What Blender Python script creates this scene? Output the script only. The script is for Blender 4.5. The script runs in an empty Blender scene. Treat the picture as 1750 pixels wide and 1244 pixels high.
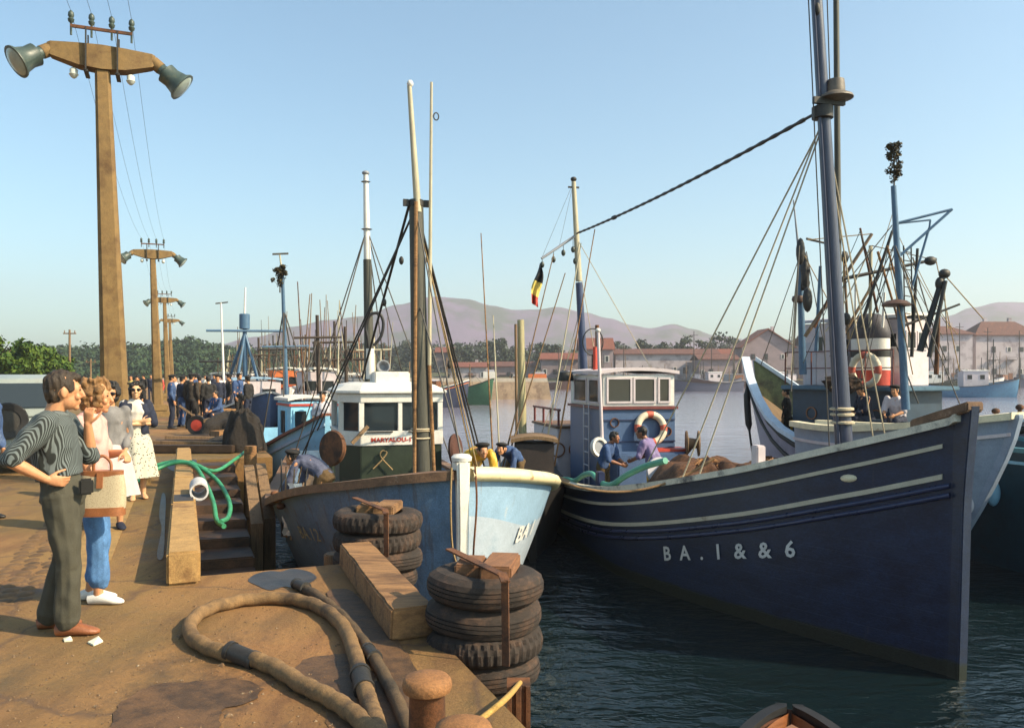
import bpy, bmesh, math, random
import numpy as np
from mathutils import Vector as V, Matrix, noise as MN
C = bpy.context.scene
COL = C.collection
R = math.radians
rnd = random.Random(7)

# ---------------------------------------------------------------- camera, sky, sun, exposure
FP, HY, CX, CH = 1400.0, 640.0, 875.0, 1.70     # focal length and horizon in photo pixels, eye height above the quay
ZW = -1.45                                      # harbour water below the quay
cam = bpy.data.objects.new('camera', bpy.data.cameras.new('camera'))
COL.objects.link(cam)
cam.location = (0, 0, CH)
cam.rotation_euler = (R(90), 0, 0)
cam.data.sensor_width = 36
cam.data.lens = 36 * FP / 1750
cam.data.shift_y = 18 / 1750
cam.data.clip_start = .1
cam.data.clip_end = 8000
C.camera = cam
SUN_EL = R(38)
SD = V((.95 * math.cos(SUN_EL), -.31 * math.cos(SUN_EL), math.sin(SUN_EL))).normalized()
w = bpy.data.worlds.new('World')
C.world = w
w.use_nodes = True
nt = w.node_tree
sky = nt.nodes.new('ShaderNodeTexSky')
sky.sky_type = 'NISHITA'
sky.sun_disc = False
sky.sun_elevation = SUN_EL
sky.sun_rotation = math.atan2(SD.x, SD.y)
sky.air_density = 1.0
sky.dust_density = 2.0
sky.ozone_density = .6
bg = nt.nodes['Background']
bg.inputs['Strength'].default_value = .15
tint = nt.nodes.new('ShaderNodeMix')          # the print's cyan sky
tint.data_type = 'RGBA'; tint.blend_type = 'MULTIPLY'; tint.inputs['Factor'].default_value = 1
tint.inputs[7].default_value = (.735, .93, .905, 1)
nt.links.new(sky.outputs[0], tint.inputs[6])
nt.links.new(tint.outputs[2], bg.inputs['Color'])
sun = bpy.data.objects.new('sun', bpy.data.lights.new('sun', 'SUN'))
COL.objects.link(sun)
sun.data.energy = 4.9
sun.data.angle = R(.5)
sun.data.color = (1.0, .83, .58)
sun.location = (40, -20, 60)
sun.rotation_euler = SD.to_track_quat('Z', 'Y').to_euler()
C.view_settings.view_transform = 'Standard'
C.view_settings.look = 'None'
C.view_settings.exposure = .80
C.view_settings.gamma = 1
C.cycles.use_denoising = True
C.cycles.max_bounces = 6
C.cycles.volume_bounces = 0
C.cycles.transparent_max_bounces = 8

# ---------------------------------------------------------------- helpers
def at(px, py, Y): return V(((px - CX) / FP * Y, Y, CH - (py - HY) / FP * Y))
def gnd(px, py, z=0.0):
    return at(px, py, FP * (CH - z) / (py - HY))
EX, NX = V((-.372, .928, 0)), V((.928, .372, 0))   # along the quay edge, and across it towards the water
def qp(t, w_, z=0.0): return EX * t + NX * w_ + V((0, 0, z))

WM = {}
def tag(o, label=None, cat=None, group=None, kind=None):
    if label: o['label'] = label
    if cat: o['category'] = cat
    if group: o['group'] = group
    if kind: o['kind'] = kind
    return o
def thing(name, label, cat, loc=(0, 0, 0), rz=0.0, group=None):
    o = bpy.data.objects.new(name, None)
    o.empty_display_size = .2
    COL.objects.link(o)
    o.location = loc
    o.rotation_euler = (0, 0, rz)
    WM[o.name] = Matrix.Translation(V(loc)) @ Matrix.Rotation(rz, 4, 'Z')
    return tag(o, label, cat, group)
def copy_tree(o, parent=None):
    c = o.copy()
    COL.objects.link(c)
    c.parent = parent
    for ch in list(o.children): copy_tree(ch, c)
    return c

class MB:
    def __init__(s): s.v = []; s.f = []
    def add(s, vs, fs):
        o = len(s.v)
        s.v += [V(a) for a in vs]
        s.f += [tuple(i + o for i in f) for f in fs]
        return s
    def box(s, c, d, rz=0.0, M=None):
        x, y, z = d[0] / 2, d[1] / 2, d[2] / 2
        vs = [V((a * x, b * y, e * z)) for e in (-1, 1) for b in (-1, 1) for a in (-1, 1)]
        m = M if M is not None else Matrix.Rotation(rz, 3, 'Z')
        return s.add([m @ q + V(c) for q in vs], [(0, 2, 3, 1), (4, 5, 7, 6), (0, 1, 5, 4), (2, 6, 7, 3), (0, 4, 6, 2), (1, 3, 7, 5)])
    def bar(s, p0, p1, w_, h, up=(0, 0, 1)):
        p0, p1 = V(p0), V(p1)
        d = p1 - p0; L = d.length; d.normalize()
        sd = d.cross(V(up))
        if sd.length < 1e-4: sd = d.cross(V((1, 0, 0)))
        sd.normalize(); u = sd.cross(d)
        m = Matrix((sd, d, u)).transposed()
        return s.box((p0 + p1) / 2, (w_, L, h), M=m)
    def loft(s, rings, closed=True, cap=True):
        n = len(rings[0]); o = len(s.v); fs = []
        for r in rings: s.v += [V(a) for a in r]
        for i in range(len(rings) - 1):
            for j in range(n if closed else n - 1):
                k = (j + 1) % n
                fs.append((o + i * n + j, o + i * n + k, o + (i + 1) * n + k, o + (i + 1) * n + j))
        if cap and closed:
            fs.append(tuple(o + j for j in reversed(range(n))))
            fs.append(tuple(o + (len(rings) - 1) * n + j for j in range(n)))
        s.f += fs
        return s
    def tube(s, pts, r, n=8, closed=False, cap=True):
        pts = [V(p) for p in pts]; N = len(pts)
        rs = r if isinstance(r, (list, tuple)) else [r] * N
        rings = []; ref = None
        for i, p in enumerate(pts):
            a = pts[(i - 1) % N] if (closed or i > 0) else p
            b = pts[(i + 1) % N] if (closed or i < N - 1) else p
            d = (b - a)
            d = d.normalized() if d.length > 1e-9 else V((0, 0, 1))
            if ref is None:
                ref = d.cross(V((0, 0, 1)) if abs(d.z) < .9 else V((1, 0, 0))).normalized()
            ref = (ref - d * ref.dot(d)).normalized()
            q = d.cross(ref)
            rings.append([p + (ref * math.cos(k * 2 * math.pi / n) + q * math.sin(k * 2 * math.pi / n)) * rs[i] for k in range(n)])
        if closed: rings.append(rings[0])
        return s.loft(rings, cap=cap and not closed)
    def cyl(s, p0, p1, r0, r1=None, n=12): return s.tube([p0, p1], [r0, r0 if r1 is None else r1], n)
    def lathe(s, prof, n=24, c=(0, 0, 0), M=None, cap=True, closed_prof=False):
        rings = []
        for r, z in prof:
            ring = [V((r * math.cos(k * 2 * math.pi / n), r * math.sin(k * 2 * math.pi / n), z)) for k in range(n)]
            if M is not None: ring = [M @ q for q in ring]
            rings.append([q + V(c) for q in ring])
        if closed_prof: rings.append(rings[0]); cap = False
        return s.loft(rings, cap=cap)
    def ell(s, c, r, n=14, m=9, M=None):
        rings = []
        for i in range(m + 1):
            a = -math.pi / 2 + math.pi * (i * .96 + .02 * m) / m
            ring = [V((r[0] * math.cos(a) * math.cos(k * 2 * math.pi / n), r[1] * math.cos(a) * math.sin(k * 2 * math.pi / n), r[2] * math.sin(a))) for k in range(n)]
            if M is not None: ring = [M @ q for q in ring]
            rings.append([q + V(c) for q in ring])
        return s.loft(rings)
    def prism(s, poly, z0, z1):
        n = len(poly)
        vs = [V((p[0], p[1], z0)) for p in poly] + [V((p[0], p[1], z1)) for p in poly]
        return s.add(vs, [tuple(reversed(range(n))), tuple(range(n, 2 * n))] + [(i, (i + 1) % n, n + (i + 1) % n, n + i) for i in range(n)])
    def build(s, name, mat, parent=None, smooth=None, bevel=0.0, world=False, normals=True, loc=None):
        """one mesh object; with world=True the coordinates are world coordinates"""
        me = bpy.data.meshes.new(name)
        o = bpy.data.objects.new(name, me)
        COL.objects.link(o)
        vs = s.v
        if parent is not None:
            o.parent = parent
            pm = WM.get(parent.name, Matrix())
            if world:
                inv = pm.inverted(); vs = [inv @ q for q in vs]
            WM[o.name] = pm
        else:
            if loc is None and vs:
                xs = [q.x for q in vs]; ys = [q.y for q in vs]
                loc = V(((min(xs) + max(xs)) / 2, (min(ys) + max(ys)) / 2, min(q.z for q in vs)))
            loc = V(loc or (0, 0, 0))
            o.location = loc
            vs = [q - loc for q in vs]
            WM[o.name] = Matrix.Translation(loc)
        me.from_pydata([tuple(q) for q in vs], [], s.f)
        if normals or bevel:
            bm = bmesh.new(); bm.from_mesh(me)
            if normals: bmesh.ops.recalc_face_normals(bm, faces=bm.faces)
            if bevel:
                eds = [e for e in bm.edges if len(e.link_faces) == 2 and e.calc_face_angle(0) > R(35)]
                bmesh.ops.bevel(bm, geom=eds, offset=bevel, segments=2, affect='EDGES', clamp_overlap=True)
            bm.to_mesh(me); bm.free()
        if mat is not None:
            for m_ in (mat if isinstance(mat, (list, tuple)) else [mat]): me.materials.append(m_)
        if smooth is not None:
            me.polygons.foreach_set('use_smooth', [True] * len(me.polygons))
            if smooth < 180: me.set_sharp_from_angle(angle=R(smooth))
        me.update()
        return o
def one(name, label, cat, mb, mat, group=None, **k):
    return tag(mb.build(name, mat, world=True, **k), label, cat, group)
def catmull(pts, n=8, closed=False):
    P = [V(p) for p in pts]; N = len(P); out = []
    for i in range(N if closed else N - 1):
        a, b, c, d = (P[(i - 1) % N] if closed or i else P[0] * 2 - P[1]), P[i], P[(i + 1) % N], (P[(i + 2) % N] if closed or i < N - 2 else P[-1] * 2 - P[-2])
        for k in range(n):
            t = k / n
            out.append(.5 * ((2 * b) + (c - a) * t + (2 * a - 5 * b + 4 * c - d) * t * t + (3 * b - a - 3 * c + d) * t ** 3))
    if not closed: out.append(P[-1])
    return out
def sag(p0, p1, d, n=10):
    p0, p1 = V(p0), V(p1)
    return [p0.lerp(p1, i / n) - V((0, 0, d * 4 * (i / n) * (1 - i / n))) for i in range(n + 1)]

# ---------------------------------------------------------------- materials
_M = {}
def tone(c):        # whites stay white, everything darker is kept on the deep side
    l = max(c); k = min(1, max(0, (l - .35) / .3)); k = .74 + .26 * k * k * (3 - 2 * k)
    return tuple(v * k for v in c)
def mat(key, col, rough=.6, var=.22, scale=3.0, bump=.15, metal=0.0, stain=None, sscale=1.0, samt=.45, stretch=None, spec=None, bdist=.02, seams=None, emis=None, streak=None, weed=None):
    """noise-mottled paint, wood, stone... stain: second colour in patches of its own; seams: spacing of plank seams along local z"""
    if key in _M: return _M[key]
    col = tone(col); stain = tone(stain) if stain else None; streak = (tone(streak[0]), streak[1]) if streak else None
    m = bpy.data.materials.new(key); _M[key] = m
    m.use_nodes = True
    t = m.node_tree; N = t.nodes; L = t.links
    b = N['Principled BSDF']
    b.inputs['Metallic'].default_value = metal
    if spec is not None: b.inputs['Specular IOR Level'].default_value = spec
    tc = N.new('ShaderNodeTexCoord'); src = tc.outputs['Object']
    if stretch:
        mp = N.new('ShaderNodeMapping'); mp.inputs['Scale'].default_value = stretch
        L.new(src, mp.inputs['Vector']); src = mp.outputs[0]
    n1 = N.new('ShaderNodeTexNoise'); n1.inputs['Scale'].default_value = scale; n1.inputs['Detail'].default_value = 7
    n1.inputs['Roughness'].default_value = .65
    L.new(src, n1.inputs['Vector'])
    r1 = N.new('ShaderNodeValToRGB'); L.new(n1.outputs['Fac'], r1.inputs['Fac'])
    r1.color_ramp.elements[0].position = .3; r1.color_ramp.elements[1].position = .7
    r1.color_ramp.elements[0].color = tuple(c * (1 - var) for c in col) + (1,)
    r1.color_ramp.elements[1].color = tuple(min(1, c * (1 + var)) for c in col) + (1,)
    out = r1.outputs['Color']
    if stain:
        n2 = N.new('ShaderNodeTexNoise'); n2.inputs['Scale'].default_value = sscale; n2.inputs['Detail'].default_value = 9
        n2.inputs['Roughness'].default_value = .7
        L.new(src, n2.inputs['Vector'])
        r2 = N.new('ShaderNodeValToRGB'); L.new(n2.outputs['Fac'], r2.inputs['Fac'])
        r2.color_ramp.elements[0].position = 1 - samt - .05; r2.color_ramp.elements[1].position = min(1, 1 - samt + .1)
        mx = N.new('ShaderNodeMix'); mx.data_type = 'RGBA'
        L.new(r2.outputs['Color'], mx.inputs['Factor']); L.new(out, mx.inputs[6]); mx.inputs[7].default_value = tuple(stain) + (1,)
        out = mx.outputs[2]
    if streak:      # run-off streaks down the planking: (colour, amount)
        mp2 = N.new('ShaderNodeMapping'); mp2.inputs['Scale'].default_value = (9, 9, .55); L.new(tc.outputs['Object'], mp2.inputs[0])
        n3 = N.new('ShaderNodeTexNoise'); n3.inputs['Scale'].default_value = 1.0; n3.inputs['Detail'].default_value = 6; n3.inputs['Roughness'].default_value = .7; L.new(mp2.outputs[0], n3.inputs['Vector'])
        r3 = N.new('ShaderNodeValToRGB'); L.new(n3.outputs['Fac'], r3.inputs['Fac']); r3.color_ramp.elements[0].position = .97 - streak[1]; r3.color_ramp.elements[1].position = 1.12 - streak[1]; r3.color_ramp.elements[1].color = (.8, .8, .8, 1)
        m3 = N.new('ShaderNodeMix'); m3.data_type = 'RGBA'; L.new(r3.outputs['Color'], m3.inputs['Factor']); L.new(out, m3.inputs[6]); m3.inputs[7].default_value = tuple(streak[0]) + (1,); out = m3.outputs[2]
    if weed:        # weed and scum along the waterline: (colour, height)
        sz = N.new('ShaderNodeSeparateXYZ'); L.new(tc.outputs['Object'], sz.inputs[0]); aw = N.new('ShaderNodeMath'); aw.operation = 'MULTIPLY_ADD'; L.new(n1.outputs['Fac'], aw.inputs[0]); aw.inputs[1].default_value = -.16; L.new(sz.outputs['Z'], aw.inputs[2])
        mw_ = N.new('ShaderNodeMapRange'); L.new(aw.outputs[0], mw_.inputs[0]); mw_.inputs[1].default_value = weed[1] - .09; mw_.inputs[2].default_value = weed[1] - .05; mw_.inputs[3].default_value = .9; mw_.inputs[4].default_value = 0
        m4_ = N.new('ShaderNodeMix'); m4_.data_type = 'RGBA'; L.new(mw_.outputs[0], m4_.inputs['Factor']); L.new(out, m4_.inputs[6]); m4_.inputs[7].default_value = tuple(weed[0]) + (1,); out = m4_.outputs[2]
    ngc = N.new('ShaderNodeTexNoise'); ngc.inputs['Scale'].default_value = scale * 9 + 14; ngc.inputs['Detail'].default_value = 5; ngc.inputs['Roughness'].default_value = .8; L.new(src, ngc.inputs['Vector'])   # fine grain, grime and scuffs
    rg_ = N.new('ShaderNodeMapRange'); L.new(ngc.outputs['Fac'], rg_.inputs[0]); rg_.inputs[1].default_value = .32; rg_.inputs[2].default_value = .68; rg_.inputs[3].default_value = 1 - min(.5, var * 1.5); rg_.inputs[4].default_value = 1 + min(.3, var)
    mg_ = N.new('ShaderNodeMix'); mg_.data_type = 'RGBA'; mg_.blend_type = 'MULTIPLY'; mg_.inputs['Factor'].default_value = 1; L.new(out, mg_.inputs[6]); L.new(rg_.outputs[0], mg_.inputs[7]); out = mg_.outputs[2]
    L.new(out, b.inputs['Base Color'])
    rr = N.new('ShaderNodeMapRange'); L.new(n1.outputs['Fac'], rr.inputs[0])
    rr.inputs[3].default_value = max(0, rough - .12); rr.inputs[4].default_value = min(1, rough + .12)
    L.new(rr.outputs[0], b.inputs['Roughness'])
    ng = N.new('ShaderNodeTexNoise'); ng.inputs['Scale'].default_value = scale * 9 + 14; ng.inputs['Detail'].default_value = 5; ng.inputs['Roughness'].default_value = .75; L.new(src, ng.inputs['Vector'])
    hb_ = N.new('ShaderNodeMath'); hb_.operation = 'MULTIPLY_ADD'; L.new(ng.outputs['Fac'], hb_.inputs[0]); hb_.inputs[1].default_value = .45; L.new(n1.outputs['Fac'], hb_.inputs[2])
    h = hb_.outputs[0]
    if seams:
        sx = N.new('ShaderNodeSeparateXYZ'); L.new(tc.outputs['Object'], sx.inputs[0])
        m1 = N.new('ShaderNodeMath'); m1.operation = 'DIVIDE'; L.new(sx.outputs['Z'], m1.inputs[0]); m1.inputs[1].default_value = seams
        m2 = N.new('ShaderNodeMath'); m2.operation = 'FRACT'; L.new(m1.outputs[0], m2.inputs[0])
        m3 = N.new('ShaderNodeMath'); m3.operation = 'GREATER_THAN'; L.new(m2.outputs[0], m3.inputs[0]); m3.inputs[1].default_value = .1
        m4 = N.new('ShaderNodeMath'); m4.operation = 'ADD'; L.new(m3.outputs[0], m4.inputs[0]); L.new(h, m4.inputs[1])
        h = m4.outputs[0]
    if bump:
        bp = N.new('ShaderNodeBump'); bp.inputs['Strength'].default_value = bump; bp.inputs['Distance'].default_value = bdist
        L.new(h, bp.inputs['Height']); L.new(bp.outputs[0], b.inputs['Normal'])
    if emis:
        b.inputs['Emission Color'].default_value = tuple(emis) + (1,); b.inputs['Emission Strength'].default_value = 1
    return m
def leaf_mat(key, c0, c1):
    if key in _M: return _M[key]
    c0, c1 = tone(c0), tone(c1)
    m = bpy.data.materials.new(key); _M[key] = m; m.use_nodes = True
    t = m.node_tree; N = t.nodes; L = t.links; b = N['Principled BSDF']
    g = N.new('ShaderNodeNewGeometry'); r = N.new('ShaderNodeValToRGB')
    r.color_ramp.elements[0].color = tuple(c0) + (1,); r.color_ramp.elements[1].color = tuple(c1) + (1,)
    L.new(g.outputs['Random Per Island'], r.inputs['Fac']); L.new(r.outputs['Color'], b.inputs['Base Color'])
    b.inputs['Roughness'].default_value = .7; b.inputs['Specular IOR Level'].default_value = .2
    return m
def glass(key='dark_glass', col=(.02, .025, .03)):
    if key in _M: return _M[key]
    m = bpy.data.materials.new(key); _M[key] = m; m.use_nodes = True
    b = m.node_tree.nodes['Principled BSDF']
    b.inputs['Base Color'].default_value = tuple(col) + (1,); b.inputs['Roughness'].default_value = .06
    return m
def stripe_mat(key, c0, c1, freq, axis='X', dist=1.0, rough=.85, duty=.5):
    if key in _M: return _M[key]
    c0, c1 = tone(c0), tone(c1)
    m = bpy.data.materials.new(key); _M[key] = m; m.use_nodes = True
    t = m.node_tree; N = t.nodes; L = t.links; b = N['Principled BSDF']
    tc = N.new('ShaderNodeTexCoord'); wv = N.new('ShaderNodeTexWave'); wv.bands_direction = axis
    wv.inputs['Scale'].default_value = freq; wv.inputs['Distortion'].default_value = dist; wv.inputs['Detail'].default_value = 2
    L.new(tc.outputs['Object'], wv.inputs['Vector'])
    r = N.new('ShaderNodeValToRGB'); r.color_ramp.elements[0].position = duty - .12; r.color_ramp.elements[1].position = duty + .12
    r.color_ramp.elements[0].color = tuple(c0) + (1,); r.color_ramp.elements[1].color = tuple(c1) + (1,)
    L.new(wv.outputs['Fac'], r.inputs['Fac']); L.new(r.outputs['Color'], b.inputs['Base Color'])
    b.inputs['Roughness'].default_value = rough
    return m
def spot_mat(key, c0, c1, scale, thr=.35, rough=.85):
    if key in _M: return _M[key]
    c0, c1 = tone(c0), tone(c1)
    m = bpy.data.materials.new(key); _M[key] = m; m.use_nodes = True
    t = m.node_tree; N = t.nodes; L = t.links; b = N['Principled BSDF']
    tc = N.new('ShaderNodeTexCoord'); v = N.new('ShaderNodeTexVoronoi'); v.inputs['Scale'].default_value = scale
    L.new(tc.outputs['Object'], v.inputs['Vector'])
    r = N.new('ShaderNodeValToRGB'); r.color_ramp.elements[0].position = thr - .05; r.color_ramp.elements[1].position = thr + .05
    r.color_ramp.elements[0].color = tuple(c1) + (1,); r.color_ramp.elements[1].color = tuple(c0) + (1,)
    L.new(v.outputs['Distance'], r.inputs['Fac']); L.new(r.outputs['Color'], b.inputs['Base Color'])
    b.inputs['Roughness'].default_value = rough
    return m

WHITE = mat('white_paint', (.68, .645, .59), .5, .1, 6, .12, stain=(.42, .25, .12), sscale=2.2, samt=.32, streak=((.36, .20, .09), .27))
CREAM = mat('cream_paint', (.72, .62, .42), .5, .12, 6, .1, stain=(.30, .13, .05), sscale=3.5, samt=.36)
PINKWHITE = mat('aged_white_paint', (.58, .50, .51), .55, .1, 5, .12, stain=(.33, .2, .15), sscale=2, samt=.34, streak=((.28, .14, .08), .31))
WEED = ((.018, .022, .012), .16)
NAVY = mat('navy_paint', (.013, .028, .075), .42, .35, 5, .35, seams=.16, bdist=.012, stain=(.026, .040, .085), sscale=1.3, samt=.45, stretch=(1, .25, 1), streak=((.075, .068, .08), .35), weed=WEED)
NAVYRAIL = mat('navy_rail_paint', (.035, .045, .11), .3, .2, 6, .1)
BLUE = mat('mid_blue_paint', (.085, .145, .28), .45, .15, 5, .08, stain=(.2, .2, .25), sscale=2.5, samt=.3)
PALEBLUE = mat('pale_blue_paint', (.28, .42, .56), .5, .12, 4, .12, stain=(.55, .55, .52), sscale=1.8, samt=.36, streak=((.30, .19, .10), .36), seams=.15, bdist=.01)
LIGHTBLUE = mat('light_blue_paint', (.22, .45, .62), .5, .12, 5, .08, stain=(.25, .15, .08), sscale=3, samt=.3)
HULLBLUE = mat('worn_blue_paint', (.13, .22, .345), .55, .25, 6, .25, stain=(.20, .26, .33), sscale=2.4, samt=.45, seams=.15, bdist=.014, streak=((.12, .07, .04), .42), weed=WEED)
GREEN = mat('dark_green_paint', (.026, .04, .022), .5, .25, 7, .15, stain=(.10, .07, .04), sscale=3, samt=.35)
TEAL = mat('teal_paint', (.016, .06, .095), .4, .2, 5, .1, stain=(.05, .04, .04), sscale=2, samt=.35)
GREY = mat('grey_paint', (.30, .31, .34), .5, .15, 5, .1, stain=(.2, .13, .1), sscale=3, samt=.33)
PALEGREY = mat('pale_grey_paint', (.5, .48, .52), .5, .1, 5, .1, stain=(.3, .22, .2), sscale=3, samt=.3)
BLACK = mat('black_paint', (.018, .016, .016), .55, .3, 8, .15)
RED = mat('red_paint', (.50, .055, .03), .5, .2, 6, .1)
ORANGE = mat('orange_paint', (.62, .17, .05), .55, .2, 6, .1)
RUST = mat('rusty_iron', (.20, .075, .026), .8, .35, 9, .35, stain=(.065, .028, .014), sscale=5, samt=.5)
RUSTTOP = mat('rust_worn_iron', (.34, .15, .05), .75, .3, 10, .5, stain=(.13, .05, .02), sscale=4, samt=.4)
IRON = mat('dark_iron', (.06, .055, .05), .55, .3, 10, .2, metal=.4)
WOOD = mat('weathered_wood', (.28, .17, .085), .75, .35, 7, .35, stretch=(6, 6, .6), stain=(.11, .06, .03), sscale=1.5, samt=.4)
DECK = mat('deck_planks', (.20, .125, .065), .75, .3, 6, .3, stretch=(8, .5, 1), stain=(.07, .045, .03), sscale=1.5, samt=.42)
RAILWOOD = mat('worn_rail_wood', (.24, .13, .07), .7, .4, 8, .4, stain=(.55, .46, .36), sscale=4, samt=.36)
VARNISH = mat('varnished_wood', (.28, .10, .035), .4, .3, 8, .15, stretch=(1, 1, 6))
PALEWOOD = mat('bare_timber', (.40, .205, .08), .8, .4, 6, .7, stretch=(1, 6, 6), stain=(.13, .058, .024), sscale=1.3, samt=.45)
DARKWOOD = mat('dark_wet_timber', (.06, .035, .02), .6, .4, 6, .4)
MASTPALE = mat('pale_mast_wood', (.50, .44, .30), .6, .2, 7, .2, stretch=(5, 5, .5), stain=(.22, .16, .09), sscale=2, samt=.36)
MASTDARK = mat('dark_mast_wood', (.085, .08, .06), .6, .3, 7, .25, stretch=(5, 5, .5), stain=(.2, .18, .12), sscale=2, samt=.36)
MASTBLUE = mat('blue_grey_mast_paint', (.075, .085, .135), .35, .25, 6, .15, stretch=(5, 5, .5), stain=(.24, .24, .29), sscale=2, samt=.36)
MASTSKY = mat('sky_blue_mast_paint', (.085, .17, .28), .4, .2, 6, .1)
ROPE = mat('hemp_rope', (.42, .28, .13), .9, .3, 40, .5)
WIRE = mat('steel_wire', (.10, .085, .07), .6, .2, 30, .1)
PALEROPE = mat('pale_rope', (.55, .46, .32), .9, .25, 40, .4)
GREENROPE = mat('green_hose_rubber', (.06, .36, .17), .5, .25, 10, .1, stain=(.3, .6, .4), sscale=4, samt=.32)
RUBBER = mat('tyre_rubber', (.042, .028, .021), .85, .4, 14, .7, stain=(.14, .075, .045), sscale=5, samt=.44)
PLANKGREEN = mat('weathered_green_paint', (.24, .23, .10), .6, .2, 5, .1)
YELLOW = mat('yellow_oilskin', (.70, .40, .03), .45, .2, 9, .2)
NETBROWN = mat('brown_netting', (.20, .085, .035), .95, .5, 25, 1.0, stain=(.07, .03, .015), sscale=12, samt=.48, bdist=.04)
CONC = mat('lamp_post_concrete', (.28, .17, .062), .85, .18, 9, .3, stain=(.15, .08, .03), sscale=1.6, samt=.46, streak=((.11, .06, .026), .36))
SKIN = mat('skin', (.56, .26, .125), .55, .1, 12, .05)
SKINPALE = mat('pale_skin', (.66, .36, .19), .55, .08, 12, .05)
CORK = mat('cork_float', (.25, .15, .08), .8, .3, 12, .3)
# ---------------------------------------------------------------- quay, water, land
def quay_material():
    m = bpy.data.materials.new('quay_concrete'); m.use_nodes = True
    t = m.node_tree; N = t.nodes; L = t.links; b = N['Principled BSDF']
    tc = N.new('ShaderNodeTexCoord')
    def noise(sc, det=8, ro=.65, st=None, rot=0):
        n = N.new('ShaderNodeTexNoise'); n.inputs['Scale'].default_value = sc; n.inputs['Detail'].default_value = det; n.inputs['Roughness'].default_value = ro
        mp = N.new('ShaderNodeMapping'); mp.inputs['Scale'].default_value = st or (1, 1, 1); mp.inputs['Rotation'].default_value = (0, 0, rot)
        L.new(tc.outputs['Object'], mp.inputs[0]); L.new(mp.outputs[0], n.inputs['Vector'])
        return n.outputs['Fac']
    def ramp(f, p0, c0, p1, c1):
        r = N.new('ShaderNodeValToRGB'); L.new(f, r.inputs['Fac'])
        r.color_ramp.elements[0].position = p0; r.color_ramp.elements[1].position = p1
        r.color_ramp.elements[0].color = tuple(c0) + (1,); r.color_ramp.elements[1].color = tuple(c1) + (1,)
        return r.outputs['Color']
    def mix(f, a, c):
        x = N.new('ShaderNodeMix'); x.data_type = 'RGBA'; L.new(f, x.inputs['Factor']); L.new(a, x.inputs[6])
        if isinstance(c, tuple): x.inputs[7].default_value = c + (1,)
        else: L.new(c, x.inputs[7])
        return x.outputs[2]
    big = noise(.35, 5); mid = noise(1.4, 10, .7, (1, .45, 1), .38); fine = noise(24, 6, .8); grit = noise(90, 3, .9)
    base = ramp(big, .35, (.33, .150, .052), .62, (.26, .145, .042))
    base = mix(ramp(mid, .48, (0, 0, 0), .70, (.8, .8, .8)), base, (.11, .038, .016))
    stn = noise(.8, 9, .75, (1, .7, 1), .4)
    base = mix(ramp(stn, .52, (0, 0, 0), .64, (.85, .85, .85)), base, (.04, .019, .009))
    base = mix(ramp(fine, .55, (0, 0, 0), .72, (.75, .75, .75)), base, (.085, .04, .016))
    strk = noise(2.2, 8, .7, (1.6, .22, 1), .38)
    base = mix(ramp(strk, .5, (0, 0, 0), .68, (.7, .7, .7)), base, (.12, .05, .02))
    olive = noise(.22, 4, .6)
    base = mix(ramp(olive, .42, (0, 0, 0), .60, (.7, .7, .7)), base, (.14, .095, .026))
    base = mix(ramp(grit, .58, (0, 0, 0), .70, (.6, .6, .6)), base, (.42, .25, .11))
    grit2 = noise(55, 4, .9, (1, 1, 1), 1.1)
    base = mix(ramp(grit2, .58, (0, 0, 0), .68, (.7, .7, .7)), base, (.055, .028, .013))
    vo = N.new('ShaderNodeTexVoronoi'); vo.feature = 'DISTANCE_TO_EDGE'; vo.inputs['Scale'].default_value = .55; vo.inputs['Randomness'].default_value = 1
    wp = N.new('ShaderNodeTexNoise'); wp.inputs['Scale'].default_value = 2.5; wp.inputs['Detail'].default_value = 6
    L.new(tc.outputs['Object'], wp.inputs['Vector'])
    va = N.new('ShaderNodeVectorMath'); va.operation = 'MULTIPLY_ADD'; L.new(wp.outputs['Color'], va.inputs[0]); va.inputs[1].default_value = (.5, .5, .5); L.new(tc.outputs['Object'], va.inputs[2])
    L.new(va.outputs[0], vo.inputs['Vector'])
    crack = ramp(vo.outputs['Distance'], .0, (.75, .75, .75), .02, (0, 0, 0))
    base = mix(crack, base, (.10, .055, .03))
    L.new(base, b.inputs['Base Color'])
    rg = ramp(stn, .5, (.85, .85, .85), .7, (.42, .42, .42)); L.new(rg, b.inputs['Roughness'])
    ad = N.new('ShaderNodeMath'); ad.operation = 'ADD'; L.new(fine, ad.inputs[0]); L.new(mid, ad.inputs[1])
    bp = N.new('ShaderNodeBump'); bp.inputs['Strength'].default_value = .8; bp.inputs['Distance'].default_value = .025
    L.new(ad.outputs[0], bp.inputs['Height']); L.new(bp.outputs[0], b.inputs['Normal'])
    return m
QUAY = quay_material()
WALLSTONE = mat('quay_wall_stone', (.16, .095, .05), .8, .35, 3, .5, stain=(.03, .022, .015), sscale=1.5, samt=.5)
COPING = mat('coping_stone', (.46, .27, .095), .85, .25, 9, .4, stain=(.2, .09, .032), sscale=2.2, samt=.40)
GUTTER = mat('gutter_slab', (.40, .24, .08), .85, .25, 7, .4, stain=(.22, .12, .055), sscale=2, samt=.42)
TNEAR, TSTEP, WIN, WOUT = 7.4, 17.5, .13, 1.53

poly = [qp(-8, WOUT), qp(TNEAR, WOUT), qp(TNEAR, WIN), qp(TSTEP, WIN), qp(TSTEP, 1.7), qp(420, 1.7), V((-900, 420, 0)), V((-900, -60, 0))]
mb = MB(); mb.prism(poly, ZW - 1.2, 0)
q = mb.build('quay', QUAY, loc=(0, 0, 0)); tag(q, kind='structure')
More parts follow.
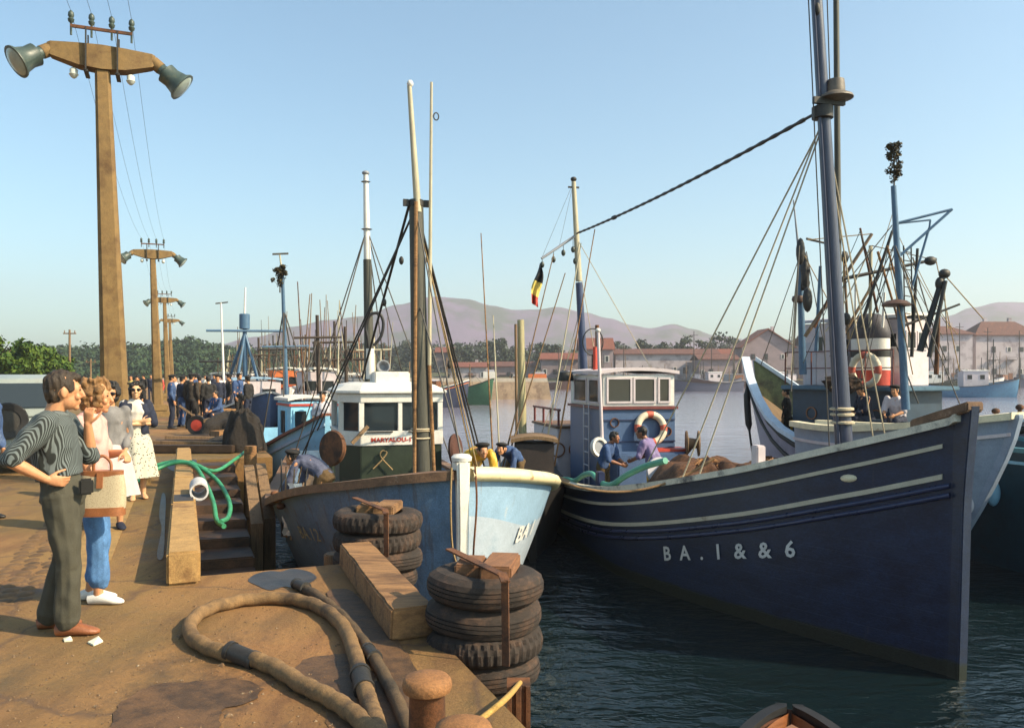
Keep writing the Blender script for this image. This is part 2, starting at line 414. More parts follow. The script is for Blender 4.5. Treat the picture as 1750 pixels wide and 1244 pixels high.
# stepped slip let into the quay, going down towards the viewer
mb = MB()
ns = 13
for i in range(ns):
    t1 = TSTEP - (TSTEP - TNEAR) * i / ns; t0 = TSTEP - (TSTEP - TNEAR) * (i + 1) / ns
    zt = -.05 - (1.75 / ns) * i
    a, b_, c, d = qp(t0 + .002, WIN + .003), qp(t0 + .002, .93), qp(t1, .93), qp(t1, WIN + .003)
    mb.prism([a, b_, c, d], ZW - 1.2, zt)
tag(mb.build('quay_steps', mat('wet_step_stone', (.115, .06, .032), .6, .45, 5, .5, stain=(.03, .02, .013), sscale=2.0, samt=.5), loc=(0, 0, 0), bevel=.02), kind='structure')
# water
def water_material():
    m = bpy.data.materials.new('harbour_water'); m.use_nodes = True
    t = m.node_tree; N = t.nodes; L = t.links; b = N['Principled BSDF']
    b.inputs['Base Color'].default_value = (.010, .022, .020, 1); b.inputs['Roughness'].default_value = .07; b.inputs['IOR'].default_value = 1.45
    tc = N.new('ShaderNodeTexCoord')
    sy = N.new('ShaderNodeSeparateXYZ'); L.new(tc.outputs['Object'], sy.inputs[0])      # dark berths; open harbour painted paler to stand in for sky reflection
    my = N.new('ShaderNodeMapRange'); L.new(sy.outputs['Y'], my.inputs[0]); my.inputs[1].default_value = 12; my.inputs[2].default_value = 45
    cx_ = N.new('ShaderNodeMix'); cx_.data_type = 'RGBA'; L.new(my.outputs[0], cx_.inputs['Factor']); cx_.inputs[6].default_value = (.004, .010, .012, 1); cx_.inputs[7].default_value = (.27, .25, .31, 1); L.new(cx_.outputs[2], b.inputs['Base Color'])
    hs = []
    for sc, st, w_ in ((.55, (1, 1.6, 1), 1.0), (2.4, (1, 1.9, 1), .42), (8.5, (1, 1.7, 1), .12)):
        mp = N.new('ShaderNodeMapping'); mp.inputs['Scale'].default_value = st; mp.inputs['Rotation'].default_value = (0, 0, .25)
        L.new(tc.outputs['Object'], mp.inputs[0])
        n = N.new('ShaderNodeTexNoise'); n.inputs['Scale'].default_value = sc; n.inputs['Detail'].default_value = 3; n.inputs['Distortion'].default_value = .6
        L.new(mp.outputs[0], n.inputs['Vector'])
        k = N.new('ShaderNodeMath'); k.operation = 'MULTIPLY'; L.new(n.outputs['Fac'], k.inputs[0]); k.inputs[1].default_value = w_
        hs.append(k.outputs[0])
    a = N.new('ShaderNodeMath'); L.new(hs[0], a.inputs[0]); L.new(hs[1], a.inputs[1])
    a2 = N.new('ShaderNodeMath'); L.new(a.outputs[0], a2.inputs[0]); L.new(hs[2], a2.inputs[1])
    bp = N.new('ShaderNodeBump'); bp.inputs['Strength'].default_value = .6; bp.inputs['Distance'].default_value = .14
    sx = N.new('ShaderNodeSeparateXYZ'); L.new(tc.outputs['Object'], sx.inputs[0])   # choppier in the berths, calm out in the harbour
    mr = N.new('ShaderNodeMapRange'); L.new(sx.outputs['Y'], mr.inputs[0]); mr.inputs[1].default_value = 10; mr.inputs[2].default_value = 60; mr.inputs[3].default_value = .95; mr.inputs[4].default_value = .34
    L.new(mr.outputs[0], bp.inputs['Strength'])
    L.new(a2.outputs[0], bp.inputs['Height']); L.new(bp.outputs[0], b.inputs['Normal'])
    return m
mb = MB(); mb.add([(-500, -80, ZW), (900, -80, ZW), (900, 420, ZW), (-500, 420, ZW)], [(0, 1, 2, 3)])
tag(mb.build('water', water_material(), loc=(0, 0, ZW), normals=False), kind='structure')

# land beyond the harbour: a low shore rising to the foot of the mountains
def lerp_table(tab, x):
    if x <= tab[0][0]: return tab[0][1]
    for (a, va), (b_, vb) in zip(tab, tab[1:]):
        if x <= b_:
            k = (x - a) / (b_ - a); k = k * k * (3 - 2 * k)
            return va + (vb - va) * k
    return tab[-1][1]
def grid_obj(name, xs, ys, fz, material, kind='structure'):
    mb = MB()
    for y in ys:
        for x in xs: mb.v.append(V((x, y, fz(x, y))))
    n = len(xs)
    for j in range(len(ys) - 1):
        for i in range(n - 1): mb.f.append((j * n + i, j * n + i + 1, (j + 1) * n + i + 1, (j + 1) * n + i))
    return tag(mb.build(name, material, loc=(0, 0, 0), smooth=180, normals=False), kind=kind)
SHORE = mat('shore_ground', (.16, .13, .06), .9, .4, .08, .3, stain=(.05, .08, .025), sscale=.04, samt=.5)
def land_z(x, y):
    base = -.4 + min(1, max(0, (y - 232) / 160)) * 9 + MN.noise(V((x * .01, y * .01, 0))) * 2.5 * min(1, max(0, (y - 245) / 60))
    return base
grid_obj('shore_ground', np.linspace(-1500, 1700, 81).tolist(), [226, 232, 245, 260, 290, 330, 380, 450, 600, 800, 1000, 1250], land_z, SHORE)
mb = MB(); mb.box((100, 225.4, -1.4), (3200, 1.2, 2.2))
one('harbour_wall', 'low far harbour wall of dark stone along the opposite shore', 'wall', mb, mat('far_wall_stone', (.22, .13, .09), .9, .35, .6, .3, stain=(.07, .05, .04), sscale=.3, samt=.45))
# mountains
SKY1 = [(100, 606), (250, 600), (360, 592), (440, 576), (500, 558), (560, 547), (620, 540), (680, 520), (740, 508), (800, 512), (840, 522), (880, 530), (920, 529), (950, 525), (1000, 535), (1040, 545), (1080, 556), (1110, 560), (1150, 553), (1185, 563), (1220, 573), (1300, 582), (1450, 578), (1560, 566), (1620, 541), (1660, 527), (1710, 517), (1760, 518), (1850, 532), (2000, 560), (2200, 590)]
YM = 1500.0
def mount_z(x, y):
    px = CX + FP * x / y
    hgt = (HY - lerp_table(SKY1, px)) / FP * YM + CH
    k = math.exp(-((y - YM) / 210.0) ** 2)
    rg = MN.fractal(V((x * .0065, y * .0065, 3)), 1.0, 2.1, 5)
    sp = math.exp(-((y - YM) / 110.0) ** 2)
    return max(2, hgt * k * (1 - .05 * (1 - sp)) + rg * 22 * (1 - sp) * k + rg * 2.2 * sp)
MOUNT = mat('heather_mountain', (.17, .105, .19), .95, .25, .02, .4, stain=(.055, .065, .04), sscale=.014, samt=.5, bdist=8)
grid_obj('mountains', np.linspace(-1100, 1700, 281).tolist(), np.linspace(1050, 1720, 46).tolist(), mount_z, MOUNT)

# ---------------------------------------------------------------- leaves
def leaf_arrays(clumps, n, size, seed, flat=.6):
    g = np.random.default_rng(seed)
    cs = np.array([c for c, r in clumps], float); rs = np.array([r for c, r in clumps], float)
    if rs.ndim == 1: rs = np.stack([rs, rs, rs * .8], 1)
    K = len(cs)
    d = g.normal(size=(K, n, 3)); d /= np.linalg.norm(d, axis=2, keepdims=True)
    rad = g.uniform(.55, 1.05, (K, n, 1)) * (1 + .25 * g.normal(size=(K, n, 1)) * .5)
    p = (cs[:, None] + d * rs[:, None] * rad).reshape(-1, 3)
    nn = d.reshape(-1, 3) + g.normal(size=(K * n, 3)) * flat
    nn /= np.linalg.norm(nn, axis=1, keepdims=True)
    a = np.cross(nn, g.normal(size=nn.shape)); a /= np.linalg.norm(a, axis=1, keepdims=True)
    b_ = np.cross(nn, a)
    s = (size * g.uniform(.6, 1.4, (K * n, 1)))
    vs = np.stack([p - a * s, p + b_ * s * .6, p + a * s, p - b_ * s * .6], 1).reshape(-1, 3)
    return vs
def leaf_object(name, vs, material, parent=None, loc=(0, 0, 0)):
    me = bpy.data.meshes.new(name); nv = len(vs); nf = nv // 4
    vs = vs - np.array(loc)
    me.vertices.add(nv); me.vertices.foreach_set('co', vs.ravel().astype(np.float32))
    me.loops.add(nv); me.loops.foreach_set('vertex_index', np.arange(nv, dtype=np.int32))
    me.polygons.add(nf); me.polygons.foreach_set('loop_start', np.arange(0, nv, 4, dtype=np.int32))
    me.polygons.foreach_set('loop_total', np.full(nf, 4, dtype=np.int32))
    me.update(calc_edges=True); me.validate()
    me.materials.append(material)
    o = bpy.data.objects.new(name, me); COL.objects.link(o)
    if parent is not None: o.parent = parent
    else: o.location = loc
    return o
DARKLEAF = leaf_mat('dark_wood_leaves', (.018, .045, .022), (.055, .095, .035))
FARLEAF = leaf_mat('far_tree_leaves', (.028, .045, .028), (.06, .075, .04))
BRIGHTLEAF = leaf_mat('light_green_leaves', (.018, .055, .01), (.13, .20, .03))
# wooded hill behind the quay on the left
SKYL = [(-60, 570), (100, 592), (150, 590), (190, 588), (260, 588), (300, 577), (340, 574), (380, 588), (420, 592), (460, 590), (520, 596), (600, 602), (700, 606)]
g = random.Random(3)
cl = []
for i in range(620):
    px = g.uniform(60, 640); dep = g.random()
    Y = 205 + 70 * dep
    top = lerp_table(SKYL, px)
    py = top + 7 + (640 - top) * (1 - dep) ** 1.1 * .9 + g.uniform(-3, 6)
    p = at(px, py, Y); r = g.uniform(1.5, 3.0)
    cl.append((p, r))
leaf_object('hillside_wood', leaf_arrays(cl, 70, .6, 5), DARKLEAF)['kind'] = 'stuff'
hz = lambda x, y: -2 + min(1, max(0, (-55 - x) / 25)) * (2 + CH + (HY - lerp_table(SKYL, CX + FP * x / y) - 10) / FP * y * min(1, max(0, (y - 210) / 60)) - 1.5)
grid_obj('hill', np.linspace(-190, -40, 41).tolist(), [206, 215, 230, 250, 275, 300, 330], lambda x, y: max(-.5, hz(x, y)) if y < 300 else -1, mat('hill_ground', (.05, .06, .025), .9, .3, .1, .2))
# belt of trees behind the far town
SKYR = [(560, 592), (620, 588), (700, 584), (760, 590), (860, 582), (900, 591), (980, 586), (1060, 592), (1150, 590), (1200, 587), (1240, 577), (1290, 572), (1330, 580), (1400, 590), (1500, 592), (1640, 590), (1760, 592)]
cl = []
for i in range(520):
    px = g.uniform(540, 1790); dep = g.random(); Y = 290 + 60 * dep
    top = lerp_table(SKYR, px)
    py = top + 6 + (632 - top) * (1 - dep) * .9 + g.uniform(-4, 5)
    cl.append((at(px, py, Y), g.uniform(1.8, 4.2)))
leaf_object('distant_tree_belt', leaf_arrays(cl, 60, .8, 9), FARLEAF)['kind'] = 'stuff'
def tree(label, loc, h, r, seed, leaf, size=.16, nc=26, n=150):
    t_ = thing('broadleaf_tree', label, 'tree', loc, 0, 'light green trees beyond the parked car')
    gg = random.Random(seed); m_ = MB()
    m_.tube(catmull([(0, 0, -.3), (.05, .03, h * .25), (-.05, .05, h * .5), (.08, 0, h * .8)], 4), [.22 - .17 * i / 12 for i in range(13)], 8)
    for k in range(7):
        a = gg.uniform(0, 6.28); z = h * gg.uniform(.3, .6)
        m_.tube([(0, 0, z), (math.cos(a) * r * .35, math.sin(a) * r * .35, z + h * .12), (math.cos(a) * r * .75, math.sin(a) * r * .75, z + h * .26)], [.09, .06, .02], 6)
    m_.build('trunk', mat('tree_bark', (.12, .08, .05), .9, .3, 5, .5), t_, smooth=60)
    cc = []
    for k in range(nc):
        a = gg.uniform(0, 6.28); q_ = math.sqrt(gg.random()) * r * .85; z = h * gg.uniform(.30, .92)
        z = min(z, h * (.97 - .35 * (q_ / r) ** 2))
        cc.append((V((math.cos(a) * q_, math.sin(a) * q_, z)), gg.uniform(.2, .36) * r))
    leaf_object('crown', leaf_arrays(cc, n, size, seed), leaf, t_)
    return t_
for i, (px, Y, h, r, lb) in enumerate(((-8, 54, 4.5, 2.5, 'tall light green tree cut by the left edge of the photo'), (38, 58, 4.1, 2.2, 'light green tree rising behind the roof of the pale car'),
        (72, 62, 3.8, 1.9, 'rounded light green tree right of the pale car roof'), (102, 66, 3.5, 1.7, 'smallest light green tree, next to the wooden pole by the lamp post'))):
    tree(lb, V(((px - CX) / FP * Y, Y, 0)), h, r, 20 + i, BRIGHTLEAF)
for px, Y, h in ((119, 64, 5.2), (155, 80, 3.2)):
    b0 = V(((px - CX) / FP * Y, Y, 0)); m_ = MB(); m_.cyl(b0 - V((0, 0, .3)), b0 + V((0, 0, h)), .11, .08, 8); m_.bar(b0 + V((-.5, 0, h - .3)), b0 + V((.5, 0, h - .3)), .09, .09)
    for k in (-.4, .4): m_.cyl(b0 + V((k, 0, h - .28)), b0 + V((k, 0, h - .05)), .04, .03, 6)
    one('utility_pole', 'tall wooden utility pole beside the light green trees' if px == 119 else 'short thin utility pole left of the nearest lamp post', 'pole', m_, WOOD)

# ---------------------------------------------------------------- quay furniture: kerb, gutter, lamps
mb = MB()
pts = [(7.13, 9.9), (9.93, 12.3), (12.34, 17.3)]
for t0, t1 in pts:
    mb.prism([qp(t0, -.13), qp(t0, .128), qp(t1, .128), qp(t1, -.13)], .001, .27)
one('kerb_coping', 'raised pale coping kerb running along the top of the steps', 'kerb', mb, COPING, bevel=.02)
mb = MB(); mb.prism([qp(7.0, -.98), qp(7.0, -.62), qp(16.5, -.62), qp(16.5, -.98)], -.02, .006)
tag(mb.build('gutter_slab', GUTTER, world=True), kind='structure')
mb = MB()
g = random.Random(11)
for i in range(150):
    t_ = 7.1 + i // 3 * .19; w_ = -1.12 - (i % 3) * .15 + g.uniform(-.02, .02)
    c = qp(t_ + g.uniform(-.03, .03), w_, 0); mb.ell(c, (.062, .085, .014), 7, 4)
s_ = mb.build('cobble_strip', mat('cobble_stone', (.20, .11, .045), .85, .35, 8, .4, stain=(.07, .04, .02), sscale=2, samt=.45), smooth=60, world=True); s_['kind'] = 'stuff'
def puddle(name, pts, z, label):
    m_ = MB(); c = catmull(pts, 6, True)
    m_.add([V((p.x, p.y, z)) for p in c], [tuple(range(len(c)))])
    o = m_.build(name, PUD, world=True, normals=False); o['kind'] = 'structure'
PUD = mat('standing_water', (.055, .042, .035), .42, .5, 7, .25, stain=(.02, .016, .014), sscale=3, samt=.5)
def onq(l, z=0): return [gnd(px, py, z) for px, py in l]
puddle('puddle', onq([(424, 992), (438, 981), (462, 976), (480, 977), (500, 972), (528, 977), (541, 987), (530, 996), (508, 1005), (486, 1003), (462, 1009), (440, 1001)]), .004, '')
puddle('gutter_water', onq([(268, 950), (276, 905), (272, 880), (277, 845), (283, 850), (282, 900), (279, 952)]), .009, '')
SHADOWPAINT = mat('painted_quay_shadow', (.10, .052, .022), .65, .5, 9, .5, stain=(.20, .10, .04), sscale=2.2, samt=.5)  # dark sheets painted onto the quay in the shape of cast shadows
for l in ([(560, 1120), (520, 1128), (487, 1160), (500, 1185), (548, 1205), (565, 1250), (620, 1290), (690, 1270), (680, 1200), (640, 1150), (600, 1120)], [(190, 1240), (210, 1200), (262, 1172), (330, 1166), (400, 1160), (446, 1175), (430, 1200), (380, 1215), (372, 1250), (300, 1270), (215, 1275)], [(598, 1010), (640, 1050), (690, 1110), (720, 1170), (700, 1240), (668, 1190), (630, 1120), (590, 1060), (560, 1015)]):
    c_ = catmull(onq(l), 6, True); g_ = random.Random(len(l)); m_ = MB(); m_.add([V((p.x + g_.uniform(-.01, .01), p.y + g_.uniform(-.015, .015), .003 + .0025 * (l[0][0] % 7))) for p in c_], [tuple(range(len(c_)))]); m_.build('painted_shadow_patch', SHADOWPAINT, world=True, normals=False)['kind'] = 'structure'
puddle('puddle', onq([(285, 795), (312, 788), (335, 786), (330, 800), (300, 806)]), .004, '')

def chamfer(s, k): return [(-s, -s + k), (-s + k, -s), (s - k, -s), (s, -s + k), (s, s - k), (s - k, s), (-s + k, s), (-s, s - k)]
LAMPGREEN = mat('floodlight_enamel', (.07, .10, .085), .45, .25, 6, .15, stain=(.18, .17, .10), sscale=3, samt=.4)
LENS = mat('floodlight_lens', (.40, .46, .40), .15, .15, 6, .05)
INSUL = mat('white_insulator', (.6, .62, .55), .3, .1, 6, .05)
def lamp_post():
    t_ = thing('floodlight_post', '', 'lamp post')
    h = 6.42; lean = -.22
    m_ = MB(); rings = []
    for i in range(9):
        k = i / 8; s = .215 - .108 * k
        rings.append([V((x + lean * k, y, .0 + h * k)) for x, y in chamfer(s, s * .35)])
    m_.loft(rings); m_.build('post', CONC, t_)
    m_ = MB(); m_.box((0, 0, .055), (.95, .95, .30)); m_.box((0, 0, .335), (.72, .72, .26)); m_.build('plinth', mat('plinth_stone', (.32, .20, .075), .85, .2, 6, .3, stain=(.18, .11, .05), sscale=2, samt=.4), t_, bevel=.03)
    m_ = MB(); rings = []
    for x, zt, zb, d in ((-.76, 6.76, 6.62, .08), (-.71, 6.78, 6.57, .10), (-.33, 6.80, 6.46, .13), (0, 6.81, 6.43, .14), (.33, 6.80, 6.46, .13), (.71, 6.78, 6.57, .10), (.76, 6.76, 6.62, .08)):
        rings.append([V((x + lean, -d, zb)), V((x + lean, d, zb)), V((x + lean, d * .9, zt)), V((x + lean, -d * .9, zt))])
    m_.loft(rings); m_.build('cross_arm', CONC, t_)
    for sx in (-1, 1):
        base = V((sx * .74 + lean, 0, 6.67)); d = V((sx * .74, -.10, -.62)).normalized()
        if sx < 0: d = V((-.70, -.35, -.55)).normalized()
        q_ = d.to_track_quat('Z', 'Y').to_matrix()
        m_ = MB(); m_.lathe([(r_ * .84, z_ * .84) for r_, z_ in ((.09, -.06), (.11, .0), (.11, .10), (.12, .12), (.20, .16), (.19, .30), (.23, .46), (.285, .52), (.29, .55), (.25, .555), (.20, .42), (.02, .40))], 20, base + d * .09, q_)
        fl = m_.build('floodlight', LAMPGREEN, t_, smooth=40)
        m_ = MB(); m_.lathe([(r_ * .84, z_ * .84) for r_, z_ in ((.255, .545), (.20, .575), (.1, .59), (.01, .595))], 20, base + d * .09, q_, cap=True); m_.build('lens', LENS, fl, smooth=60)
        m_ = MB(); m_.cyl(base - d * .02, base + d * .13, .10, .10, 12); m_.build('lamp_bracket', CONC, t_, smooth=40)
        m_ = MB(); p = V((sx * .40 + lean, -.02, 6.43)); m_.lathe([(.03, 0), (.06, -.03), (.055, -.08), (.07, -.10), (.045, -.14), (.02, -.16)], 10, p); m_.build('hanging_insulator', INSUL, t_, smooth=50)
        m_ = MB()
        for y in (-.17, .17): m_.bar((sx * .22 + lean, y, 6.37), (sx * .22 + lean, y, 7.03), .05, .02)
        m_.box((sx * .22 + lean, 0, 6.37), (.06, .36, .03)); m_.build('iron_clamp', IRON, t_)
    m_ = MB(); m_.bar((-.43 + lean, -.17, 7.02), (.43 + lean, -.17, 7.02), .035, .045); m_.build('insulator_bar', RUST, t_)
    for k in range(4):
        x = -.42 + k * .28 + lean; m_ = MB()
        m_.lathe([(.016, -.12), (.016, .06), (.04, .08), (.048, .12), (.03, .14), (.045, .17), (.04, .22), (.015, .25)], 10, (x, -.17, 7.0)); m_.build('pin_insulator', LAMPGREEN, t_, smooth=50)
    return t_
LAMPS = []
L0 = lamp_post()
lab = ['tall tapering concrete floodlight post, nearest, standing behind the women', 'second concrete floodlight post along the quay, by the group of men', 'third concrete floodlight post along the quay, partly behind the second', 'fourth concrete floodlight post, farthest and smallest of the row']
ang = math.atan2(.372, .928)
for i in range(4):
    o = L0 if i == 0 else copy_tree(L0)
    p = V((-6.2, 12.9, 0)) + EX * (22.4 * i)
    o.location = p; o.rotation_euler = (0, 0, ang)
    o['label'] = lab[i]; o['category'] = 'lamp post'; o['group'] = 'floodlight posts in a row along the quay'
    LAMPS.append(p)
    WM[o.name] = Matrix.Translation(p) @ Matrix.Rotation(ang, 4, 'Z')
for k, x in enumerate((-.42, -.14, .14, .42)):
    m_ = MB(); prev = None
    Mz = Matrix.Rotation(ang, 3, 'Z')
    tip = [p + Mz @ V((x - .22, -.17, 7.24)) for p in LAMPS]
    tip = [tip[0] - EX * 22.4 + V((0, 0, 0))] + tip
    for a, b_ in zip(tip, tip[1:]): m_.tube(sag(a, b_, .5, 12), .003, 4)
    one('overhead_wire', 'thin overhead wire strung between the tops of the floodlight posts', 'wire', m_, WIRE, group='overhead wires between the lamp posts')

g = random.Random(71); mb = MB()        # grit, chips and fish scraps trodden into the quay
for i in range(900):
    px, py = g.uniform(-60, 720), 900 + 400 * g.random() ** .8; p = gnd(px, py, .002)
    w__, t__ = p.x * .928 + p.y * .372, p.y * .928 - p.x * .372
    if w__ > 1.1 or p.y > 9.5 or (t__ > 7.3 and w__ > -.2): continue
    s_ = g.uniform(.004, .013) * (2.2 if g.random() < .06 else 1); a = g.uniform(0, 6.28)
    mb.add([(p.x + s_ * math.cos(a + k * 1.57) * g.uniform(.7, 1.3), p.y + s_ * math.sin(a + k * 1.57) * g.uniform(.7, 1.3), .001) for k in range(4)] + [(p.x, p.y, .002 + s_ * .5)], [(0, 1, 4), (1, 2, 4), (2, 3, 4), (3, 0, 4)])
o = mb.build('quay_grit', mat('grit_chips', (.20, .11, .05), .9, .6, 40, .3, stain=(.45, .36, .24), sscale=30, samt=.42), normals=False, loc=(0, 0, 0)); o['kind'] = 'stuff'
# ---------------------------------------------------------------- boats
class Hull:
    """local axes: origin at the stem on the waterline, +Y aft, +X to the right of someone the bow points at"""
    def __init__(s, L, B, sheer, fw=.72, rake=.5, tm=.5, na=2.0, nb=.75, ws=.75, wp=2.2, zb=-.35, k=1.25, knuckle=None, stem=.06, rs=0.0, f0=.12):
        s.__dict__.update(L=L, B=B, sheer=sheer, fw=fw, rake=rake, tm=tm, na=na, nb=nb, ws=ws, wp=wp, zb=zb, k=k, stem=stem, rs=rs, f0=f0)
        s.ts = [(i / 24) ** 2.3 * .3 for i in range(25)] + [.3 + .7 * (1 - (1 - i / 24) ** 1.35) for i in range(1, 25)]
    def zs(s, t):
        tab = s.sheer; x = t * s.L
        if x <= tab[0][0]: return tab[0][1]
        for i in range(len(tab) - 1):
            a, va = tab[i]; b, vb = tab[i + 1]
            if x <= b:
                def sl(j):
                    j0, j1 = max(0, j - 1), min(len(tab) - 1, j + 1)
                    return (tab[j1][1] - tab[j0][1]) / (tab[j1][0] - tab[j0][0])
                h = b - a; k = (x - a) / h; m0, m1 = sl(i) * h, sl(i + 1) * h
                return va * (2 * k ** 3 - 3 * k * k + 1) + m0 * (k ** 3 - 2 * k * k + k) + vb * (3 * k * k - 2 * k ** 3) + m1 * (k ** 3 - k * k)
        return tab[-1][1]
    def bt(s, t):
        if t < s.tm: v = (1 - (1 - t / s.tm) ** s.na) ** s.nb
        else: v = 1 - (1 - s.ws) * ((t - s.tm) / (1 - s.tm)) ** s.wp
        return max(s.stem, s.B * v)
    def pt(s, t, z, side, off=0.0):
        zt = s.zs(t); q = min(1.15, max(0, (z - s.zb) / (zt - s.zb)))
        b = s.bt(t); sm = min(1, t / .4); sm = sm * sm * (3 - 2 * sm)
        f = s.fw * (s.f0 + (1 - s.f0) * sm)
        if t > .7: f *= 1 - .25 * ((t - .7) / .3) ** 2
        half = max(s.stem, b * (f + (1 - f) * q ** s.k))
        fr = max(0, 1 - t / .35) ** 1.5; fs = max(0, (t - .75) / .25) ** 1.5
        y = t * s.L + s.rake * (1 - min(1, q)) ** 1.3 * fr - s.rs * (1 - min(1, q)) ** 1.2 * fs
        return V((side * (half + off), y, z))
    def nrm(s, t, z, side):
        a = s.pt(min(1, t + .004), z, side) - s.pt(max(0, t - .004), z, side); b = s.pt(t, z + .02, side) - s.pt(t, z - .02, side)
        n = a.cross(b).normalized()
        return n if n.x * side > 0 else -n
    def path(s, side, zoff, off=0.0, t0=0.0, t1=1.0, n=48):
        out = []
        for i in range(n + 1):
            k = i / n; t = t0 + (t1 - t0) * k ** 2.2
            z = s.zs(t) - zoff; p = s.pt(t, z, side); nn = s.nrm(t, z, side)
            out.append(p + nn * off)
        return out
    def shell(s, nz=16):
        mb = MB(); n = len(s.ts)
        for side in (-1, 1):
            o = len(mb.v)
            for t in s.ts:
                zt = s.zs(t)
                for j in range(nz + 1): mb.v.append(s.pt(t, s.zb + (zt - s.zb) * j / nz, side))
            for i in range(n - 1):
                for j in range(nz):
                    a = o + i * (nz + 1) + j; mb.f.append((a, a + nz + 1, a + nz + 2, a + 1))
        h = n * (nz + 1)
        for j in range(nz):
            mb.f.append((j, j + 1, h + j + 1, h + j))
            e = (n - 1) * (nz + 1) + j; mb.f.append((e, e + 1, h + e + 1, h + e))
        return mb
    def inner(s, bh, th=.09):
        """inside face of the bulwark down to the deck"""
        mb = MB(); ts = s.ts[1:]
        for side in (-1, 1):
            o = len(mb.v)
            for t in ts:
                zt = s.zs(t)
                for z in (zt, zt - bh - .02): q = s.pt(t, z, side); q.x = side * max(.01, abs(q.x) - th); mb.v.append(q)
            for i in range(len(ts) - 1): a = o + 2 * i; mb.f.append((a, a + 2, a + 3, a + 1))
        return mb
    def deck(s, bh, th=.09):
        mb = MB(); ts = s.ts[1:]
        for t in ts:
            z = s.zs(t) - bh; a = s.pt(t, z, 1); w_ = max(.02, a.x - th * .7)
            mb.v += [V((-w_, a.y, z)), V((0, a.y, z + .05 * w_)), V((w_, a.y, z))]
        for i in range(len(ts) - 1):
            a = 3 * i; mb.f += [(a, a + 1, a + 4, a + 3), (a + 1, a + 2, a + 5, a + 4)]
        return mb
    def strip(s, mb, zoff, w_, h, out=.0, sides=(-1, 1), t0=0.0, t1=1.0, n=48, rnd=False):
        """a rail of section w_ x h bent round the hull at zoff below the sheer"""
        for side in sides:
            P = s.path(side, zoff, 0, t0, t1, n); rings = []
            for i, p in enumerate(P):
                a, b = P[max(0, i - 1)], P[min(len(P) - 1, i + 1)]
                d = (b - a).normalized(); sd = d.cross(V((0, 0, 1))).normalized()
                if sd.x * side < 0: sd = -sd
                u = V((0, 0, 1))
                if rnd: rings.append([p + sd * (out + w_ / 2 * math.cos(k * math.pi / 4)) + u * (h / 2 * math.sin(k * math.pi / 4)) for k in range(8)])
                else: rings.append([p + sd * (out - w_ / 2) - u * h / 2, p + sd * (out + w_ / 2) - u * h / 2, p + sd * (out + w_ / 2) + u * h / 2, p + sd * (out - w_ / 2) + u * h / 2])
            mb.loft(rings)
        return mb
    def text(s, txt, side, l0, z0, size, slant=0.0, flip=False, off=.008, gap=1.0, dz=0.0, th=0.0):
        """flat lettering bent onto the hull; l0 = distance aft of the stem where the text starts"""
        vs, fs = text_mesh(txt, size, gap, slant, th)
        dirn = -1 if side < 0 else 1; P_ = []
        for x, y in vs:
            t = min(1, max(.005, (l0 + dirn * x) / s.L)); z = z0 + y + dz * x
            P_.append(s.pt(t, z, side) + s.nrm(t, z, side) * off)
        return letters(P_, fs)
def letters(P_, fs):
    """one mesh per glyph"""
    par = list(range(len(P_)))
    def find(a):
        while par[a] != a: a = par[a]
        return a
    for f in fs:
        for b in f[1:]: par[find(b)] = find(f[0])
    out = {}
    for f in fs: out.setdefault(find(f[0]), []).append(f)
    res = []
    for k, ff in out.items():
        ids = sorted({i for f in ff for i in f}); mp = {i: n for n, i in enumerate(ids)}; mb = MB(); mb.v = [P_[i] for i in ids]; mb.f = [tuple(mp[i] for i in f) for f in ff]; res.append(mb)
    return res
def text_mesh(txt, size, gap=1.0, slant=0.0, th=0.0):
    c = bpy.data.curves.new('lettering', 'FONT'); c.body = txt; c.size = size; c.space_character = gap; c.shear = slant; c.resolution_u = 2; c.offset = th
    o = bpy.data.objects.new('lettering', c); COL.objects.link(o)
    me = bpy.data.meshes.new_from_object(o.evaluated_get(bpy.context.evaluated_depsgraph_get()))
    bm = bmesh.new(); bm.from_mesh(me); bmesh.ops.triangulate(bm, faces=bm.faces)
    bmesh.ops.subdivide_edges(bm, edges=[e for e in bm.edges if e.calc_length() > size * .12], cuts=2)
    vs = [(v.co.x, v.co.y) for v in bm.verts]; fs = [tuple(v.index for v in f.verts) for f in bm.faces]
    bm.free(); bpy.data.objects.remove(o); bpy.data.curves.remove(c); bpy.data.meshes.remove(me)
    return vs, fs

def hull_parts(b, H, hullm, railm, bh=.55, innerm=None, deckm=None, railw=.16, railh=.07, smooth=50):
    H.shell().build('hull', hullm, b, smooth=smooth, normals=True)
    H.inner(bh).build('bulwark', innerm or hullm, b, smooth=50, normals=False)
    H.deck(bh).build('deck', deckm or DECK, b, smooth=60, normals=False)
    H.strip(MB(), -railh * .35, railw, railh, .0).build('cap_rail', railm, b, smooth=40)
def pole(b, name, p0, p1, r0, r1, m, n=12, **k):
    mb = MB(); p0, p1 = V(p0), V(p1)
    mb.tube([p0.lerp(p1, i / 5) for i in range(6)], [r0 + (r1 - r0) * i / 5 for i in range(6)], n)
    return mb.build(name, m, b, smooth=40, **k)
def stay(b, p0, p1, r=.012, m=None, name='stay', s=0.0, world=False, n=5):
    mb = MB(); mb.tube(sag(p0, p1, s, 8) if s else [p0, p1], r, n)
    return mb.build(name, m or WIRE, b, world=world)
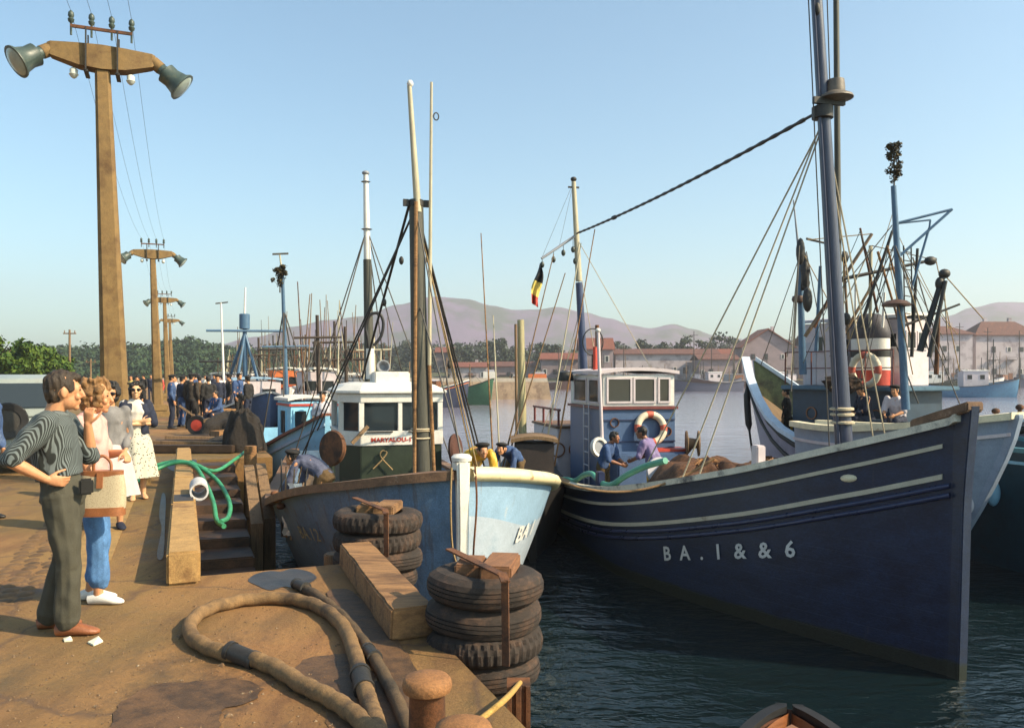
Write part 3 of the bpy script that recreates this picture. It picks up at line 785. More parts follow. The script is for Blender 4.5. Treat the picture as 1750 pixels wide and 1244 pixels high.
def house_box(b, name, c, d, wallm, z0, z1, wins=(), roof=None, over=.08, rz=0, bevel=.015, framem=None, glassm=None):
    """deck house: walls c=(x,y), d=(wx,wy); wins=(face, along, z, w, h)"""
    mb = MB(); mb.box((c[0], c[1], (z0 + z1) / 2), (d[0], d[1], z1 - z0)); hb = mb.build(name, wallm, b, bevel=bevel)
    for f, a, z, w_, h in wins:
        sx, sy = {'f': (0, -1), 'b': (0, 1), 'l': (-1, 0), 'r': (1, 0)}[f]
        cx = c[0] + sx * d[0] / 2 + (a if sy else 0); cy = c[1] + sy * d[1] / 2 + (a if sx else 0)
        m_ = MB(); t_ = .04
        for q, s_ in ((( -w_ / 2 - t_ / 2, 0), (t_, h + 2 * t_)), ((w_ / 2 + t_ / 2, 0), (t_, h + 2 * t_)), ((0, h / 2 + t_ / 2), (w_, t_)), ((0, -h / 2 - t_ / 2), (w_, t_))):
            m_.box((cx + (q[0] if sy else 0), cy + (q[0] if sx else 0), z + q[1]), (s_[0] if sy else .06, s_[0] if sx else .06, s_[1]))
        w0 = m_.build('window', framem or wallm, hb)
        m_ = MB(); m_.box((cx, cy, z), (w_ if sy else .03, w_ if sx else .03, h)); m_.build('pane', glassm or glass(), w0)
    if roof:
        m_ = MB(); rings = []
        for k in range(7):
            x = (k / 6 - .5) * (d[0] + 2 * over); zz = z1 + .02 + .07 * (1 - (2 * k / 6 - 1) ** 2)
            rings.append([V((c[0] + x, c[1] - d[1] / 2 - over, zz)), V((c[0] + x, c[1] + d[1] / 2 + over, zz)), V((c[0] + x, c[1] + d[1] / 2 + over, zz + .07)), V((c[0] + x, c[1] - d[1] / 2 - over, zz + .07))])
        m_.loft(rings); m_.build('roof', roof, b, smooth=30)
    return hb
def boat(name, label, stem_xy, rz, group=None):
    return thing(name, label, 'boat', (stem_xy[0], stem_xy[1], ZW), rz, group)

# ---- the big navy boat on the right
NB = boat('fishing_boat', 'big navy blue fishing boat in the right foreground with two cream stripes along its hull', (4.66, 8.4), R(12.8))
HN = Hull(15, 2.06, [(0, 2.68), (.5, 2.50), (1, 2.33), (2.5, 1.87), (4.5, 1.42), (6.5, 1.16), (9, 1.04), (12, 1.1), (15, 1.35)], fw=.95, rake=.10, tm=.36, na=1.6, nb=.95, ws=.55, k=1, f0=.84)
hull_parts(NB, HN, NAVY, mat('cap_rail_paint', (.62, .57, .46), .5, .15, 6, .15, stain=(.08, .07, .08), sscale=2.6, samt=.42), bh=.6, innerm=NAVY, railw=.17, railh=.08)
CR = mat('cream_stripe', (.52, .47, .36), .5, .1, 6, .1, stain=(.3, .22, .14), sscale=3, samt=.35)
for zo, h in ((.21, .045), (.53, .055)):
    HN.strip(MB(), zo, .035, h, .012, t0=.012).build('stripe', CR, NB)
for zo in (.64, .74): HN.strip(MB(), zo, .06, .06, .012, t0=.008, rnd=True).build('rub_rail', NAVYRAIL, NB, smooth=60)
mb = MB(); zt = HN.zs(0)
rings = []
for z in [HN.zb + (zt + .16 - HN.zb) * i / 10 for i in range(11)]:
    q = HN.pt(0, min(z, zt), 1); y = q.y - (.10 * max(0, (z - 1.7) / 1.2) ** 1.5)
    rings.append([V((-.055, y - .035, z)), V((.055, y - .035, z)), V((.075, y + .16, z)), V((-.075, y + .16, z))])
mb.loft(rings); mb.build('stem_post', NAVY, NB, bevel=.01)
mb = MB(); mb.loft([[V((-.10, -.12, zt + .10)), V((.10, -.12, zt + .10)), V((.10, -.12, zt + .2)), V((-.10, -.12, zt + .2))], [V((-.28, .5, zt - .13)), V((.28, .5, zt - .13)), V((.28, .5, zt - .02)), V((-.28, .5, zt - .02))]])
mb.build('bow_cap', RAILWOOD, NB, bevel=.015)
LT = HN.text('B A . 1 & & 6', -1, 3.78, .50, .28, gap=1.36, dz=.22, off=.02, th=.006)
for mb in LT: mb.build('registration_letter', mat('letter_white', (.62, .62, .60), .6, .15, 20, .1), NB, normals=False)
for side in (-1, 1):     # hawse casting
    t = 1.05 / 15; z = HN.zs(t) - .34; p = HN.pt(t, z, side); n = HN.nrm(t, z, side)
    mb = MB(); d = (HN.pt(t + .01, z - .02, side) - p).normalized(); u = n.cross(d)
    mb.ell(p, (.10, .045, .028), 12, 8, Matrix((d, u, n)).transposed()); mb.build('hawse_pipe', CREAM, NB, smooth=60)
# foremast with its lamp, boom and shrouds
mtop = V((-.56, 1.9, 9.0)); mfoot = V((0, 1.95, 1.4))
pole(NB, 'mast', mfoot, mtop, .115, .06, MASTBLUE, 16)
fm = lambda z: mfoot.lerp(mtop, (z - 1.4) / 7.6)
mb = MB(); mb.tube([fm(1.5) + V((-.12, -.06, 0)), fm(8.9) + V((-.075, -.05, 0))], .02, 6); mb.build('mast_conduit', MASTBLUE, NB, smooth=60)
for z in (2.55, 2.65, 2.72):
    mb = MB(); f = fm(z); mb.lathe([(.125, -.02), (.145, -.012), (.145, .012), (.125, .02)], 14, f); mb.build('mast_lashing', PALEROPE, NB, smooth=60)
pole(NB, 'boom', (.26, 2.5, 2.2), (.16, 2.45, 9.3), .045, .035, MASTDARK)
lz = 6.62; f = fm(lz)
mb = MB(); mb.lathe([(.02, .16), (.10, .15), (.11, .05), (.11, 0), (.20, -.05), (.21, -.08), (.10, -.10), (.03, -.12)], 18, f + V((.13, -.08, .02))); mb.build('mast_lamp', mat('mast_lamp_enamel', (.20, .16, .12), .5, .3, 8, .2), NB, smooth=50)
mb = MB(); mb.lathe([(.10, -.08), (.13, -.07), (.13, .07), (.10, .08)], 14, f + V((0, 0, -.22))); mb.bar(f + V((-.18, -.08, -.1)), f + V((.25, -.08, -.1)), .05, .08); mb.build('mast_band', IRON, NB, smooth=40)
for s_, l, zz in ((-1, 3.0, 6.3), (-1, 3.3, 6.35), (1, 3.2, 6.3), (1, 3.7, 6.25)):
    t = l / 15; e = HN.pt(t, HN.zs(t) + .05, s_); stay(NB, fm(zz), e, .011, PALEROPE)
stay(NB, fm(6.3), (-1.25, 5.6, 1.6), .012, PALEROPE)
stay(NB, fm(8.7) + V((-.1, 0, 0)), fm(2.0) + V((-.28, -.1, 0)), .008)
stay(NB, fm(8.8) + V((.18, 0, 0)), fm(6.4) + V((.1, 0, 0)), .008)
for p_, r_ in (((-.55, 1.85, 7.95), .05), ((-.50, 1.85, 7.65), .035)): mb = MB(); mb.ell(p_, (r_, r_, .08), 8, 6); mb.build('mast_block', IRON, NB, smooth=60)
# wheelhouse
zl, zm, zr = .55, 2.42, 3.14
hb = house_box(NB, 'wheelhouse', (0, 10.15), (1.62, 2.3), BLUE, zl, zm)
hb2 = house_box(NB, 'bridge', (0, 10.15), (1.60, 2.28), WHITE, zm + .06, zr, wins=[('f', -.44, 2.82, .48, .46), ('f', .12, 2.82, .42, .46), ('f', .56, 2.82, .20, .46), ('l', -.6, 2.80, .62, .46), ('l', .35, 2.80, .85, .46), ('r', -.5, 2.8, .6, .46)], roof=PINKWHITE, framem=PINKWHITE, glassm=glass('bridge_glass', (.05, .05, .045)))
mb = MB(); mb.box((0, 10.15, zm + .03), (1.72, 2.4, .056)); mb.build('red_band', mat('dark_red_trim', (.20, .04, .035), .5, .2, 6, .1), NB)
mb = MB(); mb.box((.1, 8.75, .95), (1.5, .5, 1.2)); mb.build('engine_casing', BLUE, NB, bevel=.03)
mb = MB(); mb.box((.52, 8.86, 1.58), (.9, .5, .06)); mb.build('casing_lid', RED, NB, bevel=.01)
for x, nm in ((.86, 'winch_drum'),):
    mb = MB(); M_ = Matrix.Rotation(R(90), 3, 'Y') @ Matrix.Rotation(R(20), 3, 'X'); mb.lathe([(.02, -.14), (.26, -.14), (.27, -.11), (.12, -.08), (.10, .08), (.27, .11), (.26, .14), (.02, .14)], 20, (1.02, 8.6, 1.72), M_); mb.build(nm, CORK, NB, smooth=40)
    mb = MB(); mb.bar((.8, 8.6, 1.45), (1.05, 8.6, 1.72), .08, .08); mb.build('winch_bracket', RUST, NB)
mb = MB(); M_ = Matrix.Rotation(R(80), 3, 'X') @ Matrix.Rotation(R(20), 3, 'Y'); mb.lathe([(.15, -.04), (.20, -.05), (.215, 0), (.20, .05), (.15, .04)], 22, (-.95, 8.8, 1.66), M_, closed_prof=True); mb.build('hauler_ring', WHITE, NB, smooth=50)
mb = MB(); mb.lathe([(.155, -.01), (.02, -.03)], 20, (-.95, 8.8, 1.66), M_); mb.build('hauler_disc', GREY, NB)
pole(NB, 'signal_pole', (-.83, 8.93, 1.45), (-.93, 8.93, 4.05), .038, .034, PINKWHITE)
mb = MB(); mb.ell((-.93, 8.93, 4.06), (.06, .06, .05), 8, 5); mb.build('pole_cap', WHITE, NB, smooth=60)
# radio direction loop, ring on the roof
mb = MB(); c = V((-.55, 10.4, 3.88)); mb.tube([c + V((.24 * math.cos(a), 0, .30 * math.sin(a))) for a in [k * math.pi / 12 for k in range(24)]], .014, 6, closed=True); mb.cyl(c + V((0, 0, -.66)), c + V((0, 0, -.28)), .035, .03, 8); mb.build('loop_aerial', IRON, NB, smooth=60)
pole(NB, 'roof_pipe', (-.50, 10.2, 3.2), (-.52, 10.2, 4.25), .05, .045, RUST)
pole(NB, 'roof_post', (-.70, 9.8, 3.2), (-.70, 9.8, 3.75), .05, .05, RED)
mb = MB(); mb.lathe([(.02, 0), (.19, 0), (.2, .05), (.16, .2), (.02, .24)], 14, (-1.05, 10.9, 3.0)); mb.build('ventilator', IRON, NB, smooth=50)
# mizzen mast behind the wheelhouse with gaff and floats
mz0, mz1 = V((-.06, 12.2, 1.0)), V((-.45, 12.2, 7.9))
pole(NB, 'mizzen_mast', mz0, mz0.lerp(mz1, .64), .11, .085, mat('navy_mast_paint', (.05, .07, .15), .4, .2, 6, .1), 14)
pole(NB, 'mizzen_topmast', mz0.lerp(mz1, .645), mz1, .082, .055, MASTPALE, 12)
mb = MB(); mb.ell(mz1 + V((0, 0, .06)), (.08, .08, .06), 10, 6); mb.bar(mz1 + V((-.14, 0, -.14)), mz1 + V((.14, 0, -.14)), .04, .04); mb.build('mast_head', IRON, NB, smooth=40)
gf0, gf1 = mz0.lerp(mz1, .81), V((-1.32, 12.0, 5.95))
pole(NB, 'gaff', gf0, gf1, .035, .03, GREY)
for k, dz in ((.98, .16), (.66, .22), (.38, .22), (.10, .30), (.04, .62)):
    p = V(gf0).lerp(V(gf1), k); mb = MB(); mb.tube([p, p - V((0, 0, dz - .06))], .008, 5); mb.ell(p - V((0, 0, dz)), (.055, .055, .08), 8, 6); mb.build('gaff_lamp', mat('signal_lamp', (.05, .06, .045), .4, .3, 8, .1), NB, smooth=60)
stay(NB, mz1, gf1, .004); stay(NB, mz1, V(gf0).lerp(V(gf1), .5), .004)
for x, y, z, k in ((.55, 14.2, 1.5, .80), (.95, 13.6, 1.6, .74), (-.9, 13.2, 1.3, .55), (-1.3, 12.6, 1.3, .5), (.9, 10.4, 3.2, .8)):
    stay(NB, mz0.lerp(mz1, k), (x, y, z), .010, PALEROPE)
# triatic stay with its wound-on gear
A, B_ = fm(6.42) + V((-.05, 0, 0)), mz0.lerp(mz1, .815)
stay(NB, A, B_, .02, IRON, 'triatic_stay', .08, n=7)
P_ = sag(A, B_, .08, 120); mb = MB(); mb.tube(P_[4:-2], [.045 if 82 < i < 86 else (.029 if i % 4 < 2 else .022) for i in range(len(P_[4:-2]))], 6); mb.build('wound_cord', BLACK, NB, smooth=60)
# aft cabin with portholes and rail
hb = house_box(NB, 'aft_cabin', (-.15, 12.85), (1.7, 2.3), PINKWHITE, .5, 1.86)
for y in (12.2, 12.9):
    mb = MB(); M_ = Matrix.Rotation(R(90), 3, 'Y'); mb.lathe([(.17, -.02), (.20, -.02), (.20, .03), (.17, .03)], 18, (-1.00, y, 1.35), M_, closed_prof=True); w_ = mb.build('porthole', VARNISH, hb, smooth=50)
    mb = MB(); mb.lathe([(.02, 0), (.172, 0)], 18, (-1.005, y, 1.35), M_); mb.build('pane', glass(), w_)
for x in (-.3, .15):
    mb = MB(); M_ = Matrix.Rotation(R(90), 3, 'X'); mb.lathe([(.15, -.02), (.18, -.02), (.18, .03), (.15, .03)], 18, (-.7 + x, 11.7, 1.35), M_, closed_prof=True); mb.build('porthole', VARNISH, hb, smooth=50)
mb = MB(); mb.box((-.15, 12.85, 1.89), (1.8, 2.4, .06)); mb.build('cabin_top', RAILWOOD, NB, bevel=.01)
mb = MB()
for y in (11.8, 12.5, 13.2, 14.1): mb.cyl((-.95, y, 1.9), (-.95, y, 2.28), .03, .03, 8)
mb.bar((-.95, 11.7, 2.3), (-.95, 14.2, 2.3), .06, .05); mb.build('cabin_rail', mat('dark_red_trim', (.2, .04, .035)), NB)
# rope bulwark fittings
for l in (2.2, 5.8):
    t = l / 15; q = HN.pt(t, HN.zs(t), -1); mb = MB()
    mb.box(q + V((.10, 0, .14)), (.12, .16, .34)); mb.build('bitt', PINKWHITE if l < 3 else NAVYRAIL, NB, bevel=.015)

# ---- the white-housed boat in the middle, bow towards the tyres
MBT = boat('fishing_boat', 'small blue and white fishing boat with white stem behind the tyre fenders', (-.56, 9.2), R(16.9))
HM = Hull(11, 2.02, [(0, 2.02), (.3, 1.95), (.7, 1.86), (1.4, 1.73), (2.0, 1.60), (2.6, 1.46), (3.5, 1.28), (5, 1.12), (8, 1.05), (11, 1.35)], fw=.66, rake=.16, tm=.34, na=2.3, nb=.62, ws=.7, k=.8, stem=.08, f0=.55)
HM.shell(18).build('hull', HULLBLUE, MBT, smooth=50)
HM.inner(.5).build('bulwark', HULLBLUE, MBT, smooth=50, normals=False)
HM.deck(.5).build('deck', DECK, MBT, smooth=60, normals=False)
HM.strip(MB(), -.01, .23, .17, .0, sides=(1,), t0=.0004, t1=.22, rnd=True).build('cap_rail', mat('cream_cap_rail', (.74, .62, .36), .5, .1, 6, .12, stain=(.36, .12, .03), sscale=3.2, samt=.4), MBT, smooth=60)
HM.strip(MB(), -.01, .19, .10, .0, sides=(-1,), t0=.0004).build('cap_rail', RAILWOOD, MBT, smooth=40)
HM.strip(MB(), -.01, .19, .10, .0, sides=(1,), t0=.22).build('cap_rail', RAILWOOD, MBT, smooth=40)
# pale starboard bow panel: thin painted strake plating proud of the hull
def bow_panel(side, t0, t1, zf, m, name, off=.006):
    mb = MB(); nt_, nz = 26, 14
    for i in range(nt_ + 1):
        t = t0 + (t1 - t0) * (i / nt_) ** 2.6; zh, zl_ = zf(t)
        for j in range(nz + 1):
            z = zl_ + (zh - zl_) * j / nz; mb.v.append(HM.pt(t, z, side) + HM.nrm(t, z, side) * off)
    for i in range(nt_):
        for j in range(nz): a = i * (nz + 1) + j; mb.f.append((a, a + nz + 1, a + nz + 2, a + 1))
    return mb.build(name, m, MBT, smooth=60, normals=False)
bow_panel(1, .0004, .5, lambda t: (HM.zs(t) - .02, HM.zs(t) - .55 - .25 * math.exp(-(t * 11 / .35)) * -1 if False else HM.zs(t) - .46 - .12 * math.sin(min(1, t * 11 / 1.5) * math.pi)), PALEBLUE, 'upper_strake')
bow_panel(1, .0004, .5, lambda t: (HM.zs(t) - .46 - .12 * math.sin(min(1, t * 11 / 1.5) * math.pi), .02), mat('chalky_hull_white', (.41, .47, .54), .55, .1, 5, .12, stain=(.34, .42, .50), sscale=2.6, samt=.47, seams=.15, bdist=.008, streak=((.33, .2, .1), .3)), 'white_topside')
mb = MB(); zt = HM.zs(0); rings = []
for i in range(13):
    z = HM.zb + (zt + .17 - HM.zb) * i / 12; q = HM.pt(0, min(z, zt), 1); w_ = .07 + .03 * max(0, (z - 1.3) / 1.1)
    rings.append([V((-w_ * .8, q.y - .09, z)), V((w_ * .8, q.y - .09, z)), V((w_, q.y + .14, z)), V((-w_, q.y + .14, z))])
mb.loft(rings); sp = mb.build('stem_post', mat('stem_white', (.78, .74, .66), .5, .12, 8, .15, stain=(.16, .11, .08), sscale=4, samt=.36), MBT, bevel=.025)
mb = MB(); mb.lathe([(.115, -.02), (.12, .02), (.09, .05), (.02, .06)], 14, (0, .03, zt + .18)); mb.build('stem_cap', WHITE, MBT, smooth=50)
LET = mat('faded_yellow_letters', (.42, .38, .22), .7, .2, 14, .1)
for mb in HM.text('BA.12', -1, 2.2, 1.0, .24, off=.02, gap=1.05, dz=.09): mb.build('registration_letter', LET, MBT, normals=False)
for mb in HM.text('BA 1', 1, .50, 1.12, .26, off=.03, slant=.2, th=.006): mb.build('registration_letter', WHITE, MBT, normals=False)
for x, m_ in ((-.14, ROPE), (.13, RUST)):
    mb = MB(); mb.tube(catmull([(x, -.08, zt + .1), (x * 1.1, -.10, zt - .3), (x * .9, -.07, zt - .8), (x * .5 + .05, -.03, .9)], 6), .012, 6); mb.build('bow_rope', m_, MBT, smooth=60)
# wheelhouse with chamfered left corner
fy, hw, wx = 5.1, .70, .15
outl = lambda e: [(wx - hw - e * .3, fy - e), (wx + hw + e, fy - e), (wx + hw + e, fy + 2.0 + e), (wx - hw - .32 - e, fy + 2.0 + e), (wx - hw - .32 - e, fy + .42 - e * .3)]
mb = MB(); mb.prism(outl(0), .4, 2.06); wh = mb.build('wheelhouse_base', GREEN, MBT, bevel=.01)
mb = MB(); mb.prism(outl(.02), 2.065, 2.31); mb.build('wheelhouse_apron', WHITE, MBT, bevel=.008)
mb = MB(); mb.prism(outl(.02), 2.80, 2.95); mb.build('wheelhouse_cornice', WHITE, MBT, bevel=.008)
for x, y in outl(-.03): mb = MB(); mb.box((x, y, 2.555), (.09, .09, .488)); mb.build('window_post', WHITE, MBT, bevel=.008)
mb = MB(); mb.box((.12, fy + .03, 2.555), (.075, .07, .488)); mb.build('window_post', WHITE, MBT, bevel=.008)
ol = outl(-.05); mb = MB()
for a, b_ in zip(ol, ol[1:] + ol[:1]): mb.bar((a[0], a[1], 2.555), (b_[0], b_[1], 2.555), .02, .485)
mb.build('window_glass', glass('wheelhouse_glass', (.02, .028, .035)), MBT)
mb = MB(); mb.loft([[V((x, y, z)) for x, y in outl(e)] for e, z in ((.08, 2.955), (.08, 3.0), (-.10, 3.10), (-.3, 3.14))]); mb.build('wheelhouse_roof', WHITE, MBT, bevel=.01)
mb = MB(); mb.box((.05, fy + .75, 3.22), (.62, .7, .22)); mb.build('roof_box', WHITE, MBT, bevel=.02)
mb = MB()
for x in (-.36, .36): mb = MB(); mb.bar((wx + x - .25, fy - .035, 2.30), (wx + x + .2, fy - .035, 2.30), .03, .018); mb.build('sill_slot', BLACK, MBT)
vs, fs = text_mesh('MARYALOU-1', .10, 1.05, th=.004)
wdt = max(x for x, y in vs)
for mb in letters([V((-.53 + wx + x * .68 / wdt, fy - .0285, 2.13 + y)) for x, y in vs], fs): mb.build('name_letter', RED, MBT, normals=False)
# exhaust with hooked top and horn
mb = MB(); mb.tube(catmull([(-.28, fy + .9, 3.2), (-.28, fy + .9, 3.75)], 3), .075, 12); mb.build('exhaust_pipe', WHITE, MBT, smooth=50)
mb = MB(); mb.tube(catmull([(-.30, fy + .9, 3.72), (-.33, fy + .9, 3.95), (-.36, fy + .9, 4.15), (-.28, fy + .88, 4.36), (-.12, fy + .86, 4.38), (-.05, fy + .85, 4.22), (-.09, fy + .85, 3.98), (-.22, fy + .86, 3.80)], 6), .028, 8); mb.build('exhaust_hook', BLACK, MBT, smooth=60)
mb = MB(); mb.lathe([(.03, .25), (.05, .2), (.06, .1), (.11, .0), (.12, -.02), (.10, -.02), (.05, .08)], 14, (-.10, fy + .5, 3.42), Matrix.Rotation(R(-85), 3, 'X').inverted() @ Matrix.Rotation(R(180), 3, 'X')); mb.build('horn', GREY, MBT, smooth=50)
# masts
mf, mt_ = V((-.07, 1.95, 1.1)), V((-.17, 1.95, 5.45))
def lm(k, dx=0, dy=0): return mf.lerp(mt_, k) + V((dx, dy, 0))
pole(MBT, 'main_mast', mf, mt_, .135, .095, MASTDARK, 14)
pole(MBT, 'topmast', lm(.97, .01, -.06), V((-.27, 1.9, 7.0)), .05, .03, MASTPALE, 10)
pole(MBT, 'mast_batten', lm(.02, -.14, -.10), lm(1.0, -.02, -.1), .022, .026, PALEWOOD, 8)
pole(MBT, 'mast_batten', lm(.02, .16, -.08), lm(.5, .11, -.1), .025, .025, PALEWOOD, 8)
pole(MBT, 'fish_pole', lm(.5, .11, -.1), V((.03, 1.9, 7.08)), .028, .018, MASTPALE, 8)
mb = MB(); c = V((.06, 1.88, 6.62)); mb.tube([c + V((.035 * math.cos(a) + .03, 0, .05 * math.sin(a))) for a in [k * math.pi / 6 for k in range(12)]], .009, 5, closed=True); mb.build('mast_eye', IRON, MBT, smooth=60)
mb = MB(); mb.lathe([(.08, -.05), (.105, -.04), (.105, .04), (.08, .05)], 12, lm(1.0)); mb.box(lm(1.0, -.14, 0), (.07, .05, .09)); mb.box(lm(1.0, .14, 0), (.07, .05, .09)); mb.build('mast_band', IRON, MBT, smooth=40)
mb = MB(); mb.ell(V((-.26, 1.9, 7.03)), (.045, .045, .05), 8, 6); mb.build('mast_head_light', WHITE, MBT, smooth=60)
for z in (1.62, 1.72, 2.3, 2.38, 2.42): mb = MB(); k = (z - 1.1) / 4.35; mb.lathe([(.13, -.012), (.148, 0), (.13, .012)], 12, lm(k), Matrix.Rotation(R(rnd.uniform(-8, 8)), 3, 'X')); mb.build('mast_lashing', PALEROPE, MBT, smooth=60)
for e in ((-1.25, 5.4, 2.2), (-1.6, 6.8, 1.3), (1.5, 4.6, 1.25), (1.2, 3.2, 1.4), (1.75, 6.2, 1.2)): stay(MBT, lm(.99), e, .014, IRON)
stay(MBT, lm(.99, -.1), (-.55, 4.9, 3.1), .02, IRON)
stay(MBT, lm(.98), (0, .05, zt + .2), .01); stay(MBT, lm(.7), (.02, .05, zt + .2), .01)
for e in ((.95, 3.0, 1.5), (.55, 1.2, 1.7)): stay(MBT, lm(.92, .05), e, .008, ROPE)
am0, am1 = V((.02, 8.2, 1.0)), V((-.10, 8.2, 7.3))
pole(MBT, 'aft_mast', am0, am0.lerp(am1, .72), .12, .085, MASTDARK, 12)
pole(MBT, 'aft_topmast', am0.lerp(am1, .715), am1, .075, .05, WHITE, 12)
mb = MB(); mb.ell(am1 + V((0, 0, .03)), (.08, .08, .05), 8, 6); mb.lathe([(.05, -.02), (.10, 0), (.05, .02)], 10, am1 - V((0, 0, .15))); mb.lathe([(.07, -.02), (.12, 0), (.07, .02)], 10, am0.lerp(am1, .82)); mb.build('mast_head', GREY, MBT, smooth=50)
for e in ((-1.5, 9.8, 1.3), (1.4, 9.9, 1.3), (1.5, 6.8, 1.2), (-1.5, 7.0, 1.2), (.9, 10.8, 1.4)): stay(MBT, am0.lerp(am1, .82), e, .013, WIRE)
for o_ in list(MBT.children):      # the house sits low on the deck
    if o_.name.split('.')[0] in ('wheelhouse_base', 'wheelhouse_apron', 'wheelhouse_cornice', 'window_post', 'window_glass', 'wheelhouse_roof', 'roof_box', 'sill_slot', 'name_letter', 'exhaust_pipe', 'exhaust_hook', 'horn'): o_.location.z -= .13
# haulers either side of the wheelhouse, deck gear
for x, y, z, m_ in ((-1.08, 4.35, 1.98, RUST), (1.02, 4.75, 1.85, mat('dark_rust', (.10, .035, .022), .8, .3, 9, .3))):
    M_ = Matrix.Rotation(R(-52 if x < 0 else 58), 3, 'Z') @ Matrix.Rotation(R(84), 3, 'X'); mb = MB(); mb.lathe([(.02, -.05), (.27, -.04), (.29, 0), (.27, .04), (.02, .05)], 22, (x, y, z), M_); hd = mb.build('hauler_disc', m_, MBT, smooth=40)
    mb = MB(); mb.cyl((x, y + .12, .6), (x, y + .12, z - .1), .05, .05, 10); mb.build('hauler_post', GREEN, MBT, smooth=50)
mb = MB(); mb.bar((-.72, 4.9, 2.0), (-.45, 4.95, 2.28), .05, .06); mb.build('hauler_handle', WOOD, MBT)
mb = MB(); mb.box((.05, 3.5, 1.0), (1.5, .8, .5)); mb.build('fish_hold_coaming', WOOD, MBT, bevel=.02)
mb = MB(); mb.box((-.2, 2.7, 1.12), (.9, .5, .25)); mb.build('deck_locker', WOOD, MBT, bevel=.02)
g = random.Random(5)
for k in range(5):
    mb = MB(); x0 = -.6 + .3 * k; mb.tube(catmull([(x0 + g.uniform(-.2, .2), 3.0 + g.uniform(-.3, .3), 1.28 + g.uniform(-.05, .1)) for _ in range(5)], 6), .014, 5); mb.build('deck_line', ROPE, MBT, smooth=60)
mb = MB(); mb.bar((-1.55, 2.9, 1.5), (-.75, 2.1, 1.66), .06, .05); mb.build('white_spar', WHITE, MBT, bevel=.01)
mb = MB(); mb.tube(catmull([(x_, y_, z_ - .20) for x_, y_, z_ in ((-.35, fy - .06, 1.75), (-.2, fy - .07, 1.9), (-.12, fy - .07, 2.02), (-.2, fy - .07, 2.05), (-.22, fy - .07, 1.95), (-.02, fy - .07, 1.72))], 6), .012, 5); mb.build('hung_line', ROPE, MBT, smooth=60)

# ---- boat W: pale bow showing to the right of the navy stem
WB = boat('fishing_boat', 'grey blue fishing boat whose pale bow shows just right of the navy stem', (7.35, 11.9), R(27))
HW = Hull(4.0, .72, [(0, 2.52), (.6, 2.42), (1.5, 2.3), (2.6, 2.2), (4, 2.2)], fw=.4, rake=1.5, tm=.55, na=1.8, nb=.8, ws=.4, k=.85)
hull_parts(WB, HW, mat('blue_grey_paint', (.30, .36, .46), .5, .12, 5, .1, stain=(.2, .24, .3), sscale=2, samt=.35), CREAM, bh=.4, railw=.18, railh=.10)
HW.strip(MB(), .24, .035, .05, .012).build('stripe', PINKWHITE, WB)
mb = MB(); zt = HW.zs(0); mb.loft([[V((-.06, HW.pt(0, z, 1).y - .05, z)), V((.06, HW.pt(0, z, 1).y - .05, z)), V((.08, HW.pt(0, z, 1).y + .1, z)), V((-.08, HW.pt(0, z, 1).y + .1, z))] for z in (-.3, .3, .7, 1.1, 1.5, 1.9, 2.2, zt, zt + .05)]); mb.build('stem_post', mat('blue_grey_paint', (.30, .36, .46)), WB, bevel=.01)
t = .7 / 4; z = HW.zs(t) - .42; p = HW.pt(t, z, -1); n = HW.nrm(t, z, -1); mb = MB(); d = (HW.pt(t + .02, z - .03, -1) - p).normalized(); mb.ell(p, (.11, .05, .03), 12, 8, Matrix((d, n.cross(d), n)).transposed()); mb.build('hawse_pipe', WHITE, WB, smooth=60)
mb = MB(); mb.ell((-.12, .7, 1.18), (.10, .10, .16), 12, 8); mb.build('bow_fender', PALEGREY, WB, smooth=60)
# ---- boat T: dark teal hull at the right edge
TB = boat('fishing_boat', 'dark teal boat in shade at the right edge of the photo', (9.5, 10.4), R(17.4))
HT = Hull(5.2, .85, [(0, 2.3), (1, 2.05), (3, 1.95), (5.2, 2.05)], fw=.6, rake=.3, tm=.5, ws=.6, k=1)
hull_parts(TB, HT, TEAL, mat('teal_rail', (.06, .22, .27), .4, .2, 5, .1), bh=.4)
HT.strip(MB(), .18, .03, .05, .012).build('stripe', LIGHTBLUE, TB)
for l in (3.2, 4.4): mb = MB(); t = l / 5.2; q = HT.pt(t, 1.2, -1); mb.tube([q + V((-.1, 0, .8)), q + V((-.1, 0, .25))], .02, 6); mb.ell(q + V((-.10, 0, .05)), (.11, .11, .22), 12, 8); mb.build('hanging_fender', LIGHTBLUE, TB, smooth=60)

# ---- boat G: large grey-white trawler behind the navy boat, stern to the left
GB = boat('trawler', 'large grey white trawler behind the navy boat with striped funnel and derricks', (14.0, 10.6), R(30))
HG = Hull(14.5, 2.0, [(0, 3.3), (2, 2.95), (5, 2.5), (7.5, 2.0), (9.6, 1.42), (11.0, 1.5), (12.4, 1.95), (13.5, 2.7), (14.5, 3.55)], fw=.7, rake=.5, tm=.5, ws=.10, wp=3.4, k=1.1, rs=.9)
hull_parts(GB, HG, mat('grey_white_hull', (.40, .37, .46), .5, .15, 5, .15, stain=(.22, .18, .22), sscale=1.6, samt=.36), mat('pale_cap_rail', (.55, .62, .70), .5, .12, 6, .1), bh=.9, innerm=mat('green_bulwark', (.19, .21, .09), .6, .3, 4, .2, stain=(.08, .065, .045), sscale=1.5, samt=.48), railw=.22, railh=.12)
HG.strip(MB(), .16, .06, .13, .02, t0=.05, rnd=True).build('rub_rail', IRON, GB, smooth=60)
HG.strip(MB(), .62, .09, .13, .02, t0=.05, rnd=True).build('rub_rail', IRON, GB, smooth=60)
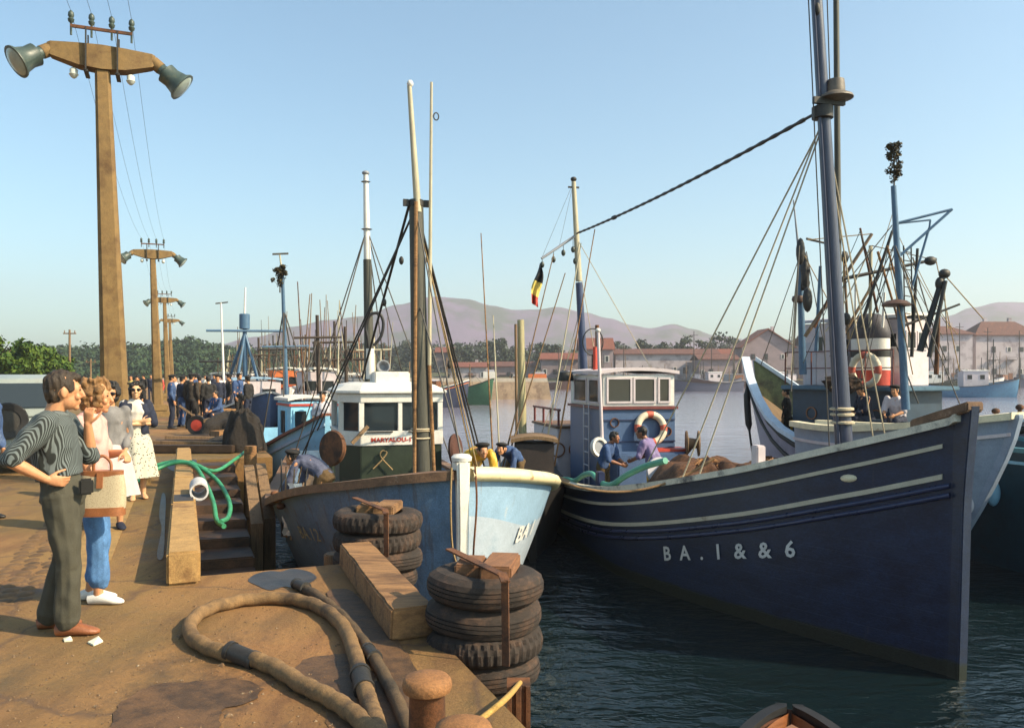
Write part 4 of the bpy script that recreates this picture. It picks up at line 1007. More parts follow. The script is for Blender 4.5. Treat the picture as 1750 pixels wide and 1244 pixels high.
# superstructure, drawn in world metres then parented
def gp(px, py, Y): return at(px, py, Y)
def wpole(name, a, b, r0, r1, m, n=10, parent=GB):
    mb = MB(); mb.tube([V(a).lerp(V(b), i / 4) for i in range(5)], [r0 + (r1 - r0) * i / 4 for i in range(5)], n); return mb.build(name, m, parent, smooth=40, world=True)
Mg = Matrix.Rotation(R(30), 3, 'Z')
gl = lambda x, y, z: V((14.0, 10.6, ZW)) + Mg @ V((x, y, z))
hb = house_box(GB, 'deck_house', (-.1, 10.75), (1.7, 2.9), mat('dark_blue_house', (.03, .06, .10), .5, .25, 5, .1), 1.0, 2.78)
for y in (9.8, 10.7, 11.6):
    mb = MB(); M_ = Matrix.Rotation(R(90), 3, 'Y'); mb.lathe([(.13, -.02), (.16, -.02), (.16, .03), (.13, .03)], 16, (-.955, y, 2.2), M_, closed_prof=True); mb.build('porthole', VARNISH, hb, smooth=50)
mb = MB(); mb.box((-.1, 10.7, 2.83), (2.1, 3.4, .10)); mb.build('boat_deck', mat('blue_deck_edge', (.07, .16, .24), .5, .2, 5, .1), GB, bevel=.02)
hb = house_box(GB, 'upper_house', (-.1, 11.55), (1.4, .9), PINKWHITE, 2.885, 4.4, wins=[('l', -.1, 3.9, .16, .34), ('f', -.35, 3.8, .4, .4), ('f', .35, 3.8, .4, .4)], roof=PALEGREY)
mb = MB(); mb.box((-.807, 11.75, 3.42), (.02, .34, 1.05)); mb.build('door', PALEGREY, hb, bevel=.005)
mb = MB()
for y in (9.2, 9.9, 10.6, 11.4, 12.2): mb.cyl((-1.2, y, 2.9), (-1.2, y, 3.7), .018, .018, 6)
for z in (3.3, 3.7): mb.cyl((-1.2, 9.2, z), (-1.2, 12.2, z), .015, .015, 6)
mb.build('guard_rail', mat('red_oxide_rail', (.20, .06, .05), .6, .2, 6, .1), GB, smooth=60)
hb = house_box(GB, 'pilot_house', (.35, 10.35), (1.0, 1.3), PINKWHITE, 2.885, 4.45, wins=[('l', -.4, 3.95, .22, .3), ('f', -.2, 3.95, .3, .36), ('f', .22, 3.95, .3, .36)], roof=WHITE)
# funnel
fc = V((-.62, 10.2, 0)); mb = MB()
mb.lathe([(.40, 2.9), (.41, 3.25)], 24, fc, Matrix.Diagonal((.85, 1.15, 1))); fu = mb.build('funnel', RED, GB, smooth=60)
for z0, z1, m_ in ((3.252, 3.55, WHITE), (3.552, 3.72, BLACK), (3.722, 3.98, WHITE)):
    mb = MB(); mb.lathe([(.41 - .01 * (z0 - 3), z0), (.41 - .01 * (z1 - 3), z1)], 24, fc, Matrix.Diagonal((.85, 1.15, 1))); mb.build('funnel_band', m_, fu, smooth=60)
mb = MB(); mb.lathe([(.40, 3.982), (.415, 4.02), (.40, 4.2), (.33, 4.42), (.2, 4.55), (.02, 4.58)], 24, fc, Matrix.Diagonal((.85, 1.15, 1))); mb.build('funnel_cowl', mat('sooty_grey', (.09, .08, .095), .6, .35, 6, .2, stain=(.02, .02, .02), sscale=4, samt=.45), fu, smooth=60)
# masts and derricks (pixel-estimated end points at their own depths)
wpole('foremast', gp(1548, 700, 17.2), gp(1527, 318, 17.2), .085, .055, MASTSKY, 12)
mb = MB(); mb.lathe([(.02, .06), (.2, .02), (.29, -.05), (.28, -.09), (.02, -.06)], 18, gp(1532, 516, 17.1)); mb.build('mast_lamp', mat('brown_enamel', (.13, .07, .05), .5, .3, 8, .1), GB, smooth=50, world=True)
wpole('aft_mast', gp(1372, 640, 19.5), gp(1366, 412, 19.5), .09, .06, MASTSKY, 12); wpole('aft_topmast', gp(1364, 420, 19.5), gp(1356, 342, 19.5), .03, .015, GREY, 8)
mb = MB(); mb.lathe([(.02, .1), (.13, .08), (.15, 0), (.12, -.06), (.02, -.08)], 14, gp(1364, 512, 19.4)); mb.build('mast_lamp', mat('brown_enamel', (.13, .07, .05)), GB, smooth=50, world=True)
for a, b_, Y, r in (((1527, 383), (1627, 358), 17.2, .03), ((1527, 383), (1590, 376), 17.2, .02), ((1627, 358), (1535, 440), 17.2, .03), ((1588, 390), (1556, 500), 17.2, .025), ((1590, 376), (1588, 392), 17.2, .02)):
    wpole('cross_tree', gp(a[0], a[1], Y), gp(b_[0], b_[1], Y), r, r, MASTSKY, 6)
for a, b_, Y, r, m_ in (((1376, 575), (1490, 400), 18.6, .045, WOOD), ((1392, 560), (1420, 500), 18.4, .03, RUST), ((1440, 477), (1600, 443), 18.2, .04, IRON), ((1572, 600), (1612, 470), 16.8, .07, BLACK), ((1588, 610), (1616, 480), 16.7, .05, IRON),
        ((1470, 560), (1525, 395), 17.8, .04, IRON), ((1488, 420), (1487, 560), 18.4, .045, MASTPALE), ((1500, 535), (1470, 390), 18.2, .03, RUST), ((1450, 580), (1441, 430), 18.3, .035, WOOD), ((1378, 408), (1420, 418), 19, .03, IRON), ((1500, 430), (1545, 580), 18, .03, PALEWOOD), ((1516, 420), (1560, 590), 17.6, .025, PALEWOOD)):
    wpole('derrick', gp(a[0], a[1], Y), gp(b_[0], b_[1], Y), r, r * .8, m_, 8)
for c, s_ in (((1368, 430), (.10, .1, .3)), ((1380, 512), (.11, .1, .28)), ((1444, 440), (.08, .08, .14)), ((1614, 468), (.12, .1, .1)), ((1590, 446), (.14, .1, .1)), ((1606, 485), (.09, .09, .14)), ((1446, 545), (.1, .1, .14))):
    mb = MB(); mb.ell(gp(c[0], c[1], 18.0 if c[0] < 1600 else 16.8), s_, 10, 7); mb.build('tackle_block', IRON, GB, smooth=60, world=True)
for a, b_, Y in (((1525, 385), (1385, 560), 17.5), ((1490, 420), (1600, 445), 18.2), ((1614, 470), (1680, 545), 16.8), ((1530, 430), (1480, 570), 17.3), ((1530, 420), (1600, 640), 17), ((1530, 420), (1640, 690), 16.6), ((1366, 440), (1300, 625), 20.5), ((1366, 440), (1345, 610), 20), ((1366, 420), (1440, 560), 19), ((1378, 430), (1410, 600), 19), ((1490, 400), (1440, 477), 18.3), ((1488, 400), (1380, 410), 18.8), ((1540, 440), (1590, 610), 17.1), ((1520, 450), (1560, 640), 17.1)):
    stay(GB, gp(a[0], a[1], Y), gp(b_[0], b_[1], Y), .012, WIRE if rnd.random() < .5 else ROPE, world=True)
mb = MB()   # ladder on the gantry
for k in range(9): mb.cyl(gp(1545, 430 + k * 15, 17.4), gp(1556, 432 + k * 15, 17.4), .012, .012, 5)
for x in (1544, 1557): mb.cyl(gp(x, 420, 17.4), gp(x + 2, 560, 17.4), .016, .016, 5)
mb.build('mast_ladder', IRON, GB, world=True)
for k in range(9):
    t = (3.2 + k * .42) / 14.5; q = HG.pt(t, HG.zs(t), -1); mb = MB(); mb.cyl(q + V((.05, 0, .02)), q + V((.05, 0, .22)), .035, .035, 8); mb.ell(q + V((.05, 0, .26)), (.075, .075, .06), 8, 6); mb.build('rail_post', RUST, GB, smooth=50)
mb = MB(); mb.box((.3, 12.65, 1.75), (.75, .9, .5)); mb.build('yellow_locker', mat('yellow_locker_paint', (.5, .32, .03), .5, .2, 5, .1), GB, bevel=.02)
mb = MB(); mb.box((.3, 12.65, 2.03), (.9, 1.05, .05)); mb.build('locker_lid', WHITE, GB, bevel=.01)
mb = MB(); q = HG.pt(.985, 2.4, -1); mb.tube(catmull([q + V((-.12, 0, .9)), q + V((-.16, .05, .2)), q + V((-.12, 0, -.8)), q + V((0, -.1, -1.9))], 6), [.05] * 6 + [.09] * 6 + [.03] * 7, 8); mb.build('hanging_fender', BLACK, GB, smooth=60)

g = random.Random(77)      # more running gear, blocks and hanging net on the trawler
for k in range(22):
    a = g.choice(((1527, 383), (1527, 420), (1488, 420), (1441, 440), (1612, 470), (1560, 440), (1600, 447), (1470, 395), (1366, 420), (1530, 350))); b_ = (a[0] + g.uniform(-110, 110), g.uniform(560, 690))
    if b_[0] > 1650: b_ = (1640, b_[1])
    if b_[0] < 1350: b_ = (1352, b_[1])
    stay(GB, gp(a[0], a[1], 17.6), gp(b_[0], b_[1], 17.2 + g.uniform(-.2, 1.2)), g.choice((.008, .011, .015)), [WIRE, IRON, PALEROPE, ROPE][k % 4], 'rigging_line', g.choice((0, 0, .15)), world=True)
for a, b_, Y, r, m_ in (((1395, 600), (1402, 455), 18.9, .05, MASTSKY), ((1462, 560), (1462, 470), 19, .03, WHITE), ((1508, 560), (1512, 500), 18.6, .035, WHITE), ((1558, 610), (1568, 425), 17.4, .04, IRON), ((1536, 560), (1640, 520), 17.3, .03, IRON), ((1420, 610), (1500, 470), 18.8, .04, WOOD), ((1600, 640), (1604, 540), 16.7, .05, RUST)):
    wpole('derrick', gp(a[0], a[1], Y), gp(b_[0], b_[1], Y), r, r * .75, m_, 8)
def blob(mb, c, r, seed, f=2.2, amp=.35, n=26, m=16):
    o = len(mb.v)
    for j in range(m + 1):
        a = -math.pi / 2 + math.pi * (j * .98 + .01 * m) / m
        for i in range(n):
            q = 2 * math.pi * i / n; d = V((math.cos(a) * math.cos(q), math.cos(a) * math.sin(q), math.sin(a))); k = 1 + amp * MN.noise(d * f + V((seed, 0, 0))) + amp * .5 * MN.noise(d * f * 3 + V((0, seed, 0)))
            mb.v.append(V(c) + V((d.x * r[0], d.y * r[1], d.z * r[2])) * k)
    for j in range(m):
        for i in range(n): a, b_ = o + j * n + i, o + j * n + (i + 1) % n; mb.f.append((a, b_, b_ + n, a + n))
for px, py, Y, s_ in ((1376, 470, 19.2, (.10, .1, .42)), (1440, 655, 18.0, (.4, .3, .22))):
    mb = MB(); c = gp(px, py, Y)
    blob(mb, c, s_, px * .1)
    mb.build('hung_net', mat('dark_brown_net', (.075, .04, .022), .95, .5, 25, 1.0, bdist=.04) if px != 1376 else IRON, GB, smooth=60, world=True)

for p_ in ((-.45, 3.0, 4.2), (-.28, 2.5, 4.75), (.12, 2.6, 4.8), (.65, 3.6, 3.3), (-.8, 4.3, 3.45)):      # blocks on the small boat's rigging
    mb = MB(); mb.ell(p_, (.035, .035, .06), 8, 6); mb.build('rigging_block', IRON, MBT, smooth=60)
for p_, w_ in (((-.62, 9.0, 2.78), .05), ((.30, 9.0, 2.6), .04)):
    pass
for z in (1.3, 1.75, 2.2):      # rivet strips and a ladder on the blue wheelhouse
    mb = MB(); mb.box((0, 8.985, z), (1.6, .02, .025)); mb.build('plate_seam', NAVYRAIL, NB)
mb = MB()
for k in range(6): mb.cyl((-.86, 9.75, .9 + k * .28), (-.86, 10.1, .9 + k * .28), .014, .014, 6)
for y in (9.75, 10.1): mb.cyl((-.86, y, .7), (-.86, y, 2.5), .018, .018, 6)
mb.build('side_ladder', PALEGREY, NB)
for x, z in ((.62, 1.95), (-.55, 2.15)):
    mb = MB(); mb.lathe([(.085, -.02), (.10, -.02), (.10, .03), (.085, .03)], 16, (x, 8.99, z), Matrix.Rotation(R(90), 3, 'X'), closed_prof=True); mb.build('vent_ring', RUST, NB, smooth=50)
# ---------------------------------------------------------------- tyre fenders, beam, bollards, hoses on the quay
def tyre_mesh(R_, r_in, h, style, seed):
    """tyre lying flat, axis z, base at z=0"""
    g = random.Random(seed); n = 120; prof = []
    rc = (R_ - r_in)
    half = [(r_in, .10), (r_in + .02, .02), (r_in + rc * .35, .0), (r_in + rc * .70, .006), (R_ - .04, .03), (R_ - .012, .07), (R_ - .003, .13)]
    prof = [(r, z * h / .4) for r, z in half] + ([(R_, h * .33), (R_ - .010, h * .34), (R_ - .010, h * .37), (R_ + .002, h * .38), (R_ + .003, h * .49), (R_ - .009, h * .495), (R_ - .009, h * .515), (R_ + .003, h * .52), (R_ + .002, h * .62), (R_ - .010, h * .63), (R_ - .010, h * .66), (R_, h * .67)] if style == 'rib' else [(R_ + .003, h / 2)]) + [(r, h - z * h / .4) for r, z in reversed(half)]
    mb = MB(); rings = []
    for k in range(n):
        a = 2 * math.pi * k / n; ring = []
        wob = 1 + .012 * math.sin(a * 2 + seed) + .006 * math.sin(a * 5 + seed * 2)
        for i, (r, z) in enumerate(prof):
            rr = r * wob
            shoulder = r > R_ - .05
            if style == 'lug' and r > R_ - .03:
                rr -= .014 if (k + (i > 7)) % 3 == 0 else 0
            
            ring.append(V((rr * math.cos(a), rr * math.sin(a), z + .006 * math.sin(a * 3 + seed))))
        rings.append(ring)
    rings.append(rings[0])
    # inside lining so that the bead has thickness
    mb.loft(rings, closed=False, cap=False)
    ins = []
    for k in range(n + 1):
        a = 2 * math.pi * k / n
        ins.append([V((r * math.cos(a), r * math.sin(a), z)) for r, z in ((r_in, .10 * h / .4), (r_in + rc * .7, .16 * h / .4), (r_in + rc * .7, h - .16 * h / .4), (r_in, h - .10 * h / .4))])
    mb.loft(ins, closed=False, cap=False)
    return mb
def tyre_stack(c, ztop, R_, hs, styles, labels, seed, group, drift):
    z = ztop; x, y = c.x, c.y
    for i, (h, st, lb) in enumerate(zip(hs, styles, labels)):
        z -= h * .97
        o = tyre_mesh(R_ * (1 - .012 * (i % 2)), R_ * .5, h, st, seed + i).build('tyre', RUBBER, smooth=28, loc=(0, 0, 0))
        o.location = (x + drift[i][0], y + drift[i][1], z); o.rotation_euler = (R(drift[i][2]), R(drift[i][3]), R(37 * i))
        tag(o, lb, 'tyre', group)
    return z
T1, T2 = at(829, 974, 5.3), at(645, 872, 7.9)
zb1 = tyre_stack(T1, T1.z, .375, (.19, .19, .19, .185), ('rib', 'rib', 'lug', 'rib'), ('topmost smooth tyre of the near fender stack, under the wooden block', 'second tyre from the top of the near fender stack', 'third tyre from the top of the near fender stack, its tread tilted', 'bottom tyre of the near fender stack, just above the rusty pile'), 3, 'old tyres stacked as fenders', ((0, 0, -1, 1), (-.01, .01, 1, 0), (.0, -.01, -4, 3), (-.015, 0, -3, 5)))
zb2 = tyre_stack(T2, T2.z, .425, (.19, .19, .20, .19), ('lug', 'lug', 'rib', 'rib'), ('topmost tyre of the far fender stack, with deep lugs and a wooden block', 'second lugged tyre from the top of the far fender stack', 'third tyre from the top of the far fender stack', 'bottom tyre of the far fender stack, behind the beam end'), 13, 'old tyres stacked as fenders', ((0, 0, -1, 2), (.0, 0, 0, -1), (.01, 0, -2, 2), (-.03, 0, -2, 3)))
for c, lb in ((T1, 'timber fender pile inside the near tyre stack'), (T2, 'timber fender pile inside the far tyre stack')):
    mb = MB(); mb.cyl(V((c.x, c.y, ZW - 1.2)), V((c.x, c.y, c.z - .09)), .15, .145, 14); one('fender_pile', lb, 'pile', mb, DARKWOOD, smooth=40, bevel=.01)
for c, lb, s, rz in ((T1, 'pair of rusty wooden wedges lying across the near tyre stack', 1.0, -.35), (T2, 'pair of pale wooden wedges lying across the far tyre stack', .95, -.3)):
    t_ = thing('fender_block', lb, 'wooden block', (c.x, c.y, c.z), rz)
    mb = MB(); mb.box((-.10, .0, .01), (.17, .30, .10), .25); mb.build('wedge', PALEWOOD if c is T2 else mat('rust_stained_timber', (.30, .135, .06), .8, .3, 6, .3, stretch=(5, 1, 5)), t_, bevel=.012)
    mb = MB(); mb.box((.10, .02, .03), (.20, .42, .09), .2); mb.build('wedge', PALEWOOD if c is T2 else mat('rust_stained_timber', (.34, .16, .09)), t_, bevel=.012)
    mb = MB(); mb.bar((-.30, .10, .095), (.25, -.36, .075), .055, .012); mb.bar((.245, -.34, .08), (.30, -.425, .05), .055, .012)
    x, y = (.293, -.415)
    mb.bar((x, y, .06), (x + .01, y - .012, -.44 if c is T1 else -.34), .045, .012, up=(0, 1, 0)); mb.build('iron_strap', RUST, t_)
# beam between the stacks and its brackets
BA, BB = qp(5.12, 1.36), qp(7.30, 1.42)
mb = MB(); n = 14; rings = []
g = random.Random(4)
for i in range(n + 1):
    p = BA.lerp(BB, i / n); j = lambda: g.uniform(-.006, .006)
    rings.append([p - NX * (.145 + j()) + V((0, 0, .005)), p + NX * .145 + V((0, 0, .005)), p + NX * (.14 + j()) + V((0, 0, .21 + j() * .7)), p - NX * (.135 + j()) + V((0, 0, .21 + j() * .7))])
mb.loft(rings); one('fender_beam', 'pale timber beam lying along the quay edge between the two tyre stacks', 'beam', mb, PALEWOOD, bevel=.012)
c = at(573, 945, 8.1); mb = MB(); mb.cyl((c.x, c.y, ZW - 1), (c.x, c.y, c.z), .115, .11, 14); one('mooring_pile', 'squat timber pile with a pale sunlit top left of the far tyre stack', 'pile', mb, WOOD, smooth=40, bevel=.012)
# bollards
b1 = gnd(730, 1152, .36); t_ = thing('bollard', 'rusty iron bollard with a flat round cap in the foreground', 'bollard', (b1.x, b1.y, 0), 0, 'rusty iron bollards at the quay edge')
mb = MB(); mb.lathe([(.125, -.02), (.125, .015), (.085, .04), (.08, .27), (.092, .285)], 28); mb.build('post', RUST, t_, smooth=50)
mb = MB(); mb.lathe([(.085, .283), (.106, .29), (.112, .31), (.108, .335), (.095, .35), (.02, .358)], 28); mb.build('cap', RUSTTOP, t_, smooth=50)
b2 = gnd(792, 1232, .30); t_ = thing('bollard', 'low squat rusty bollard beside a yellow rope at the bottom edge', 'bollard', (b2.x, b2.y, 0), 0, 'rusty iron bollards at the quay edge')
mb = MB(); mb.lathe([(.13, -.02), (.13, .02), (.09, .06), (.088, .21)], 24); mb.build('post', RUST, t_, smooth=50)
mb = MB(); mb.lathe([(.09, .208), (.118, .225), (.125, .25), (.11, .285), (.06, .305), (.01, .31)], 24); mb.build('cap', RUSTTOP, t_, smooth=60)
mb = MB(); mb.tube(catmull([gnd(800, 1244, .22), gnd(835, 1218, .25), gnd(868, 1190, .25), at(889, 1166, 4.72)], 8), .014, 8)
one('mooring_rope', 'taut yellow rope running from the squat bollard over the quay edge', 'rope', mb, mat('yellow_rope', (.5, .30, .08), .9, .25, 40, .4), smooth=60)
mb = MB(); mb.tube(catmull([b2 + V((.1 * math.cos(a), .1 * math.sin(a), -.14 + .02 * math.sin(a * 2))) for a in [k * .7 for k in range(10)]], 4), .014, 6)
one('rope_coil', 'brown rope coiled round the squat rusty bollard', 'rope', mb, ROPE, smooth=60)
mb = MB(); p = at(884, 1168, 4.72); rings = []
for z in (p.z, ZW - 1):
    rings.append([V((p.x + x, p.y + y, z)) for x, y in ((-.06, -.05), (-.035, -.05), (-.03, -.03), (-.012, -.03), (-.007, -.05), (.02, -.05), (.025, -.03), (.045, -.03), (.05, -.05), (.075, -.05), (.075, .1), (-.06, .1))])
mb.loft(rings); one('sheet_pile', 'orange rusty grooved fender pile under the yellow rope', 'pile', mb, RUST)
# hoses
HOSE = mat('hose_canvas', (.28, .16, .065), .85, .3, 14, .5, stain=(.09, .055, .03), sscale=3, samt=.45)
def hose(name, pts, r, label, m, bands=()):
    P_ = catmull([gnd(px, py, r) for px, py in pts], 14); g = random.Random(len(pts))
    P_ = [p + V((0, 0, .004 * math.sin(i * .7))) for i, p in enumerate(P_)]
    t_ = thing(name, label, 'hose', (P_[0].x, P_[0].y, 0))
    mb = MB(); mb.tube(P_, [r * (1 + .03 * math.sin(i * 2.1)) for i in range(len(P_))], 14); mb.build('tube', m, t_, smooth=60, world=True)
    for k in bands:
        i = int(k * (len(P_) - 2)); a, b_ = P_[i], P_[i + 1]; d = (b_ - a).normalized(); mb = MB(); mb.cyl(a - d * .09, a + d * .09, r * 1.16, r * 1.16, 14); mb.cyl(a - d * .11, a - d * .08, r * 1.28, r * 1.28, 14); mb.cyl(a + d * .08, a + d * .11, r * 1.28, r * 1.28, 14); mb.build('coupling', IRON, t_, smooth=40, world=True)
hose('suction_hose', [(655, 1275), (636, 1215), (618, 1160), (604, 1110), (585, 1068), (548, 1038), (500, 1024), (430, 1024), (362, 1038), (327, 1062), (330, 1090), (372, 1112), (425, 1124), (470, 1140), (515, 1168), (560, 1190), (600, 1216), (650, 1262)], .046, 'thick tan hose curled in a loop on the sunlit quay', HOSE, (.115, .70))
hose('suction_hose', [(512, 1000), (545, 1020), (582, 1050), (612, 1085), (640, 1125), (662, 1165), (682, 1205), (705, 1262)], .036, 'thinner dark hose lying straight beside the looped hose', mat('dark_hose', (.14, .085, .04), .85, .3, 14, .5, stain=(.05, .035, .02), sscale=3, samt=.45), (.02, .55))
# paper scraps
for l, lb in (([(150, 1096), (168, 1086), (176, 1094), (160, 1101)], 'larger crumpled scrap of white paper on the quay by the man'), ([(108, 1090), (122, 1088), (124, 1093), (110, 1094)], 'tiny white paper scrap at the toe of the man')):
    P_ = [gnd(*q, .012) for q in l]; c = sum(P_, V()) / 4; mb = MB(); mb.add([p for p in P_] + [c + V((.01, .008, .016))] + [p - V((0, 0, .01)) for p in P_], [(0, 1, 4), (1, 2, 4), (2, 3, 4), (3, 0, 4), (5, 6, 1, 0), (6, 7, 2, 1), (7, 8, 3, 2), (8, 5, 0, 3)])
    one('paper_scrap', lb, 'paper', mb, mat('paper', (.7, .66, .5), .8, .1, 10, .1))
# things beside the steps: pipe, straps, green hoses, timbers
mb = MB(); c = qp(10.55, .17, .33); mb.lathe([(.085, -.30), (.105, -.30), (.105, .30), (.085, .30)], 22, c, Matrix.Rotation(math.atan2(.928, -.372), 3, 'Z') @ Matrix.Rotation(R(90), 3, 'Y'), closed_prof=True)
one('pipe_section', 'short white pipe lying on the kerb beside the steps', 'pipe', mb, mat('cement_pipe', (.55, .53, .52), .75, .12, 6, .2, stain=(.3, .25, .22), sscale=2, samt=.36), smooth=50)
mb = MB()
mb.prism([qp(9.95, -.134), qp(9.95, .134), qp(10.55, .134), qp(10.55, -.134)], .0, .274); one('wet_sack', 'dark wet sacking folded over the kerb by the white pipe', 'sack', mb, mat('wet_cloth', (.05, .042, .04), .6, .3, 8, .6), bevel=.03)
for k, (lb, l) in enumerate((('green hose hanging over the kerb down onto the steps', [(-1.6, 13.6, .05), (-1.0, 13.9, .06), (-.3, 14.0, .30), (.1, 13.8, .31), (.45, 13.2, .12), (.6, 12.3, -.1), (.56, 11.7, -.22), (.44, 11.2, -.2)]),
        ('second green hose, looping from the kerb to the steps', [(-1.5, 13.2, .04), (-.8, 13.5, .04), (-.25, 13.9, .29), (.12, 13.7, .30), (.30, 12.9, .1), (.38, 12.0, -.06), (.40, 11.4, -.2), (.48, 11.1, -.24)]),
        ('pale green hose running along the top of the steps', [(.1, 14.0, .31), (.5, 15.2, .02), (.9, 16.3, .1), (1.2, 17.2, .2)]))):
    mb = MB(); mb.tube(catmull([qp(b_, a, z) for a, b_, z in l], 8), .032, 10); one('green_hose', lb, 'hose', mb, GREENROPE, smooth=60)
for w_, t0, h, lb in ((1.05, 13.2, .12, 'left brown timber fender standing at the outer side of the steps'), (1.28, 13.6, .1, 'right brown timber fender standing beside the outer edge of the steps')):
    mb = MB(); mb.loft([[qp(t0 + .0, w_ - .09, z) , qp(t0, w_ + .09, z), qp(t0 + .24, w_ + .09, z), qp(t0 + .24, w_ - .09, z)] for z in (ZW - 1, -.6)] + [[qp(t0 + 1.6, w_ - .08, h), qp(t0 + 1.6, w_ + .08, h), qp(t0 + 1.8, w_ + .08, h), qp(t0 + 1.8, w_ - .08, h)]])
    one('timber_fender', lb, 'timber', mb, WOOD)
mb = MB(); mb.cyl(qp(16.6, 1.2, ZW - 1), qp(16.6, 1.2, .32), .13, .12, 12); one('mooring_post', 'pale topped mooring post beyond the steps', 'post', mb, PALEWOOD, smooth=40, bevel=.01)
g = random.Random(17)
for i in range(5):   # timbers and dark heaps beyond the steps
    a = qp(19.5 + i * .7, -1.0 + .2 * i, .1 + .04 * (i % 2)); b_ = qp(18.6 + i * .9, 1.0 - .1 * i, .1); mb = MB(); mb.bar(a, b_, .2, .16)
    one('timber_baulk', ['front-most brown timber baulk lying at the top of the steps', 'second brown baulk lying behind the front-most one', 'middle baulk of the five beyond the steps', 'fourth baulk behind the green hose', 'farthest baulk, at the feet of the standing men'][i], 'timber', mb, WOOD if i % 2 else DARKWOOD, bevel=.015, group='timber baulks beyond the steps')
mb = MB()
def heap(name, label, c, r, m, seed, n=60, kind=None, cat='net', cord=None):
    """a heaped net: lumpy mound with folds and loops of cord"""
    g = random.Random(seed); mb = MB(); nu, nv = 40, 12
    for j in range(nv + 1):
        k = j / nv
        for i in range(nu):
            a = 2 * math.pi * i / nu
            rr = max(0, math.cos(k * 1.57)) ** .75
            f = 1 + .16 * math.sin(a * 5 + seed) * k + .22 * (MN.noise(V((math.cos(a) * 2.2 + seed, math.sin(a) * 2.2, k * 3))))
            z = r[2] * math.sin(k * 1.57) * (1 + .25 * MN.noise(V((math.cos(a) * 3 + seed, math.sin(a) * 3, k * 4 + 7))))
            mb.v.append(V((c[0] + r[0] * rr * f * math.cos(a), c[1] + r[1] * rr * f * math.sin(a), c[2] + z)))
    for j in range(nv):
        for i in range(nu): a, b_ = j * nu + i, j * nu + (i + 1) % nu; mb.f.append((a, b_, b_ + nu, a + nu))
    o = mb.build(name, m, smooth=70, loc=(c[0], c[1], c[2])); tag(o, label, cat)
    mb = MB()
    for q in range(n):
        a = g.uniform(0, 6.28); k = g.random() ** .7; p = []
        for s_ in range(4):
            aa = a + s_ * g.uniform(.06, .2); kk = min(1, max(0, k + g.uniform(-.15, .15))); z = r[2] * (1 - kk ** 1.8) + .02
            p.append(V((c[0] + r[0] * kk * math.cos(aa), c[1] + r[1] * kk * math.sin(aa), c[2] + z + g.uniform(-.01, .03))))
        mb.tube(catmull(p, 3), g.uniform(.006, .013), 4)
    l = mb.build('net_cords', cord or ROPE, o, world=True, smooth=60, normals=False); l['kind'] = 'stuff'
    return o
heap('net_heap', 'dark heap of nets piled at the quay edge beyond the steps', qp(20.6, 1.05, 0), (.55, .9, .26), mat('dark_netting', (.035, .026, .02), .95, .5, 20, 1, bdist=.04), 3, 90, cord=DARKWOOD)
heap('net_heap', 'low black heap of nets farther along the quay edge, by the blue boat', qp(24.5, 1.25, 0), (.7, 1.5, .6), mat('dark_netting', (.035, .026, .02)), 5, 90, cord=DARKWOOD)
mb = MB(); c = qp(24.6, .35, .28); M_ = Matrix.Rotation(R(90), 3, 'X'); t_ = thing('cart', 'small hand cart with a red wheel on the quay by the men', 'cart', (c.x, c.y, 0))
mb.lathe([(.16, -.05), (.27, -.06), (.28, 0), (.27, .06), (.16, .05)], 20, c, M_, closed_prof=True); mb.build('tyre', BLACK, t_, smooth=50, world=True)
mb = MB(); mb.lathe([(.02, -.06), (.17, -.045), (.17, .045), (.02, .06)], 16, c, M_); mb.build('wheel_disc', RED, t_, smooth=40, world=True)
mb = MB(); mb.box(c + V((.75, .5, .12)), (1.3, .9, .10), .2); mb.bar(c + V((.1, .1, .1)), c + V((-.5, .0, .55)), .05, .05); mb.build('cart_bed', WOOD, t_, world=True)
for i, (t_, w_, s, lb) in enumerate(((29, .3, (.7, .5, .35), 'wooden fish crate standing alone beyond the cart'), (27.6, 1.2, (.6, .5, .3), 'lower wooden fish crate of a pair by the quay edge'), (27.6, 1.2, (.6, .5, .3), 'wooden fish crate stacked on the lower one by the quay edge'), (22.5, .95, (.5, .45, .25), 'wooden fish crate between the two dark net heaps'))):
    c = qp(t_, w_, (.31 if i == 2 else 0)); tt = thing('fish_crate', lb, 'crate', c, .3 * i, 'wooden fish crates on the quay')
    for x in (-1, 1): mb = MB(); mb.box((x * (s[0] / 2 - .015), 0, s[2] / 2), (.03, s[1] - .062, s[2])); mb.build('side_board', WOOD, tt)
    for y in (-1, 1): mb = MB(); mb.box((0, y * (s[1] / 2 - .015), s[2] / 2), (s[0], .03, s[2])); mb.build('side_board', PALEWOOD, tt)
    mb = MB(); mb.box((0, 0, .03), (s[0] - .07, s[1] - .07, .03)); mb.build('bottom', WOOD, tt)
